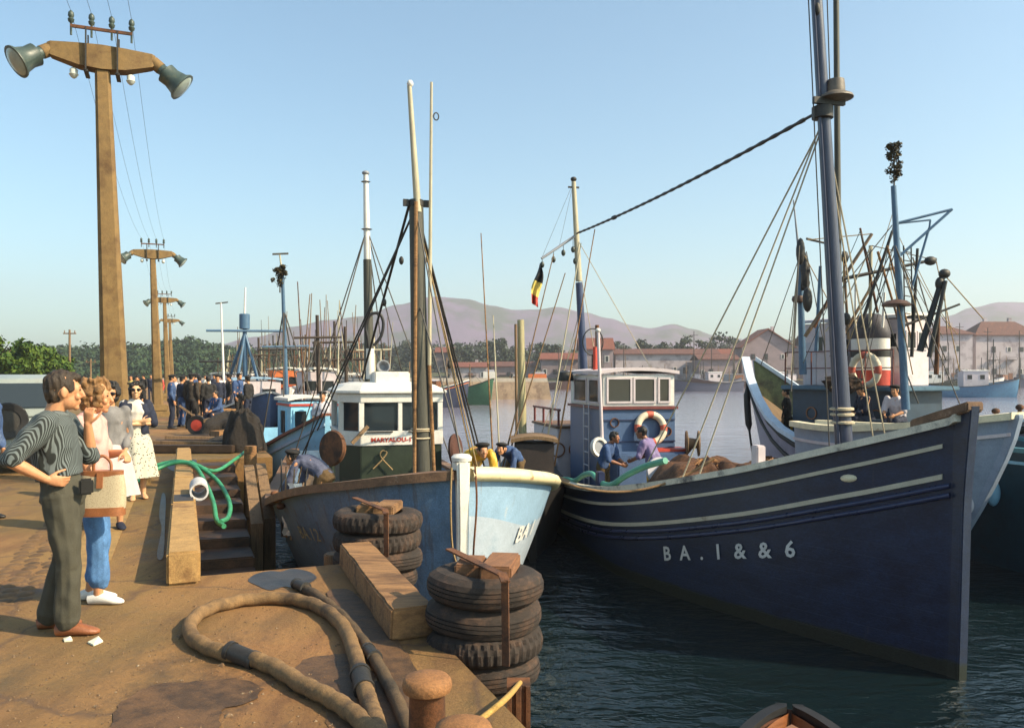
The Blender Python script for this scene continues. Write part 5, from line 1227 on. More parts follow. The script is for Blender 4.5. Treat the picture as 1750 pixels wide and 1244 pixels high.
# ---------------------------------------------------------------- gear lying on the boats
def ring_buoy(label, c, M_, R_=.34, r=.075):
    t_ = thing('lifebuoy', label, 'lifebuoy', c); n = 48
    for q in range(8):
        mb = MB(); P_ = [V(c) + M_ @ V((R_ * math.cos(a), R_ * math.sin(a), 0)) for a in [2 * math.pi * (q / 8 + (k / 12) * ((.68 if q % 2 == 0 else 1.32) * .5 * .5) + (.0 if q % 2 == 0 else -.32 * .125 * .5 * 2)) for k in range(13)]]
        a0 = q // 2 * 90 + (0 if q % 2 == 0 else 26) - 13; a1 = a0 + (26 if q % 2 == 0 else 64)
        P_ = [V(c) + M_ @ V((R_ * math.cos(R(a0 + (a1 - a0) * k / 10)), R_ * math.sin(R(a0 + (a1 - a0) * k / 10)), 0)) for k in range(11)]
        mb.tube(P_, r * (1.03 if q % 2 == 0 else 1), 12)
        mb.build('red_band' if q % 2 == 0 else 'ring', mat('buoy_red', (.52, .10, .055), .6, .2, 6, .1) if q % 2 == 0 else mat('buoy_canvas', (.62, .54, .40), .7, .15, 8, .2, stain=(.4, .25, .15), sscale=3, samt=.35), t_, smooth=60, world=True)
    return t_
MN_ = Matrix.Rotation(R(12.8), 3, 'Z')
nl = lambda x, y, z: V((4.66, 8.4, ZW)) + MN_ @ V((x, y, z))
ring_buoy('white and red lifebuoy hanging on the front of the blue wheelhouse', nl(.22, 8.90, 2.03), MN_ @ Matrix.Rotation(R(78), 3, 'X'), .29, .072)
ring_buoy('lifebuoy hanging by the funnel of the grey trawler', gl(-1.28, 9.85, 3.25), Matrix.Rotation(R(30 - 90), 3, 'Z') @ Matrix.Rotation(R(90), 3, 'X'), .34, .075)
c = nl(-.35, 5.2, 1.02); heap('fishing_net', 'brown fishing net heaped on the deck of the navy boat', c, (.95, 1.5, .72), NETBROWN, 8, 190, cord=mat('orange_net_cord', (.40, .19, .07), .9, .3, 40, .4))
c = nl(-.2, 3.4, 1.35); heap('fishing_net', 'smaller brown net heap on the navy boat, beside its mast', c, (.75, .9, .56), NETBROWN, 12, 130, cord=mat('orange_net_cord', (.40, .19, .07)))
mb = MB(); M_ = MN_ @ Matrix.Rotation(R(75), 3, 'X'); mb.lathe([(.02, -.05), (.24, -.04), (.25, 0), (.24, .04), (.02, .05)], 22, nl(-.85, 5.9, 1.50), M_); one('round_lid', 'round white lid leaning on the brown net of the navy boat', 'lid', mb, PALEGREY, smooth=40)
mb = MB(); l = [(8.6, -.03), (8.0, .05), (7.4, .06), (6.8, .20), (6.3, .24), (5.8, .10), (5.3, .07), (4.8, .2), (4.3, .3), (3.8, .34)]
mb.tube(catmull([nl(*(HN.pt(y / 15, HN.zs(y / 15), -1) + V((.12, 0, z + .02)))) for y, z in l], 8), .048, 10); one('green_hose', 'sea green hose snaking along the gunwale of the navy boat', 'hose', mb, mat('sea_green_hose', (.10, .40, .27), .45, .15, 8, .1), smooth=60)
m_ = MB(); m_.tube(sag(V((-.56, 9.2, ZW)) + Matrix.Rotation(R(16.9), 3, 'Z') @ (HM.pt(.16, HM.zs(.16), 1) + V((-.05, 0, .08))), nl(-1.1, 3.4, 1.98), .33, 20), .018, 8); one('mooring_rope', 'slack brown rope slung from the pale bow to the navy boat', 'rope', m_, mat('brown_rope', (.33, .19, .085), .9, .3, 40, .5), smooth=60)
mb = MB(); a, b_, c, d = nl(-.45, 2.75, 1.95), nl(.25, 2.7, 1.98), nl(.22, 2.6, 2.1), nl(-.1, 3.1, 1.7); mb.add([a, b_, c, d], [(0, 1, 2), (0, 2, 3), (0, 3, 1), (1, 3, 2)]); one('folded_tarpaulin', 'yellow folded tarpaulin behind the gunwale near the navy mast', 'tarpaulin', mb, mat('yellow_tarp', (.5, .32, .12), .6, .2, 6, .3))
# branch tied to the grey trawler's foremast
def twig_bush(label, c, h, r, seed, group=None):
    t_ = thing('tied_branch', label, 'branch', c); mb = MB(); mb.tube([V(c) - V((0, 0, .15)), V(c) + V((0, 0, h))], [.02, .006], 6)
    g = random.Random(seed); cl_ = []
    for k in range(16):
        z = h * g.uniform(.05, .95); a = g.uniform(0, 6.28); q = r * (1 - abs(z / h - .35)) * g.uniform(.5, 1.1); e = V(c) + V((q * math.cos(a), q * math.sin(a), z + .1)); mb.tube([V(c) + V((0, 0, z - .08)), e], [.008, .003], 4); cl_.append((e, r * .35))
    mb.build('stem', DARKWOOD, t_, world=True)
    cl_ += [(V(c) + V((0, 0, h * k / 6)), r * .45) for k in range(1, 6)]
    leaf_object('leaves', leaf_arrays(cl_, 36, .035, seed) - np.array(c), leaf_mat('dried_leaves', (.03, .025, .012), (.10, .075, .03)), t_)
twig_bush('dry leafy branch tied to the top of the sky blue mast', gp(1528, 318, 17.2), .85, .22, 4)
# flag at the gaff of the navy boat
fl = thing('flag', 'limp black yellow and red flag hanging from the gaff of the navy boat', 'flag', nl(-1.32, 12.0, 5.82))
top = nl(-1.34, 12.0, 5.80)
for k, (m_, v0, v1) in enumerate(((BLACK, 0, .42), (mat('flag_yellow', (.66, .50, .12), .8, .15, 8, .1), .42, .76), (RED, .76, 1))):
    mb = MB()
    for j in range(9):
        v = v0 + (v1 - v0) * j / 8; wd = .04 + .17 * math.sin(min(1, v * 1.25) * 2.4)
        for i in range(7):
            u = i / 6 - .5; mb.v.append(top + V((-.16 * v + u * wd + .03 * math.sin(v * 7), .05 * math.sin(u * 10 + v * 4), -.98 * v - .10 * u)))
    for j in range(8):
        for i in range(6): a = j * 7 + i; mb.f.append((a, a + 1, a + 8, a + 7))
    mb.build('flag_band', m_, fl, smooth=60, world=True, normals=False)
# floating buoy and dinghy
mb = MB(); c = at(1277, 745, 17.5); mb.ell((c.x, c.y, ZW + .12), (.2, .2, .22), 14, 9); one('mooring_buoy', 'dark round mooring buoy floating left of the grey trawler', 'buoy', mb, mat('buoy_brown', (.12, .08, .04), .6, .3, 6, .2), smooth=60)
DB = boat('dinghy', 'brown wooden dinghy whose bow shows at the bottom edge of the photo', (2.10, 6.2), R(168))
HD = Hull(3.0, .62, [(0, .62), (.6, .52), (1.5, .45), (3, .5)], fw=.6, rake=.3, tm=.5, na=2, nb=.7, ws=.75, k=.9, zb=-.2)
hull_parts(DB, HD, mat('dinghy_planks', (.13, .05, .03), .5, .3, 5, .2, stain=(.05, .025, .02), sscale=2, samt=.4), BLACK, bh=.3, innerm=VARNISH, railw=.08, railh=.05)
mb = MB(); mb.prism([(0, .12), (.36, .6), (-.36, .6)], .53, .56); mb.build('foredeck', mat('dinghy_foredeck', (.34, .17, .10), .5, .25, 5, .2), DB, bevel=.005)
mb = MB(); mb.box((0, 1.3, .32), (1.0, .25, .04)); mb.build('thwart', WOOD, DB, bevel=.005)

# poles, rags and floats bundled at the quay-side rail of the white housed boat
Mm = Matrix.Rotation(R(16.9), 3, 'Z'); mlw = lambda x, y, z: V((-.56, 9.2, ZW)) + Mm @ V((x, y, z))
g = random.Random(41); t_ = thing('pole_bundle', 'bundle of poles with pale rags and floats leaning at the rail by the quay steps', 'pole bundle', mlw(-1.75, 3.0, .75))
for k in range(7):
    mb = MB(); a = mlw(-1.75 + g.uniform(-.15, .2), 2.9 + g.uniform(-.2, .3), .85); mb.tube([a, a + V((g.uniform(-.1, .35), g.uniform(-.1, .3), g.uniform(.7, 1.15)))], [.018, .010], 6); mb.build('pole', [WOOD, BLACK, PALEWOOD][k % 3], t_, world=True)
for k, (x, y, z) in enumerate(((-1.72, 2.95, 1.62), (-1.62, 3.1, 1.4), (-1.8, 2.8, 1.25))):
    mb = MB(); c = mlw(x, y, z)
    for j in range(7):
        for i in range(5): mb.v.append(c + V((.05 * (i - 2) * (1 - j * .07) + .02 * math.sin(j * 1.7 + k), .04 * math.sin(i * 2.1 + j), -.055 * j)))
    for j in range(6):
        for i in range(4): a = j * 5 + i; mb.f.append((a, a + 1, a + 6, a + 5))
    mb.build('rag', [WHITE, PINKWHITE, WHITE][k], t_, world=True, normals=False, smooth=60)
for k in range(6): mb = MB(); mb.ell(mlw(-1.95 + g.uniform(-.1, .25), 2.6 + g.uniform(-.2, .3), 1.42 + g.uniform(-.05, .1)), (.06, .06, .045), 10, 6); mb.build('float', [CORK, RUST, PALEWOOD][k % 3], t_, world=True, smooth=60)

heap('net_heap', 'tall dark pile of nets beside the bow of the light blue boat', qp(19.2, 1.25, 0), (.45, .55, .85), mat('dark_netting', (.035, .026, .02)), 9, 60, cord=DARKWOOD)

mb = MB(); blob(mb, mlw(1.25, 4.2, 1.42), (.16, .14, .24), 4.0, 2.5, .4); one('oilskin_bundle', 'yellow oilskin hung up beside the dark hauling disc, right of the white wheelhouse', 'oilskin', mb, YELLOW, smooth=60)
# ---------------------------------------------------------------- people
PENDING = []
def fold(me, amp, seed):
    n = len(me.vertices); co = np.empty(n * 3, np.float32); me.vertices.foreach_get('co', co); co = co.reshape(-1, 3); no = np.array([v.normal[:] for v in me.vertices])
    for i in range(n):
        x, y, z = map(float, co[i]); f = MN.noise(V((x * 7 + seed, y * 7, z * 3.2))) + .55 * MN.noise(V((x * 15 + z * 6, y * 15 + seed, z * 9))) - .5 * abs(MN.noise(V((x * 5 - z * 4 + seed, y * 5, z * 6))))
        co[i] += no[i] * amp * f
    me.vertices.foreach_set('co', co.ravel()); me.update()
def remesh(o, vox, it=3):
    m = o.modifiers.new('r', 'REMESH'); m.mode = 'VOXEL'; m.voxel_size = vox
    if it: s = o.modifiers.new('s', 'SMOOTH'); s.factor = .5; s.iterations = it
    PENDING.append(o)
def flush():
    dg = bpy.context.evaluated_depsgraph_get(); new = []
    for o in PENDING: new.append((o, bpy.data.meshes.new_from_object(o.evaluated_get(dg))))
    for o, me in new:
        mats = list(o.data.materials); old = o.data; o.modifiers.clear(); me.name = old.name; o.data = me
        me.materials.clear()
        for m_ in mats: me.materials.append(m_)
        me.polygons.foreach_set('use_smooth', [True] * len(me.polygons)); bpy.data.meshes.remove(old)
        if o.name.split('.')[0] in ('shirt', 'blouse', 'trousers', 'cardigan', 'jersey', 'oilskin', 'jacket', 'coat') and len(me.vertices) < 60000: fold(me, .024 if 'trousers' not in o.name else .019, len(me.vertices) % 97)
        elif o.name.split('.')[0] == 'hair':
            for v in me.vertices: c = v.co; v.co = c + v.normal * (.012 * MN.noise(V((c.x * 46, c.y * 46, c.z * 15))) + .010 * MN.noise(c * 13))
    PENDING.clear()
def etube(mb, pts, rad, side, n=16, up=None):
    """loft of ellipses along pts; rad = (half width along side, half depth)"""
    rings = []; N = len(pts); P_ = [V(p) for p in pts]; sd = V(side).normalized()
    P2 = [P_[0]] + P_ + [P_[-1]]
    for i in range(N):
        d = (P_[min(N - 1, i + 1)] - P_[max(0, i - 1)]).normalized()
        s_ = (sd - d * sd.dot(d)).normalized(); q = d.cross(s_); a, b_ = rad[i]
        rings.append([P_[i] + s_ * (a * math.cos(k * 2 * math.pi / n)) + q * (b_ * math.sin(k * 2 * math.pi / n)) for k in range(n)])
    mb.loft(rings)
def caps(mb, a, b_, ra, rb, n=10):
    """tapered limb with rounded ends"""
    a, b_ = V(a), V(b_); d = (b_ - a); L_ = max(1e-4, d.length); d = d / L_; pts = []; rr = []
    for t in (-.95, -.7, 0): pts.append(a + d * ra * t); rr.append(ra * math.sqrt(max(.02, 1 - t * t)))
    for t in (0, .7, .95): pts.append(b_ + d * rb * t); rr.append(rb * math.sqrt(max(.02, 1 - t * t)))
    mb.tube(pts, rr, n)
J0 = dict(pel=(0, 0, .95), waist=(0, .005, 1.10), chest=(0, .012, 1.30), neck=(0, -.012, 1.485), head=(0, .03, 1.628),
          shL=(-.185, -.01, 1.42), shR=(.185, -.01, 1.42), elL=(-.235, -.03, 1.13), elR=(.235, -.03, 1.13), wrL=(-.23, .05, .89), wrR=(.23, .05, .89),
          hipL=(-.088, 0, .92), hipR=(.088, 0, .92), knL=(-.10, .025, .50), knR=(.10, .025, .50), anL=(-.11, -.03, .085), anR=(.11, -.03, .085))
def hand(mb, w_, d, n, thumb, s, curl=.35, fr=.0085):
    """palm and five fingers: d = direction of the hand, n = way the palm faces, thumb = +1/-1 side"""
    w_ = V(w_); d = V(d).normalized(); n = V(n); n = (n - d * n.dot(d)).normalized(); sd = d.cross(n) * thumb
    k = .95 * s
    etube(mb, [w_ - d * .01 * k, w_ + d * .03 * k, w_ + d * .075 * k, w_ + d * .092 * k], [(.024 * k, .018 * k), (.036 * k, .017 * k), (.041 * k, .014 * k), (.036 * k, .011 * k)], sd, 12)
    for i, (o, l) in enumerate(((.030, .072), (.010, .080), (-.010, .074), (-.029, .058))):
        p = w_ + d * .086 * k + sd * o * k; a = curl * .6 + .06 * i; seg = (.45, .3, .25)
        for j, q in enumerate(seg):
            a2 = a + curl * 1.25 * j; dd = d * math.cos(a2) + n * math.sin(a2) + sd * o * 1.2
            e = p + dd.normalized() * l * q * k; caps(mb, p, e, fr * (1.08 - .1 * j) * k, fr * (1.0 - .12 * j) * k, 8); p = e
    p = w_ + d * .022 * k + sd * .030 * k
    for j, (l, a) in enumerate(((.042, .75), (.032, .45), (.026, .3))):
        dd = d * math.cos(a) + sd * math.sin(a) + n * (.25 + .2 * j); e = p + dd.normalized() * l * k; caps(mb, p, e, .0115 * k * (1 - .1 * j), .010 * k * (1 - .12 * j), 8); p = e
HAIRDARK = mat('black_hair', (.016, .012, .010), .55, .4, 30, .6, stretch=(1, 1, .4))
HAIRBROWN = mat('brown_hair', (.055, .032, .015), .5, .4, 30, .6, stretch=(1, 1, .4))
HAIRFAIR = mat('fair_hair', (.33, .165, .055), .55, .4, 26, .7)
def person(label, loc, rz, h=1.75, J=None, top=None, topname='shirt', sleeve=.6, tuck=False, bottom=None, bname='trousers', hem=.10, shoe=None, hair=HAIRDARK, hairkind='short', hat=None, skin=SKIN,
           vox=.008, fem=False, look=(0, 1, 0), hands=None, hsz=1.0, group=None, glasses=False, loose=1.0, detail=True, lean=None):
    s = h / 1.75; t_ = thing('person', label, 'person', loc, R(rz), group)
    j = dict(J0)
    if fem:
        for a in 'LR': sg = -1 if a == 'L' else 1; j['sh' + a] = (sg * .165, -.01, 1.415); j['el' + a] = (sg * .205, -.03, 1.13); j['wr' + a] = (sg * .21, .05, .9)
    j.update(J or {}); j = {k: V(v) * s for k, v in j.items()}
    side = (j['shR'] - j['shL']).normalized(); hs = (j['hipR'] - j['hipL']).normalized()
    lk = V(look).normalized(); hx = lk.cross(V((0, 0, 1))).normalized(); hu = hx.cross(lk)
    Mh = Matrix((hx, lk, hu)).transposed(); hd = j['head']
    s0 = s; s = s * hsz; hp = lambda x, y, z, s=s: hd + Mh @ (V((x, y, z)) * s); s1 = s; s = s0
    b = MB(); f_ = .92 if fem else 1.0
    # torso
    tp = [j['pel'] - (j['waist'] - j['pel']) * .6, j['pel'], j['waist'], j['chest'], j['chest'].lerp(j['neck'], .55), j['neck'] - (j['neck'] - j['chest']) * .08]
    tr = [(.10, .09), (.165, .115), (.132 if fem else .142, .098), (.160 * f_, .115), (.150 * f_, .088), (.06, .058)]
    etube(b, tp, [(a * s, c * s) for a, c in tr], side)
    caps(b, j['neck'] - (hd - j['neck']) * .2, hd - Mh @ V((0, .02 * s1, .04 * s1)), .056 * s1 * f_, .052 * s1 * f_)
    b.ell(hp(0, -.012, .018), (.073 * s1, .090 * s1, .098 * s1), 18, 12, Mh); b.ell(hp(0, .022, -.055), (.054 * s1, .062 * s1, .062 * s1), 16, 10, Mh); b.ell(hp(0, .066, -.098), (.022 * s1, .02 * s1, .02 * s1), 10, 7, Mh)
    b.ell(hp(0, .060, .005), (.056 * s1, .028 * s1, .05 * s1), 14, 8, Mh)
    if detail:
        etube(b, [hp(0, .080, .022), hp(0, .096, -.008), hp(0, .108, -.030), hp(0, .085, -.040)], [(.008 * s1, .010 * s1), (.010 * s1, .012 * s1), (.016 * s1, .012 * s1), (.010 * s1, .008 * s1)], Mh @ V((1, 0, 0)), 10)
        b.ell(hp(0, .082, -.062), (.024 * s1, .012 * s1, .008 * s1), 10, 6, Mh); b.ell(hp(0, .080, -.074), (.020 * s1, .011 * s1, .008 * s1), 10, 6, Mh); b.ell(hp(0, .076, .03), (.05 * s1, .014 * s1, .010 * s1), 12, 6, Mh)
        for e in (-1, 1): b.ell(hp(e * .074, -.008, -.012), (.010 * s1, .021 * s1, .033 * s1), 10, 8, Mh @ Matrix.Rotation(e * .3, 3, 'Z')); b.ell(hp(e * .036, .066, -.035), (.022 * s1, .02 * s1, .022 * s1), 10, 6, Mh)
    for a in 'LR':
        sg = -1 if a == 'L' else 1; sh, el, wr, hip, kn, an = (j[q + a] for q in ('sh', 'el', 'wr', 'hip', 'kn', 'an'))
        caps(b, sh, el, .052 * s * f_, .040 * s * f_); mid = el.lerp(wr, .35); caps(b, el, mid, .040 * s * f_, .041 * s * f_); caps(b, mid, wr, .041 * s * f_, .026 * s * f_)
        hspec = (hands or {}).get(a, {}); fd = (wr - el).normalized()
        pn = hspec.get('n', (-sg, 0, 0)); dd = hspec.get('d', fd)
        hand(b, wr, dd, pn, hspec.get('t', sg if abs(V(pn).x) < .5 else 1) if 't' in hspec else (1 if a == 'R' else -1) * 1.0, s * f_, hspec.get('curl', .35), .0085 if vox < .009 else .0115)
        caps(b, hip, kn, .082 * s, .056 * s); mid = kn.lerp(an, .32) - V((0, .012 * s, 0)); caps(b, kn, mid, .054 * s, .054 * s); caps(b, mid, an, .053 * s, .036 * s)
        fw = j.get('to' + a); fdir = (V((fw.x - an.x, fw.y - an.y, 0)) if fw is not None else V((sg * .12, 1, 0))).normalized(); z0 = an.z - .085 * s
        foot = [V((an.x, an.y, z0)) + fdir * q * s + V((0, 0, z_ * s)) for q, z_ in ((-.062, .035), (-.02, .045), (.06, .040), (.13, .026), (.175, .020))]
        fr_ = [(.028, .030), (.034, .042), (.038, .036), (.043, .022), (.026, .014)]
        etube(b, foot, [(p * s, q * s) for p, q in fr_], fdir.cross(V((0, 0, 1))), 12); caps(b, an, foot[1], .037 * s, .034 * s)
        if shoe is not None:
            m_ = MB(); etube(m_, [foot[0] - fdir * .012 * s] + foot[1:] + [foot[-1] + fdir * .02 * s], [((p + .008) * s, (q + .007) * s) for p, q in fr_] + [(.012 * s, .01 * s)], fdir.cross(V((0, 0, 1))), 14)
            for i_, v in enumerate(m_.v): v.z = max(v.z, z0 + .004)
            m_.build('shoe', shoe, t_, smooth=60)
    o = b.build('body', skin, t_); remesh(o, vox, 2)
    g = .014 * s * loose
    if bottom is not None and bname != 'skirt':
        m_ = MB(); wtop = j['pel'].lerp(j['waist'], .75)
        etube(m_, [j['pel'] - (j['waist'] - j['pel']) * .75, j['pel'] - (j['waist'] - j['pel']) * .3, j['pel'], wtop], [(.13 * s, .11 * s), (.172 * s + g, .122 * s + g), (.168 * s + g, .118 * s + g), (.142 * s + g * .7, .102 * s + g * .7)], hs)
        for a in 'LR':
            hip, kn, an = j['hip' + a], j['kn' + a], j['an' + a]; e = kn.lerp(an, 1 - (hem - .085) / .415 if hem > .085 else 1.02)
            caps(m_, hip, kn, .090 * s + g, .062 * s + g); caps(m_, kn, e, .062 * s + g, .047 * s + g * 1.4)
        o = m_.build(bname, bottom, t_); remesh(o, vox * 1.25, 3)
    elif bottom is not None:
        m_ = MB(); w0 = j['waist'] - V((0, 0, .01)); n = 60; rings = []; hz_ = hem * s
        for i in range(14):
            k = i / 13; z = w0.z + (hz_ - w0.z) * k; c = w0.lerp(V((j['pel'].x * .6, (j['anL'].y + j['anR'].y) / 2 + .03, z)), k); c.z = z
            rx = (.128 + .06 * min(1, k * 3.2) + .085 * k * loose) * s; ry = (.098 + .05 * min(1, k * 3.2) + .085 * k * loose) * s
            rings.append([c + V(((rx * (1 + .085 * k * math.sin(9 * q + 1.3) + .05 * k * math.sin(5 * q))) * math.cos(q), (ry * (1 + .085 * k * math.sin(9 * q + 1.3) + .05 * k * math.sin(5 * q))) * math.sin(q), 0)) for q in [2 * math.pi * u / n for u in range(n)]])
        m_.loft(rings, cap=False); o = m_.build('skirt', bottom, t_, smooth=180)
    if top is not None:
        m_ = MB(); low = j['pel'].lerp(j['waist'], .55 if tuck else -.15)
        etube(m_, [low, j['waist'], j['chest'], j['chest'].lerp(j['neck'], .5), j['chest'].lerp(j['neck'], .86), j['neck'] + (j['neck'] - j['chest']) * .02],
              [((.150 if fem else .158) * s + g * (1.2 if not tuck else .9), .112 * s + g * 1.2), ((.136 if fem else .150) * s + g * 1.4, .104 * s + g * 1.4), (.164 * f_ * s + g, .120 * s + g), (.160 * f_ * s + g, .096 * s + g), (.105 * f_ * s + g * .5, .072 * s + g * .5), (.062 * s + g * .4, .060 * s + g * .4)], side)
        if fem:
            for e in (-1, 1): m_.ell(j['chest'] + side * (e * .062 * s) + side.cross(V((0, 0, -1))).normalized() * .082 * s + V((0, 0, -.005)), (.062 * s, .05 * s, .058 * s), 12, 8)
        for a in 'LR':
            sh, el, wr = j['sh' + a], j['el' + a], j['wr' + a]
            caps(m_, sh, sh.lerp(el, min(1, sleeve)), .060 * s * f_ + g * .7, .050 * s * f_ + g * 1.0)
            if sleeve > 1: caps(m_, el, el.lerp(wr, sleeve - 1), .049 * s * f_ + g, .036 * s * f_ + g)
        o = m_.build(topname, top, t_); remesh(o, vox * 1.25, 3)
    if hair is not None:
        m_ = MB(); gg = random.Random(int(abs(loc[0]) * 977) + 3)
        if hairkind == 'short':
            m_.ell(hp(0, -.024, .036), (.080 * s1, .090 * s1, .088 * s1), 18, 12, Mh); m_.ell(hp(0, -.052, -.012), (.068 * s1, .056 * s1, .075 * s1), 14, 10, Mh); m_.ell(hp(0, .045, .080), (.052 * s1, .045 * s1, .032 * s1), 12, 8, Mh)
            for e in (-1, 1): m_.ell(hp(e * .066, .02, .03), (.013 * s1, .03 * s1, .04 * s1), 10, 7, Mh)
        else:
            m_.ell(hp(0, -.03, .036), (.086 * s1, .094 * s1, .092 * s1), 18, 12, Mh); m_.ell(hp(0, -.055, -.03), (.080 * s1, .06 * s1, .09 * s1), 14, 10, Mh)
            for q in range(70):
                a = gg.uniform(0, 6.28); z = gg.uniform(-.10, .125); rr = math.sqrt(max(.05, 1 - ((z - .03) / .125) ** 2))
                x, y = .088 * rr * math.cos(a), -.022 + .092 * rr * math.sin(a)
                if y > .035 and z < .055: continue
                m_.ell(hp(x, y, z), tuple(gg.uniform(.018, .030) * s1 for _ in range(3)), 8, 6)
        o = m_.build('hair', hair, t_); remesh(o, max(vox, .008), 1)
    if hat is not None:
        m_ = MB()
        if hat[0] == 'beret': m_.ell(hp(0, -.015, .085), (.115 * s1, .12 * s1, .042 * s1), 18, 9, Mh @ Matrix.Rotation(.12, 3, 'X')); m_.ell(hp(0, -.015, .062), (.083 * s1, .098 * s1, .035 * s1), 16, 8, Mh)
        else: m_.ell(hp(0, -.012, .07), (.088 * s1, .102 * s1, .06 * s1), 16, 9, Mh); m_.ell(hp(0, .09, .045), (.06 * s1, .055 * s1, .012 * s1), 14, 6, Mh)
        m_.build('cap', hat[1], t_, smooth=60)
    if glasses:
        for e in (-1, 1):
            m_ = MB(); m_.ell(hp(e * .034, .090, .006), (.030 * s1, .010 * s1, .021 * s1), 12, 7, Mh); m_.bar(hp(e * .062, .078, .012), hp(e * .078, -.01, .008), .005, .008); m_.build('sunglass_lens', glass('sunglass', (.006, .005, .005)), t_, smooth=60)
    elif detail and vox < .0095:
        for e in (-1, 1):
            m_ = MB(); m_.ell(hp(e * .032, .078, .006), (.014 * s1, .008 * s1, .008 * s1), 10, 6, Mh); m_.build('eye', mat('dark_eye', (.05, .03, .02), .2, .2, 8, 0), t_, smooth=60)
    return t_
SHIRTSTRIPE = stripe_mat('striped_shirt', (.018, .022, .02), (.17, .20, .20), 27, 'X', .3, duty=.55)
KHAKI = mat('grey_green_trousers', (.075, .068, .045), .85, .15, 14, .3)
JEANS = mat('blue_jeans', (.09, .22, .46), .8, .22, 12, .3)
DARKCLOTH = mat('dark_suit_cloth', (.022, .019, .018), .9, .25, 14, .3)
NAVYCLOTH = mat('navy_cloth', (.016, .022, .05), .85, .25, 14, .3)
WORKBLUE = mat('faded_work_blue', (.05, .10, .24), .85, .3, 8, .3, stain=(.16, .22, .36), sscale=5, samt=.4)
SHOEBROWN = mat('tan_leather', (.33, .11, .04), .5, .2, 12, .2)
SHOEBLACK = mat('black_leather', (.015, .012, .01), .4, .2, 12, .1)
# the young man in the striped shirt
def v2(px, Y): return ((px - CX) / FP * Y, Y, 0)
pm = person('young man in a grey striped shirt, hand on his hip, nearest on the left', (-2.98, 5.43, 0), -74, 1.73,
    J=dict(pel=(0, .0, .95), waist=(0, -.03, 1.10), chest=(0, -.055, 1.30), neck=(0, -.045, 1.475), head=(.0, .01, 1.612), shR=(.19, -.06, 1.41), shL=(-.185, -.03, 1.41), elR=(.33, -.22, 1.18), wrR=(.225, -.04, 1.045), elL=(-.21, .13, 1.15), wrL=(-.12, .13, 1.38),
           knR=(.10, .06, .50), anR=(.11, .06, .085), knL=(-.09, .0, .50), anL=(-.10, -.10, .085)),
    top=SHIRTSTRIPE, sleeve=.95, tuck=True, bottom=KHAKI, loose=1.7, hsz=1.12, shoe=SHOEBROWN, hair=HAIRBROWN, look=(-.35, 1, -.03), vox=.0065,
    hands=dict(R=dict(n=(-1, 0, .1), d=(-.25, .95, -.22), curl=.45), L=dict(n=(0, .2, 1), d=(.25, .1, .95), curl=.9)))
mb = MB(); c = V((-2.98, 5.43, 0))
mw = lambda x, y, z: WM[pm.name] @ V((x, y, z))
mb = MB(); mb.tube([mw(.06 * math.cos(a) * 1.35, -.03 + .055 * math.sin(a), 1.435 + .012 * math.sin(a + 2)) for a in [k * .42 for k in range(15)]], .016, 6); mb.build('collar', mat('collar_grey', (.16, .18, .18), .85, .2, 12, .2), pm, world=True, smooth=60)
mb = MB(); p = mw(.14, .17, .97); mb.box(p, (.04, .085, .105), R(-74) + .3); one('camera_case', 'black and pale camera case hanging at the young man\'s hip', 'camera case', mb, SHOEBLACK, bevel=.012)
# the woman in pink
pw = person('woman in a pale pink blouse and blue cropped jeans, holding a large bag', (-3.14, 6.13, 0), -82, 1.66,
    J=dict(waist=(0, -.015, 1.10), chest=(0, -.03, 1.29), head=(0, .03, 1.622), shR=(.165, -.035, 1.41), elR=(.22, .02, 1.13), wrR=(.235, .13, .92), shL=(-.165, -.02, 1.41), elL=(-.215, .03, 1.14), wrL=(-.06, .22, 1.17), anR=(.07, .07, .085), knR=(.08, .07, .5), anL=(-.07, -.04, .085)),
    top=mat('pale_pink_blouse', (.60, .33, .29), .85, .1, 10, .3), topname='blouse', sleeve=.92, bottom=JEANS, hem=.19, loose=1.35, shoe=mat('white_leather', (.7, .66, .6), .5, .1, 10, .1), hair=HAIRFAIR, hsz=1.1, hairkind='curly', fem=True, look=(-.12, 1, -.06), vox=.007, skin=SKIN,
    hands=dict(R=dict(n=(-1, 0, 0), curl=.8), L=dict(n=(0, -.3, -1), d=(.6, .5, -.5), curl=1.0)))
bg_ = thing('handbag', 'big woven cream bag with tan leather trim held by the woman in pink', 'bag', (-2.95, 5.90, .70), R(-80))
wb = MB(); rings = []
for i in range(9):
    k = i / 8; z = .0 + .30 * k; a = .150 - .012 * k + .015 * math.sin(k * 3.1); b_ = .075 - .028 * k
    rings.append([V((b_ * math.copysign(abs(math.cos(q)) ** .7, math.cos(q)), a * math.copysign(abs(math.sin(q)) ** .6, math.sin(q)), z)) for q in [2 * math.pi * u / 28 for u in range(28)]])
wb.loft(rings); wb.build('bag_body', spot_mat('woven_canvas', (.50, .41, .27), (.40, .31, .19), 120, .33), bg_, smooth=60)
LEATH = mat('tan_bag_leather', (.36, .13, .045), .5, .2, 10, .2)
wb = MB(); wb.loft([[p + V((0, 0, dz)) + V((p.x, p.y, 0)).normalized() * .004 for p in rings[0]] for dz in (-.012, .0, .05)]); wb.build('leather_base', LEATH, bg_, smooth=60)
wb = MB(); wb.loft([[p + V((0, 0, dz)) + V((p.x, p.y, 0)).normalized() * .004 for p in rings[-1]] for dz in (-.03, .004, .008)]); wb.build('leather_rim', LEATH, bg_, smooth=60)
wb = MB(); wb.tube(catmull([(.0, -.06, .295), (.01, -.05, .37), (.0, .0, .415), (-.01, .05, .37), (.0, .06, .295)], 6), .011, 8); wb.bar((.052, .0, .30), (.068, .0, .19), .04, .012); wb.build('handle', LEATH, bg_, smooth=50)
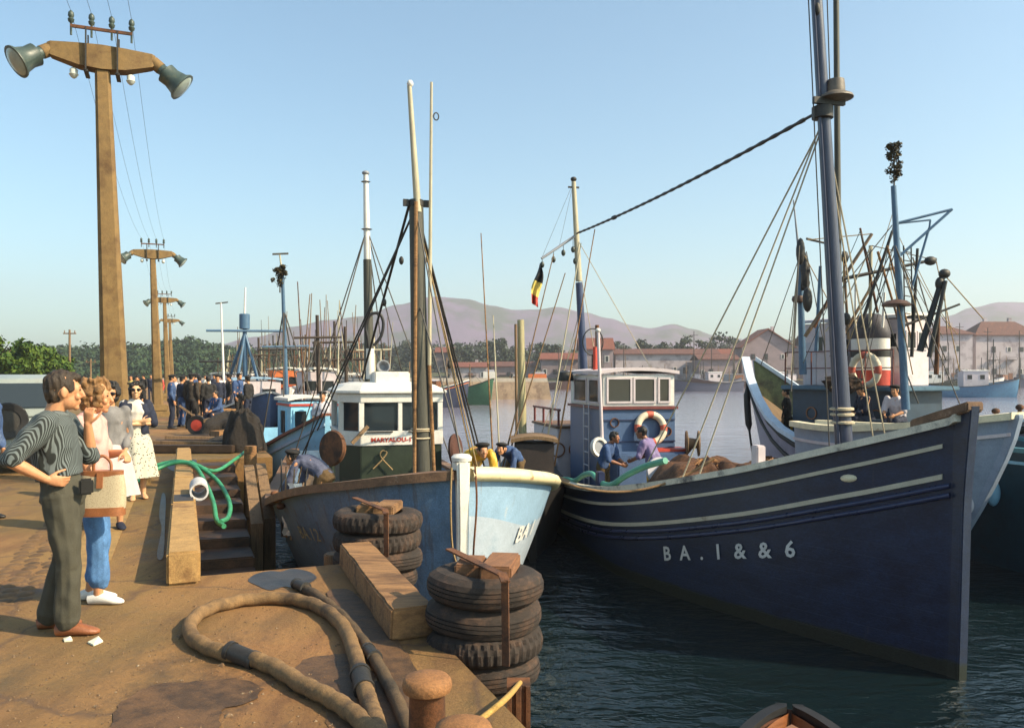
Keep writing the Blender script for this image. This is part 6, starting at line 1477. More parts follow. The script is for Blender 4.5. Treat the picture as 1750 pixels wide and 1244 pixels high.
# the two women in sunglasses
person('woman in sunglasses, pink white dress and grey cardigan, half hidden behind', v2(188, 9.0), -152, 1.60,
    J=dict(elR=(.21, .0, 1.13), wrR=(.17, .13, .93), elL=(-.21, .0, 1.13), wrL=(-.16, .14, .95), anR=(.06, .08, .085)), top=mat('grey_cardigan', (.25, .235, .23), .9, .15, 12, .3), topname='cardigan', sleeve=1.7, bottom=mat('pink_white_dress', (.55, .42, .41), .85, .08, 8, .2), bname='skirt', hem=.42, loose=1.4,
    shoe=NAVYCLOTH, hair=HAIRDARK, hairkind='curly', hsz=1.08, fem=True, look=(.15, 1, -.04), vox=.009, glasses=True, skin=SKIN)
pc = person('woman in a dark cardigan and speckled white skirt, standing with arms folded', v2(232, 11.2), -150, 1.60,
    J=dict(elR=(.235, .03, 1.13), wrR=(-.06, .17, 1.17), elL=(-.235, .03, 1.13), wrL=(.06, .20, 1.13), anR=(.05, .12, .085), knR=(.06, .1, .5)), top=mat('white_blouse', (.58, .52, .45), .85, .06, 10, .2), topname='blouse', sleeve=.35, bottom=spot_mat('speckled_skirt', (.52, .48, .38), (.05, .04, .035), 30, .27), bname='skirt', hem=.34, loose=1.15,
    shoe=None, hair=HAIRDARK, hairkind='curly', hsz=1.08, fem=True, look=(.1, 1, .0), vox=.009, glasses=True, skin=SKINPALE, tuck=True, hands=dict(R=dict(n=(0, -1, 0), curl=.3), L=dict(n=(0, -1, 0), curl=.3)))
m_ = MB(); s_ = 1.60 / 1.75
for a in (-1, 1):   # open cardigan: two fronts and sleeves to the elbow
    etube(m_, [V((a * .10, .0, z)) * s_ for z in (.86, 1.0, 1.15, 1.3, 1.42)], [(.085 * s_, .145 * s_), (.085 * s_, .14 * s_), (.075 * s_, .135 * s_), (.085 * s_, .14 * s_), (.06 * s_, .085 * s_)], (1, 0, 0)); caps(m_, V((a * .165, -.01, 1.415)) * s_, V((a * .235, .03, 1.13)) * s_, .075 * s_, .066 * s_)
o = m_.build('cardigan', NAVYCLOTH, pc); remesh(o, .011, 2)
person('person in a blue shirt cut off by the left edge of the photo', v2(-24, 9.6), -95, 1.62, top=WORKBLUE, sleeve=1.9, bottom=NAVYCLOTH, shoe=SHOEBLACK, hair=HAIRDARK, vox=.011)
# men farther along the quay
mk = dict(vox=.014, detail=False)
BER = ('beret', DARKCLOTH)
grp = 'people standing on the quay by the boats'
for lb, px, Y, rz, h, tp, bt, kw in (
        ('man in faded blue work clothes and beret, leftmost of the standing group', 293, 25.6, -60, 1.70, WORKBLUE, NAVYCLOTH, dict(hat=BER)),
        ('man in a dark blue jacket, between the blue worker and the dark suit', 311, 26.6, -40, 1.66, NAVYCLOTH, WORKBLUE, dict(hat=BER)),
        ('man in a dark suit seen from behind, broadest of the standing group', 327, 25.8, -15, 1.74, mat('dark_brown_jacket', (.04, .03, .022), .9, .25, 12, .3), DARKCLOTH, dict(hat=BER)),
        ('man in a brown jacket just behind the dark suited man', 341, 28, 30, 1.68, mat('brown_jacket', (.10, .06, .03), .9, .25, 12, .3), DARKCLOTH, {}),
        ('man in a pale shirt behind the standing group', 300, 31, 180, 1.66, PINKWHITE, DARKCLOTH, {}),
        ('dark figure beside the second lamp post, left of its shaft', 236, 29, 170, 1.66, DARKCLOTH, NAVYCLOTH, {}),
        ('figure in a yellowish shirt far behind the woman in the cardigan', 224, 38, 190, 1.68, mat('yellow_shirt', (.42, .32, .10), .9, .2, 10, .2), DARKCLOTH, {}),
        ('distant man in white shirt near the red rimmed boat', 352, 40, 160, 1.70, WHITE, DARKCLOTH, {}),
        ('distant man in a dark jersey near the white hulls', 366, 46, 200, 1.70, NAVYCLOTH, DARKCLOTH, dict(hat=BER)),
        ('distant figure in yellow oilskin by the black crossed mast', 385, 50, 150, 1.72, YELLOW, YELLOW, {}),
        ('distant man in a red shirt between the lamp posts', 272, 42, 170, 1.70, RED, DARKCLOTH, {})):
    person(lb, v2(px, Y), rz, h, top=tp, topname='jacket', sleeve=1.85, bottom=bt, shoe=SHOEBLACK, group=grp, **mk, **kw)
for i, (px, Y, rz, cl) in enumerate(((356, 26.5, 40, DARKCLOTH), (372, 28, 200, NAVYCLOTH), (392, 30, 120, DARKCLOTH), (408, 29, 250, WORKBLUE), (424, 27, 80, DARKCLOTH), (246, 47, 150, DARKCLOTH), (258, 52, 190, NAVYCLOTH), (334, 36, 20, WORKBLUE), (318, 44, 170, DARKCLOTH), (380, 38, 60, PINKWHITE))):
    person(['man in a dark jacket standing just right of the standing group', 'man in a navy jersey beside the dark net heap', 'dark clothed man behind the dark net heap', 'man in faded blue by the bow of the light blue boat', 'dark figure nearest the bow of the light blue boat', 'distant dark figure left of the second lamp post base', 'distant navy figure between the lamp post shafts', 'man in blue seen between the standing men', 'distant dark figure behind the standing group', 'distant man in an off white shirt before the red rimmed boat'][i], v2(px, Y), rz, 1.66 + .03 * (i % 4), top=cl, topname='jacket', sleeve=1.85, bottom=DARKCLOTH if i % 2 else NAVYCLOTH, shoe=SHOEBLACK, group=grp, hat=BER if i % 3 else None, **mk)
SIT = dict(pel=(0, 0, .50), waist=(0, .04, .66), chest=(0, .10, .85), neck=(0, .14, 1.03), head=(0, .19, 1.16), shL=(-.185, .13, .97), shR=(.185, .13, .97), elL=(-.22, .22, .70), elR=(.22, .22, .70), wrL=(-.12, .42, .62), wrR=(.12, .42, .62), hipL=(-.09, .02, .48), hipR=(.09, .02, .48), knL=(-.12, .42, .50), knR=(.12, .42, .50), anL=(-.12, .44, .085), anR=(.12, .44, .085))
BEND = dict(pel=(0, -.12, .92), waist=(0, -.02, 1.03), chest=(0, .16, 1.12), neck=(0, .34, 1.18), head=(0, .45, 1.20), shL=(-.185, .28, 1.14), shR=(.185, .28, 1.14), elL=(-.22, .36, .86), elR=(.22, .36, .86), wrL=(-.15, .50, .68), wrR=(.15, .50, .68), hipL=(-.09, -.10, .90), hipR=(.09, -.10, .90), knL=(-.11, .03, .49), knR=(.11, .03, .49))
STOOP = dict(waist=(0, .02, 1.09), chest=(0, .09, 1.27), neck=(0, .17, 1.43), head=(0, .25, 1.545), shL=(-.185, .14, 1.37), shR=(.185, .14, 1.37), elL=(-.22, .22, 1.10), elR=(.22, .22, 1.10), wrL=(-.10, .42, 1.02), wrR=(.10, .42, 1.02))
c = qp(27.2, 1.05, 0); person('small figure in blue sitting at the quay edge by the dark nets', (c.x, c.y, 0), 150, 1.65, J=SIT, top=WORKBLUE, sleeve=1.8, bottom=NAVYCLOTH, shoe=SHOEBLACK, **mk)
MM = Matrix.Rotation(R(16.9), 3, 'Z'); ml = lambda x, y, z: tuple(V((-.56, 9.2, ZW)) + MM @ V((x, y, z)))
bk = dict(vox=.0105)
person('fisherman in a blue grey jersey bending over the gear on the white housed boat', ml(-1.35, 3.6, .72), 75, 1.72, J=BEND, top=mat('blue_grey_jersey', (.11, .12, .19), .9, .25, 8, .3), topname='jersey', sleeve=1.7, bottom=mat('brown_trousers', (.12, .07, .025), .9, .25, 8, .3), shoe=SHOEBLACK, hat=BER, **bk)
person('fisherman in yellow oilskin stooping behind the white bow stem', ml(.95, 3.2, .86), 200, 1.70, J=BEND, top=YELLOW, topname='oilskin', sleeve=1.8, bottom=mat('pale_blue_trousers', (.3, .36, .5), .9, .2, 8, .3), shoe=SHOEBLACK, hat=BER, **bk)
person('man in a blue work shirt on the dark boat between the two big boats', (.02, 14.9, ZW + .72), 150, 1.62, J=BEND, top=WORKBLUE, sleeve=1.7, bottom=mat('brown_trousers', (.12, .07, .025)), shoe=SHOEBLACK, hat=BER, **bk)
person('fisherman in a dark blue shirt working by the blue wheelhouse', tuple(nl(-1.28, 7.6, .52)), -120, 1.64, J=STOOP, top=WORKBLUE, sleeve=1.4, bottom=mat('brown_trousers', (.12, .07, .025)), shoe=SHOEBLACK, skin=mat('tanned_skin', (.35, .14, .07), .5, .1, 10, .05), **bk)
person('fisherman in a mauve shirt and yellow apron below the lifebuoy', tuple(nl(-.42, 7.2, .52)), 60, 1.74, J=STOOP, top=mat('mauve_shirt', (.24, .18, .36), .9, .2, 8, .3, stain=(.4, .34, .5), sscale=5, samt=.4), sleeve=.95, bottom=YELLOW, hem=.30, loose=1.4, shoe=SHOEBLACK, skin=mat('tanned_skin', (.35, .14, .07)), **bk)
mb = MB(); mb.box((-1.3, 9.4, 1.6), (.55, 1.9, 1.1)); mb.build('deck_bench', mat('dark_blue_house', (.03, .06, .10)), GB, bevel=.02)
person('deckhand in a dark jersey sitting on the grey trawler, left of the white shirted one', tuple(gl(-1.3, 9.75, 1.68)), 100, 1.70, J=SIT, top=NAVYCLOTH, sleeve=1.8, bottom=NAVYCLOTH, shoe=SHOEBLACK, **bk)
person('deckhand with a white shirt over dark clothes sitting on the grey trawler', tuple(gl(-1.3, 9.0, 1.68)), 130, 1.70, J=SIT, top=PINKWHITE, sleeve=1.0, bottom=NAVYCLOTH, shoe=SHOEBLACK, hat=BER, **bk)
person('dark coated figure standing at the stern of the grey trawler', tuple(gl(-.35, 12.9, 1.12)), 60, 1.68, top=DARKCLOTH, topname='coat', sleeve=1.9, bottom=DARKCLOTH, shoe=SHOEBLACK, hat=BER, **bk)
# ---------------------------------------------------------------- boats farther off
def small_boat(label, stem, rz, L, B, bow, hullm, railm, cabins=(), masts=(), bh=.5, stripe=None, name='fishing_boat', group=None, kw=None, innerm=None):
    b = boat(name, label, stem, rz, group)
    H = Hull(L, B, [(0, bow), (L * .15, bow * .82), (L * .45, bow * .6), (L * .75, bow * .58), (L, bow * .72)], **(kw or dict(fw=.65, rake=.4, tm=.42, na=2, nb=.75, ws=.55, k=1)))
    hull_parts(b, H, hullm, railm, bh=bh, innerm=innerm)
    if stripe: H.strip(MB(), .22, .03, .07, .012).build('stripe', stripe, b)
    for (x, y, wx, wy, z0, z1, wm, rm, wins) in cabins: house_box(b, 'cabin', (x, y), (wx, wy), wm, z0, z1, wins=wins, roof=rm)
    for (x, y, z1, r, m_, lean, cross) in masts:
        top = V((x + lean, y, z1)); pole(b, 'mast', (x, y, .6), top, r, r * .65, m_, 10)
        for (z, wd, rr) in cross:
            k = (z - .6) / (z1 - .6); c = V((x, y, .6)).lerp(top, k); mb = MB(); mb.cyl(c + V((-wd, -r, 0)), c + V((wd, -r, .05)), rr, rr, 8); mb.build('yard', m_, b, smooth=50)
        for e in ((-B * .8, y + .9), (B * .8, y + .9), (-B * .7, max(.4, y - 1.2)), (B * .7, max(.4, y - 1.2))):
            stay(b, V((x, y, .6)).lerp(top, .82), (e[0], e[1], H.zs(min(1, e[1] / L))), .02, WIRE)
    return b, H
# (a) light blue boat next along the quay
ab, AH = small_boat('light blue fishing boat with a light blue cabin moored by the quay steps', (-4.5, 20), R(30), 5.6, .8, 2.15, LIGHTBLUE, mat('red_brown_rail', (.22, .07, .035), .6, .2, 6, .1),
    [(0, 2.2, 1.0, 1.3, .8, 2.45, mat('cabin_sky_blue', (.26, .55, .72), .5, .1, 5, .08), WHITE, [('f', -.24, 2.0, .3, .4), ('f', .24, 2.0, .3, .4), ('l', 0, 1.9, .5, .6)])], [(-.1, 3.2, 5.9, .07, MASTSKY, -.18, [(3.9, .65, .025)])], bh=.95, stripe=PALEBLUE)
mb = MB(); mb.box((0, 2.2, 2.36), (1.06, 1.36, .06)); mb.build('red_band', RED, ab)
pole(ab, 'topmast', (-.28, 3.2, 5.85), (-.36, 3.2, 6.5), .03, .02, MASTPALE); mb = MB(); mb.bar((-.55, 3.2, 6.45), (-.12, 3.2, 6.5), .04, .05); mb.build('mast_aerial', IRON, ab)
M30 = Matrix.Rotation(R(30), 3, 'Z')
twig_bush('dark leafy branch tied to the mast of the light blue boat', tuple(V((-4.5, 20, ZW)) + M30 @ V((-.36, 3.15, 5.55))), .55, .22, 9)
person('fisherman in a grey shirt and yellow trousers on the light blue boat', tuple(V((-4.5, 20, ZW)) + M30 @ V((.18, 1.0, 1.0))), 190, 1.72, top=PALEGREY, sleeve=1.0, bottom=YELLOW, hem=.3, shoe=SHOEBLACK, hat=BER, **bk)
# (b) blue tripod masted trawler
tb, TH_ = small_boat('white and blue trawler with a sky blue tripod mast and barrel lookout', (-8.6, 29), R(27), 9, 1.5, 2.5, BLUE, WHITE,
    [(0, 3.2, 1.7, 2.0, 1.0, 2.9, PINKWHITE, PALEBLUE, [('f', -.4, 2.4, .5, .4), ('f', .4, 2.4, .5, .4)])], [(0, 5.0, 5.6, .12, MASTSKY, -.05, [(4.9, 1.5, .05)])], bh=.6)
for e in ((-1.1, 6.0), (1.1, 6.0), (-.7, 4.3), (.8, 4.2)): pole(tb, 'tripod_leg', (-.04, 5, 4.85), (e[0], e[1], 1.2), .06, .07, MASTSKY)
mb = MB(); mb.lathe([(.17, 0), (.21, .02), (.21, .6), (.18, .62), (.02, .5)], 16, (-.05, 5, 5.0)); mb.build('lookout_barrel', MASTSKY, tb, smooth=40)
pole(tb, 'topmast', (-.05, 5, 5.5), (-.02, 5, 6.7), .05, .03, WHITE); pole(tb, 'signal_mast', (-1.1, 3.2, 2.9), (-1.2, 3.2, 5.9), .05, .03, WHITE); mb = MB(); mb.bar((-1.4, 3.2, 5.85), (-.95, 3.2, 5.92), .05, .05); mb.build('aerial', IRON, tb)
# (c) red rimmed open boat
small_boat('open boat with a bright red rim and green inside, beyond the dark nets', (-10.8, 34), R(40), 5, 1.05, 2.0, WHITE, mat('bright_red_rim', (.60, .07, .035), .5, .15, 6, .1), name='open_boat', kw=dict(fw=.6, rake=.5, tm=.4, ws=.6), innerm=mat('green_inside', (.16, .24, .10), .6, .2, 5, .1))
# (d) the farther row
rows = [('white fishing boat with a black crossed mast, far along the quay', 388, 47, 22, 8, 1.5, 2.4, WHITE, BLACK, PINKWHITE, BLACK, 4.6, [(3.9, 1.4, .06)]),
        ('white hulled boat with two thin masts, far along the quay', 412, 56, 25, 8, 1.5, 2.4, PALEGREY, WHITE, WHITE, IRON, 4.6, [(3.6, 1.2, .05)]),
        ('white trawler with an orange wheelhouse behind the light blue cabin', 497, 37, 20, 8, 1.5, 2.6, WHITE, RED, ORANGE, IRON, 5.0, [(4.3, 1.3, .05)]),
        ('pale boat with a grey gantry mast behind the orange wheelhouse', 522, 46, 15, 8.5, 1.6, 2.5, PALEGREY, IRON, WHITE, GREY, 5.4, [(4.7, 1.9, .06)]),
        ('white rounded fishing boat just left of the white wheelhouse', 556, 27, 20, 6.5, 1.2, 2.5, WHITE, WHITE, PINKWHITE, DARKWOOD, 5.2, [(4.4, .8, .04)]),
        ('black hulled boat with brown poles behind the white wheelhouse', 598, 30, 14, 8, 1.4, 2.3, BLACK, WOOD, GREY, DARKWOOD, 5.0, [(3.7, .9, .05)]),
        ('black boat with a dark mast, right behind the blue tripod mast', 452, 44, 24, 8, 1.5, 2.3, BLACK, WOOD, GREY, DARKWOOD, 5.2, [(4.2, 1.1, .05)]),
        ('rust red boat with a dark mast, far along the quay', 436, 62, 26, 9, 1.6, 2.5, RUST, WHITE, PINKWHITE, IRON, 5.6, [(4.4, 1.4, .06)]),
        ('dark blue boat with two masts behind the tripod masted trawler', 470, 66, 18, 9, 1.6, 2.5, NAVYRAIL, WHITE, PALEGREY, IRON, 6.4, [(5.0, 1.5, .06)]),
        ('white boat with a dark mast behind the rounded white boat', 575, 36, 12, 8, 1.5, 2.4, PALEGREY, RED, WHITE, DARKWOOD, 5.6, [(4.6, 1.0, .05)]),
        ('low black boat far behind the white wheelhouse', 615, 58, 10, 9, 1.6, 2.4, BLACK, WOOD, GREY, VARNISH, 6.0, [(4.8, 1.2, .05)]),
        ('grey boat with thin masts, farthest of the quay row', 540, 78, 12, 9, 1.6, 2.4, GREY, WHITE, PINKWHITE, IRON, 6.6, [(5.2, 1.6, .06)]),
        ('teal boat behind the rounded white boat', 505, 60, 16, 8, 1.5, 2.3, TEAL, WHITE, PALEGREY, DARKWOOD, 5.6, [(4.4, 1.0, .05)]),
        ('green hulled boat with a tall mast behind the white wheelhouse', 640, 41, 8, 8, 1.5, 2.3, GREEN, WHITE, PINKWHITE, MASTPALE, 5.4, [(4.4, .9, .05)])]
for i, (lb, px, Y, rz, L, B, bow, hm, rm, cm, mm, mh, cr) in enumerate(rows):
    bb, hh = small_boat(lb, ((px - CX) / FP * Y, Y), R(rz), L, B, bow, hm, rm, [(0, L * .4, B * 1.0, 1.8, 1.0, bow + .75, cm, WHITE, [('f', -.3, bow + .25, .4, .35), ('f', .3, bow + .25, .4, .35)]), (0, L * .66, B * .9, 1.5, 1.0, bow + .1, PINKWHITE if i % 2 else GREY, WHITE, [])], [(0, L * .22, mh, .09, mm, -.1, cr), (.1, L * .75, mh * .85, .07, mm, .1, [])], group='fishing boats moored along the quay')
    g = random.Random(i)
    for k in range(7):
        x, y = g.uniform(-B, B) * .6, L * g.uniform(.15, .8); pole(bb, 'fishing_pole', (x, y, 1.0), (x + g.uniform(-.5, .5), y, mh * g.uniform(.8, 1.25)), .035, .018, [DARKWOOD, WOOD, MASTPALE, RUST][(k + i) % 4], 6)
# (e) dark boat between the two big ones, with its pale mast and poles
eb, EH = small_boat('dark boat with a pale yellow mast lying between the two big boats', (.35, 13.4), 0, 7, .72, 1.55, BLACK, IRON, [(.1, 3.6, .8, .9, .6, 1.75, mat('dark_cabin', (.05, .035, .03), .7, .3, 6, .2), WOOD, [])], bh=.45)
pole(eb, 'mast', (-.10, 4.6, .7), (-.16, 4.6, 4.35), .10, .075, mat('yellow_white_mast', (.46, .40, .22), .6, .2, 6, .15, stretch=(4, 4, .5), stain=(.22, .22, .1), sscale=2, samt=.38), 12)
pole(eb, 'mast_pole', (-.24, 4.5, .8), (-.27, 4.5, 4.25), .03, .03, WOOD, 8)
for a, b_ in (((-.75, 4.1, 1.2), (-1.02, 4.3, 6.2)), ((-.55, 3.7, 1.2), (.55, 4.3, 5.75)), ((-.6, 3.7, 1.2), (-.75, 4.0, 4.4)), ((-.5, 3.7, 1.2), (.78, 4.0, 5.3)), ((.3, 4, 1.2), (1.15, 4.4, 6.0)), ((.55, 4, 1.2), (1.45, 4.4, 6.3))): pole(eb, 'fishing_pole', a, b_, .022, .012, [MASTPALE, WOOD, PALEWOOD][int(a[0] * 10) % 3], 6)
# boats by the jetty
small_boat('dark blue boat with a white rail lying under the jetty', (-4.1, 78), R(78), 9, 1.5, 2.6, mat('dark_slate_hull', (.05, .06, .11), .5, .2, 4, .1), WHITE, [(0, 4, 1.6, 2, 1, 2.5, VARNISH, PINKWHITE, [])], [(0, 2.2, 4.8, .08, WOOD, 0, []), (0, 6, 4.4, .08, WOOD, .2, [])], stripe=ORANGE)
small_boat('small green boat with its bow to the right, under the jetty', (-1.95, 84), R(55), 7, 1.4, 2.7, mat('mid_green_hull', (.05, .16, .08), .5, .2, 4, .1), IRON, [], [(0, 3, 4.2, .07, WOOD, 0, [])])
for i, (lb, px, Y, rz, L, hm, cm, mh) in enumerate((('long grey boat lying off the far quay, left of the grey trawler', 1128, 150, -80, 16, mat('slate_hull', (.10, .11, .17), .6, .2, 3, .1), None, 0), ('brown fishing boat at the far quay beyond the blue wheelhouse', 1180, 185, -85, 12, mat('brown_hull', (.12, .06, .05), .6, .2, 3, .1), PINKWHITE, 6),
        ('bright blue boat with a white stern at the far right', 1742, 112, 80, 13, mat('bright_blue_hull', (.06, .20, .36), .5, .2, 3, .1), PINKWHITE, 8), ('white boat with a yellow deckhouse at the far right shore', 1716, 165, 85, 13, WHITE, YELLOW, 8), ('dark green boat with a white house behind the bright blue boat', 1655, 150, 84, 14, GREEN, WHITE, 9),
        ('low brown boat in the gap under the far white building', 985, 170, 80, 10, mat('brown_hull', (.12, .06, .05)), None, 5), ('small dark boat at the far quay below the gabled house', 1290, 180, -85, 11, BLACK, PINKWHITE, 7))):
    small_boat(lb, ((px - CX) / FP * Y, Y), R(rz), L, 1.9, 2.6, hm, PALEGREY if i % 2 else IRON, [] if cm is None else [(0, L * .45, 2.2, 3.2, 1, 3.6, cm, WHITE, [('l', -.8, 2.8, .6, .6), ('l', .8, 2.8, .6, .6), ('r', -.8, 2.8, .6, .6), ('r', .8, 2.8, .6, .6)])], [(0, L * .25, mh, .1, IRON, 0, []), (0, L * .75, mh * .8, .09, WOOD, 0, [])] if mh else [], group='boats moored off the far shore')
# jetty
JET = mat('jetty_stone', (.42, .29, .185), .9, .3, .9, .5, stain=(.20, .12, .08), sscale=.5, samt=.45, bdist=.1)
mb = MB()
jx0, jx1 = -45, 4.6
mb.loft([[V((jx0, 103, ZW - 1)), V((jx1 + .5, 103, ZW - 1)), V((jx1 + .5, 112, ZW - 1)), V((jx0, 112, ZW - 1))], [V((jx0, 103.8, .75)), V((jx1, 103.8, .75)), V((jx1, 111, .75)), V((jx0, 111, .75))]])
t_ = one('jetty', 'stone jetty with a pale coping across the harbour, left of the blue wheelhouse', 'jetty', mb, JET)
mb = MB(); mb.box(((jx0 + jx1) / 2, 104.6, 1.0), (jx1 - jx0 - .2, 1.3, .49)); mb.build('coping', mat('pale_coping', (.55, .46, .36), .85, .15, 1, .2), t_, world=True)
mb = MB()
for x in range(-40, 4, 5): mb.cyl((x, 104.3, 1.24), (x, 104.3, 1.7), .22, .16, 8)
for i, x in enumerate(range(-40, 4, 8)):
    m_ = MB(); m_.lathe([(.22, 0), (.16, .1), (.15, .4), (.22, .45), (.2, .55), (.02, .58)], 10, (x, 104.4, 1.24)); m_.build('jetty_bollard', IRON, t_, world=True, smooth=40)
for i, (px, w_, h, m_) in enumerate(((836, 1.6, 1.3, WHITE), (918, 2.4, 1.0, ORANGE), (880, 1.5, .7, WOOD))):
    c = V(((px - CX) / FP * 107, 107, .76)); tt = thing('cargo_stack', ['white covered cargo stack on the jetty', 'orange crates stacked on the jetty', 'low brown cargo stack in the middle of the jetty'][i], 'cargo', c)
    mb = MB(); mb.box((0, 0, h / 2), (w_, 1.2, h)); mb.build('cargo_crate', m_, tt, bevel=.05); mb = MB(); mb.box((w_ * .1, 0, h + .13), (w_ * .6, .9, .25)); mb.build('cargo_cover', PALEGREY, tt, bevel=.05)

# ---------------------------------------------------------------- the town on the far shore
ROOF = mat('red_tile_roof', (.25, .07, .04), .85, .4, 1.2, .5, stretch=(3, 1, 1), stain=(.2, .07, .04), sscale=.6, samt=.45)
ROOF2 = mat('brown_tile_roof', (.15, .058, .042), .85, .35, 1.2, .5, stretch=(3, 1, 1), stain=(.34, .13, .07), sscale=.6, samt=.4)
WALLW = mat('lime_wash_wall', (.50, .43, .44), .9, .08, .5, .1, stain=(.30, .24, .25), sscale=.3, samt=.46)
WALLP = mat('pinkish_wall', (.34, .255, .26), .9, .15, .5, .1, stain=(.2, .15, .15), sscale=.3, samt=.4)
SHUT = mat('dark_shutter', (.05, .03, .03), .7, .2, 3, .1)
def house(label, px0, px1, Y, eave, ridge, wall=WALLW, roof=ROOF, kind='side', nwin=4, rows_=2, d=9, base=640, chim=1):
    x0, x1 = (px0 - CX) / FP * Y, (px1 - CX) / FP * Y; wd = x1 - x0; ze = CH + (HY - eave) / FP * Y; zr = CH + (HY - ridge) / FP * Y
    t_ = thing('house', label, 'house', ((x0 + x1) / 2, Y + d / 2, -1.0)); z0 = 0; ze += 1; zr += 1
    mb = MB(); hw, hd = wd / 2, d / 2
    if kind == 'gable': mb.add([(-hw, -hd, z0), (hw, -hd, z0), (hw, -hd, ze), (0, -hd, zr - .3), (-hw, -hd, ze), (-hw, hd, z0), (hw, hd, z0), (hw, hd, ze), (0, hd, zr - .3), (-hw, hd, ze)], [(0, 1, 2, 3, 4), (9, 8, 7, 6, 5), (0, 5, 6, 1), (1, 6, 7, 2), (4, 9, 5, 0), (2, 7, 8, 3), (3, 8, 9, 4)])
    else: mb.box((0, 0, ze / 2), (wd, d, ze))
    mb.build('wall', wall, t_)
    mb = MB(); o = .7
    if kind == 'gable':
        sl = (zr - ze) / hw
        for sg in (-1, 1): mb.loft([[V((0, y, zr)), V((sg * (hw + o), y, ze - o * sl)), V((sg * (hw + o), y, ze - o * sl + .3)), V((0, y, zr + .32))] for y in (-hd - .8, hd + .8)])
    elif kind == 'hip':
        k = min(hw, hd) * .9; a = [V((-hw - o, -hd - o, ze)), V((hw + o, -hd - o, ze)), V((hw + o, hd + o, ze)), V((-hw - o, hd + o, ze))]; r_ = [V((-hw + k, 0, zr)), V((hw - k, 0, zr))]
        mb.add(a + [q + V((0, 0, .25)) for q in a] + r_, [(3, 2, 1, 0), (0, 1, 5, 4), (1, 2, 6, 5), (2, 3, 7, 6), (3, 0, 4, 7), (4, 5, 9, 8), (5, 6, 9), (6, 7, 8, 9), (7, 4, 8)])
    else: mb.loft([[V((x, -hd - o, ze)), V((x, 0, zr)), V((x, hd + o, ze)), V((x, hd + o, ze + .25)), V((x, 0, zr + .28)), V((x, -hd - o, ze + .25))] for x in (-hw - .5, hw + .5)])
    mb.build('roof', roof, t_)
    gh = random.Random(int(px0))
    for r in range(rows_):
        for i in range(nwin):
            if gh.random() < .22: continue
            x = -hw + wd * (i + .5 + gh.uniform(-.16, .16)) / nwin; z = z0 + 1.4 + (ze - 1.2) * (r + .35) / rows_; w_ = min(1.1, wd / nwin * .45) * gh.uniform(.8, 1.2); h = min(1.7, (ze - 1) / rows_ * .55) * gh.uniform(.75, 1.15)
            mb = MB(); mb.box((x, -hd - .04, z), (w_, .14, h)); f = mb.build('window', SHUT if (i + r) % 3 else mat('window_frame_white', (.6, .55, .5), .7, .1, 3, .1), t_)
            mb = MB(); mb.box((x, -hd - .12, z), (w_ * .62, .04, h * .82)); mb.build('pane', glass(), f)
    for k in range(2 if rows_ > 1 else 1):
        x = gh.uniform(-.7, .5) * hw; mb = MB(); mb.box((x, -hd - .5, ze * .5), (gh.uniform(2, 3.5), .95, .14)); mb.bar((x - 1.4, -hd - .95, ze * .5 + .75), (x + 1.4, -hd - .95, ze * .5 + .75), .06, .06); mb.bar((x - 1.4, -hd - .95, ze * .5), (x - 1.4, -hd - .95, ze * .5 + .75), .06, .06); mb.bar((x + 1.4, -hd - .95, ze * .5), (x + 1.4, -hd - .95, ze * .5 + .75), .06, .06); mb.build('balcony', SHUT, t_)
    mb = MB(); mb.box((hw * .1, -hd - .04, 2.0), (1.2, .12, 2.2)); mb.build('door', VARNISH, t_)
    for k in range(chim): mb = MB(); mb.box(((-.4 + .8 * k) * hw if chim > 1 else hw * .4, .5, zr + .3), (.9, .8, 1.6)); mb.build('chimney', WALLW, t_)
    return t_
house('house with an orange tile roof behind the blue wheelhouse', 992, 1048, 236, 598, 578, WALLP, ROOF, nwin=3)
house('long low white building on the far shore, right of the orange roof', 1052, 1228, 240, 606, 597, WALLW, ROOF2, nwin=11, rows_=1, chim=0)
house('low pink shed with a red roof in front of the long white building', 1195, 1262, 230, 615, 606, WALLP, ROOF2, nwin=5, rows_=1, chim=0)
house('gabled house with a bright red roof and timbered front', 1268, 1356, 233, 592, 563, WALLP, ROOF, kind='gable', nwin=3, rows_=2)
house('small red roofed house tucked left of the gabled house', 1232, 1270, 246, 608, 597, WALLW, ROOF, nwin=2, rows_=1)
house('wide white house with two dark shutters, right of the trawler', 1590, 1662, 228, 572, 556, WALLW, ROOF2, kind='hip', nwin=4)
house('brown roofed house at the right edge of the photo', 1668, 1775, 233, 574, 548, WALLW, ROOF2, kind='hip', nwin=5, chim=2)
house('white house mostly hidden behind the trawler funnel', 1470, 1560, 240, 585, 568, WALLW, ROOF, nwin=4)
house('pink house hidden behind the derricks of the trawler', 1375, 1460, 244, 590, 574, WALLP, ROOF2, nwin=4)
house('low orange roofed house right of the mizzen mast, far off', 925, 990, 250, 615, 604, WALLP, ROOF, nwin=4, rows_=1)
house('low tiled house behind the middle of the jetty', 840, 918, 255, 627, 619, WALLP, ROOF2, nwin=4, rows_=1)
house('small pale house among the trees above the jetty', 745, 775, 285, 603, 594, WALLP, ROOF, nwin=2, rows_=1)
house('small tiled house at the left end of the jetty', 770, 832, 250, 628, 620, WALLW, ROOF, nwin=4, rows_=1)
g = random.Random(2)
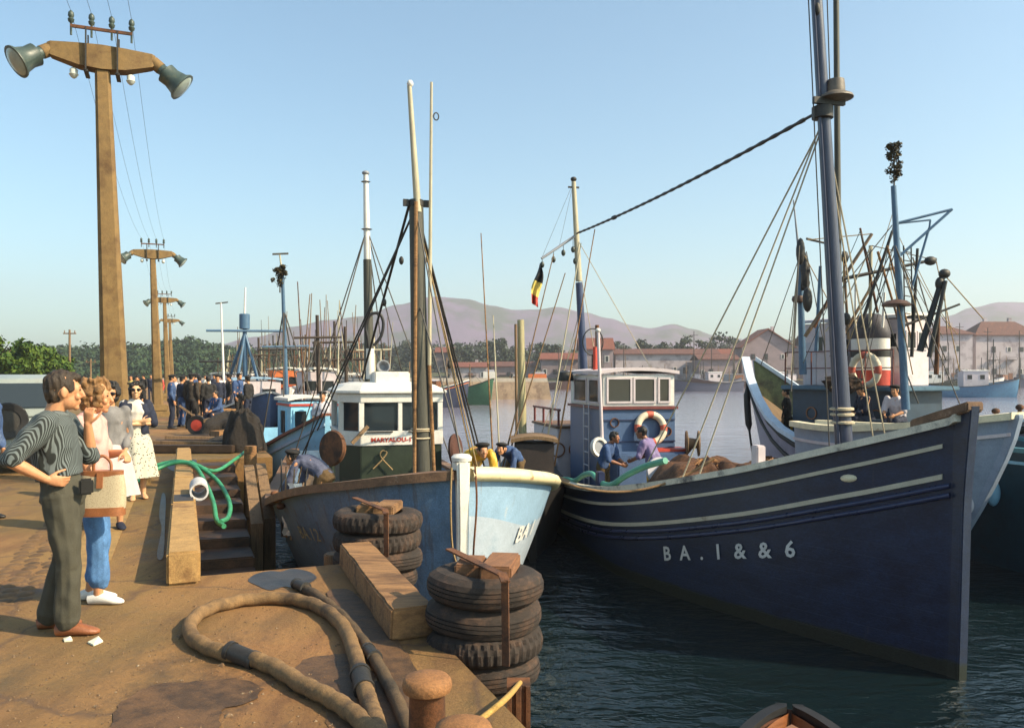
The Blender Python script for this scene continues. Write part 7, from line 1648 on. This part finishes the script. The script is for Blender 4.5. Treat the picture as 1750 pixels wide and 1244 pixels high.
for i, (px, Y, top) in enumerate(((1186, 200, 566), (1216, 205, 588), (1066, 200, 590), (1028, 205, 572), (905, 215, 585), (1640, 205, 552), (1688, 190, 560), (1742, 185, 565), (1255, 205, 594), (955, 210, 594))):
    x = (px - CX) / FP * Y; z = CH + (HY - top) / FP * Y; mb = MB(); mb.cyl((x, Y, ZW), (x, Y, z), .16, .09, 8); mb.bar((x - 1, Y, z - 1), (x + 1, Y, z - 1), .12, .12)
    one('distant_mast', ['tall dark mast above the long white building', 'dark mast right of the tallest far mast', 'dark mast at the left end of the long white building', 'dark mast by the orange tile roof', 'mast above the jetty, left of the blue wheelhouse', 'mast before the wide white house', 'mast between the two right hand houses', 'mast at the right edge of the far shore', 'mast by the small red roofed house', 'mast by the low orange roofed house'][i], 'mast', mb, DARKWOOD, group='masts of boats on the far shore')
g = random.Random(31)      # the crowd of small dark boats along the far quay and the trees between the houses
cols = [BLACK, mat('brown_hull', (.12, .06, .05)), mat('slate_hull', (.1, .11, .17)), RUST, NAVYRAIL, GREY]
wh = ['under the long white building', 'by the orange roofed house', 'below the gabled house', 'at the right edge']
for i, (px, Y) in enumerate(((950, 200), (1012, 205), (1045, 195), (1082, 208), (1112, 198), (1150, 206), (1212, 200), (1240, 204), (1268, 196), (1330, 200), (1600, 196), (1628, 204), (1668, 200), (1700, 206), (1735, 198))):
    small_boat(['black', 'brown', 'slate grey', 'rust red', 'navy', 'grey'][i % 6] + ' little boat at the far quay, ' + ['first from the jetty', 'second from the jetty', 'left of the long white building', 'under the long white building, left part', 'under the long white building, at its middle', 'under the long white building, right of middle', 'under the long white building, right end', 'by the low pink shed', 'left of the gabled house', 'under the gabled house', 'left of the wide white house', 'under the two dark shutters', 'between the two right hand houses', 'under the brown roofed house', 'nearest the right edge'][i],
        ((px - CX) / FP * Y, Y), R(g.choice((-80, 75, -60, 88))), g.uniform(7, 11), 1.7, 2.5, cols[i % 6], [IRON, PALEGREY][i % 2], [(0, 3.2, 1.8, 2.2, 1, 3.1, [PINKWHITE, VARNISH, GREY][i % 3], GREY, [])], [(0, 2, g.uniform(5, 9), .11, [IRON, WOOD][i % 2], .2, []), (0, 5.5, g.uniform(4, 8), .1, WOOD, -.2, [])], group='small boats along the far quay')
for i, (px, Y, h, r) in enumerate(((938, 262, 9, 5), (1040, 268, 10, 5), (1110, 270, 11, 6), (1180, 268, 11, 6), (1244, 262, 12, 6), (1366, 262, 11, 6), (1580, 258, 9, 5), (1664, 262, 10, 5), (858, 275, 11, 6), (790, 280, 10, 6), (715, 280, 11, 6))):
    t_ = tree(['dark tree left of the orange roofed house', 'dark tree right of the orange roofed house', 'dark tree behind the middle of the long white building', 'dark tree behind the right part of the long white building', 'dark tree left of the gabled house', 'dark tree right of the gabled house', 'dark tree left of the wide white house', 'dark tree between the right hand houses', 'dark tree behind the middle of the jetty', 'dark tree above the left part of the jetty', 'dark tree seen right of the dark main mast'][i], V(((px - CX) / FP * Y, Y, 3)), h, r, 60 + i, FARLEAF, .5, 18, 60)
    t_['group'] = 'dark trees behind the far town'
# ---------------------------------------------------------------- parked car on the quay
CARP = mat('pale_grey_car_paint', (.36, .40, .38), .35, .08, 3, .05, stain=(.36, .36, .34), sscale=2, samt=.4)
car = thing('parked_car', 'pale grey estate car parked on the quay behind the young man', 'car', ((28 - CX) / FP * 15.5, 15.5, 0), R(34))
def carbody(secs):
    mb = MB(); rings = []
    for y, hw, z0, z1, k in secs: rings.append([V((x * hw, y, z)) for x, z in ((-1, z0), (1, z0), (1.0, z0 + (z1 - z0) * .45), (.95, z1 - k * .3), (.82, z1), (-.82, z1), (-.95, z1 - k * .3), (-1, z0 + (z1 - z0) * .45))])
    mb.loft(rings); return mb
carbody([(-1.9, .70, .42, .88, .1), (-1.75, .80, .36, .95, .1), (-.6, .84, .34, .98, .1), (1.2, .84, .34, 1.0, .1), (1.85, .80, .36, .98, .1), (2.0, .74, .42, .9, .1)]).build('body', CARP, car, smooth=35, bevel=.02)
carbody([(-1.72, .60, .97, 1.0, .05), (-1.62, .70, .95, 1.62, .22), (-1.3, .74, .95, 1.70, .22), (.4, .74, .95, 1.70, .22), (.95, .70, .95, 1.45, .2), (1.25, .66, .95, 1.02, .04)]).build('cabin', CARP, car, smooth=35, bevel=.02)
mb = MB(); mb.prism([(-.56, -.02), (.56, -.02), (.56, .02), (-.56, .02)], 0, .42); rw = mb
for v in rw.v: v.y -= 1.685 - .10 * (v.z / .42 - .5) * .6; v.z += 1.13
rw.build('rear_window', glass(), car, bevel=.01)
for sx in (-1, 1):
    for y0, y1 in ((-1.2, -.35), (-.25, .45)): mb = MB(); mb.box((sx * .735, (y0 + y1) / 2, 1.33), (.03, y1 - y0, .36)); mb.build('side_window', glass(), car, bevel=.01)
    for y in (-1.25, 1.3):
        mb = MB(); M_ = Matrix.Rotation(R(90), 3, 'Y'); mb.lathe([(.20, -.08), (.31, -.09), (.33, -.04), (.33, .04), (.31, .09), (.20, .08)], 22, (sx * .74, y, .33), M_, closed_prof=True); wl = mb.build('wheel', BLACK, car, smooth=40)
        mb = MB(); mb.lathe([(.02, -.06), (.21, -.05), (.21, .05), (.02, .06)], 16, (sx * .74, y, .33), M_); mb.build('rim', PALEGREY, wl, smooth=40)
    mb = MB(); mb.ell((sx * .66, -1.86, .78), (.07, .05, .07), 10, 7); mb.build('tail_light', RED, car, smooth=60)
mb = MB(); M_ = Matrix.Rotation(R(90), 3, 'X'); mb.lathe([(.19, -.07), (.29, -.08), (.31, 0), (.29, .08), (.19, .07)], 22, (-.22, -1.96, .92), M_, closed_prof=True); sw = mb.build('spare_wheel', BLACK, car, smooth=40)
mb = MB(); mb.lathe([(.02, -.06), (.2, -.05), (.2, .05), (.02, .06)], 16, (-.22, -1.96, .92), M_); mb.build('rim', IRON, sw, smooth=40)
mb = MB(); mb.box((0, -1.98, .46), (1.5, .10, .12)); mb.build('bumper', mat('dull_chrome', (.45, .45, .43), .35, .1, 6, .05, metal=.8), car, bevel=.03)
flush()
# ---------------------------------------------------------------- air between the quay and the mountains
m = bpy.data.materials.new('sea_haze'); m.use_nodes = True; t = m.node_tree; t.nodes.clear()
ou = t.nodes.new('ShaderNodeOutputMaterial'); pv = t.nodes.new('ShaderNodeVolumePrincipled')
pv.inputs['Color'].default_value = (.92, .90, .95, 1); pv.inputs['Density'].default_value = .00044; pv.inputs['Anisotropy'].default_value = .2
t.links.new(pv.outputs[0], ou.inputs['Volume'])
mb = MB(); mb.box((300, 820, 93.5), (3600, 2000, 197)); hz_ = mb.build('haze', m, loc=(0, 0, 0)); hz_['kind'] = 'stuff'
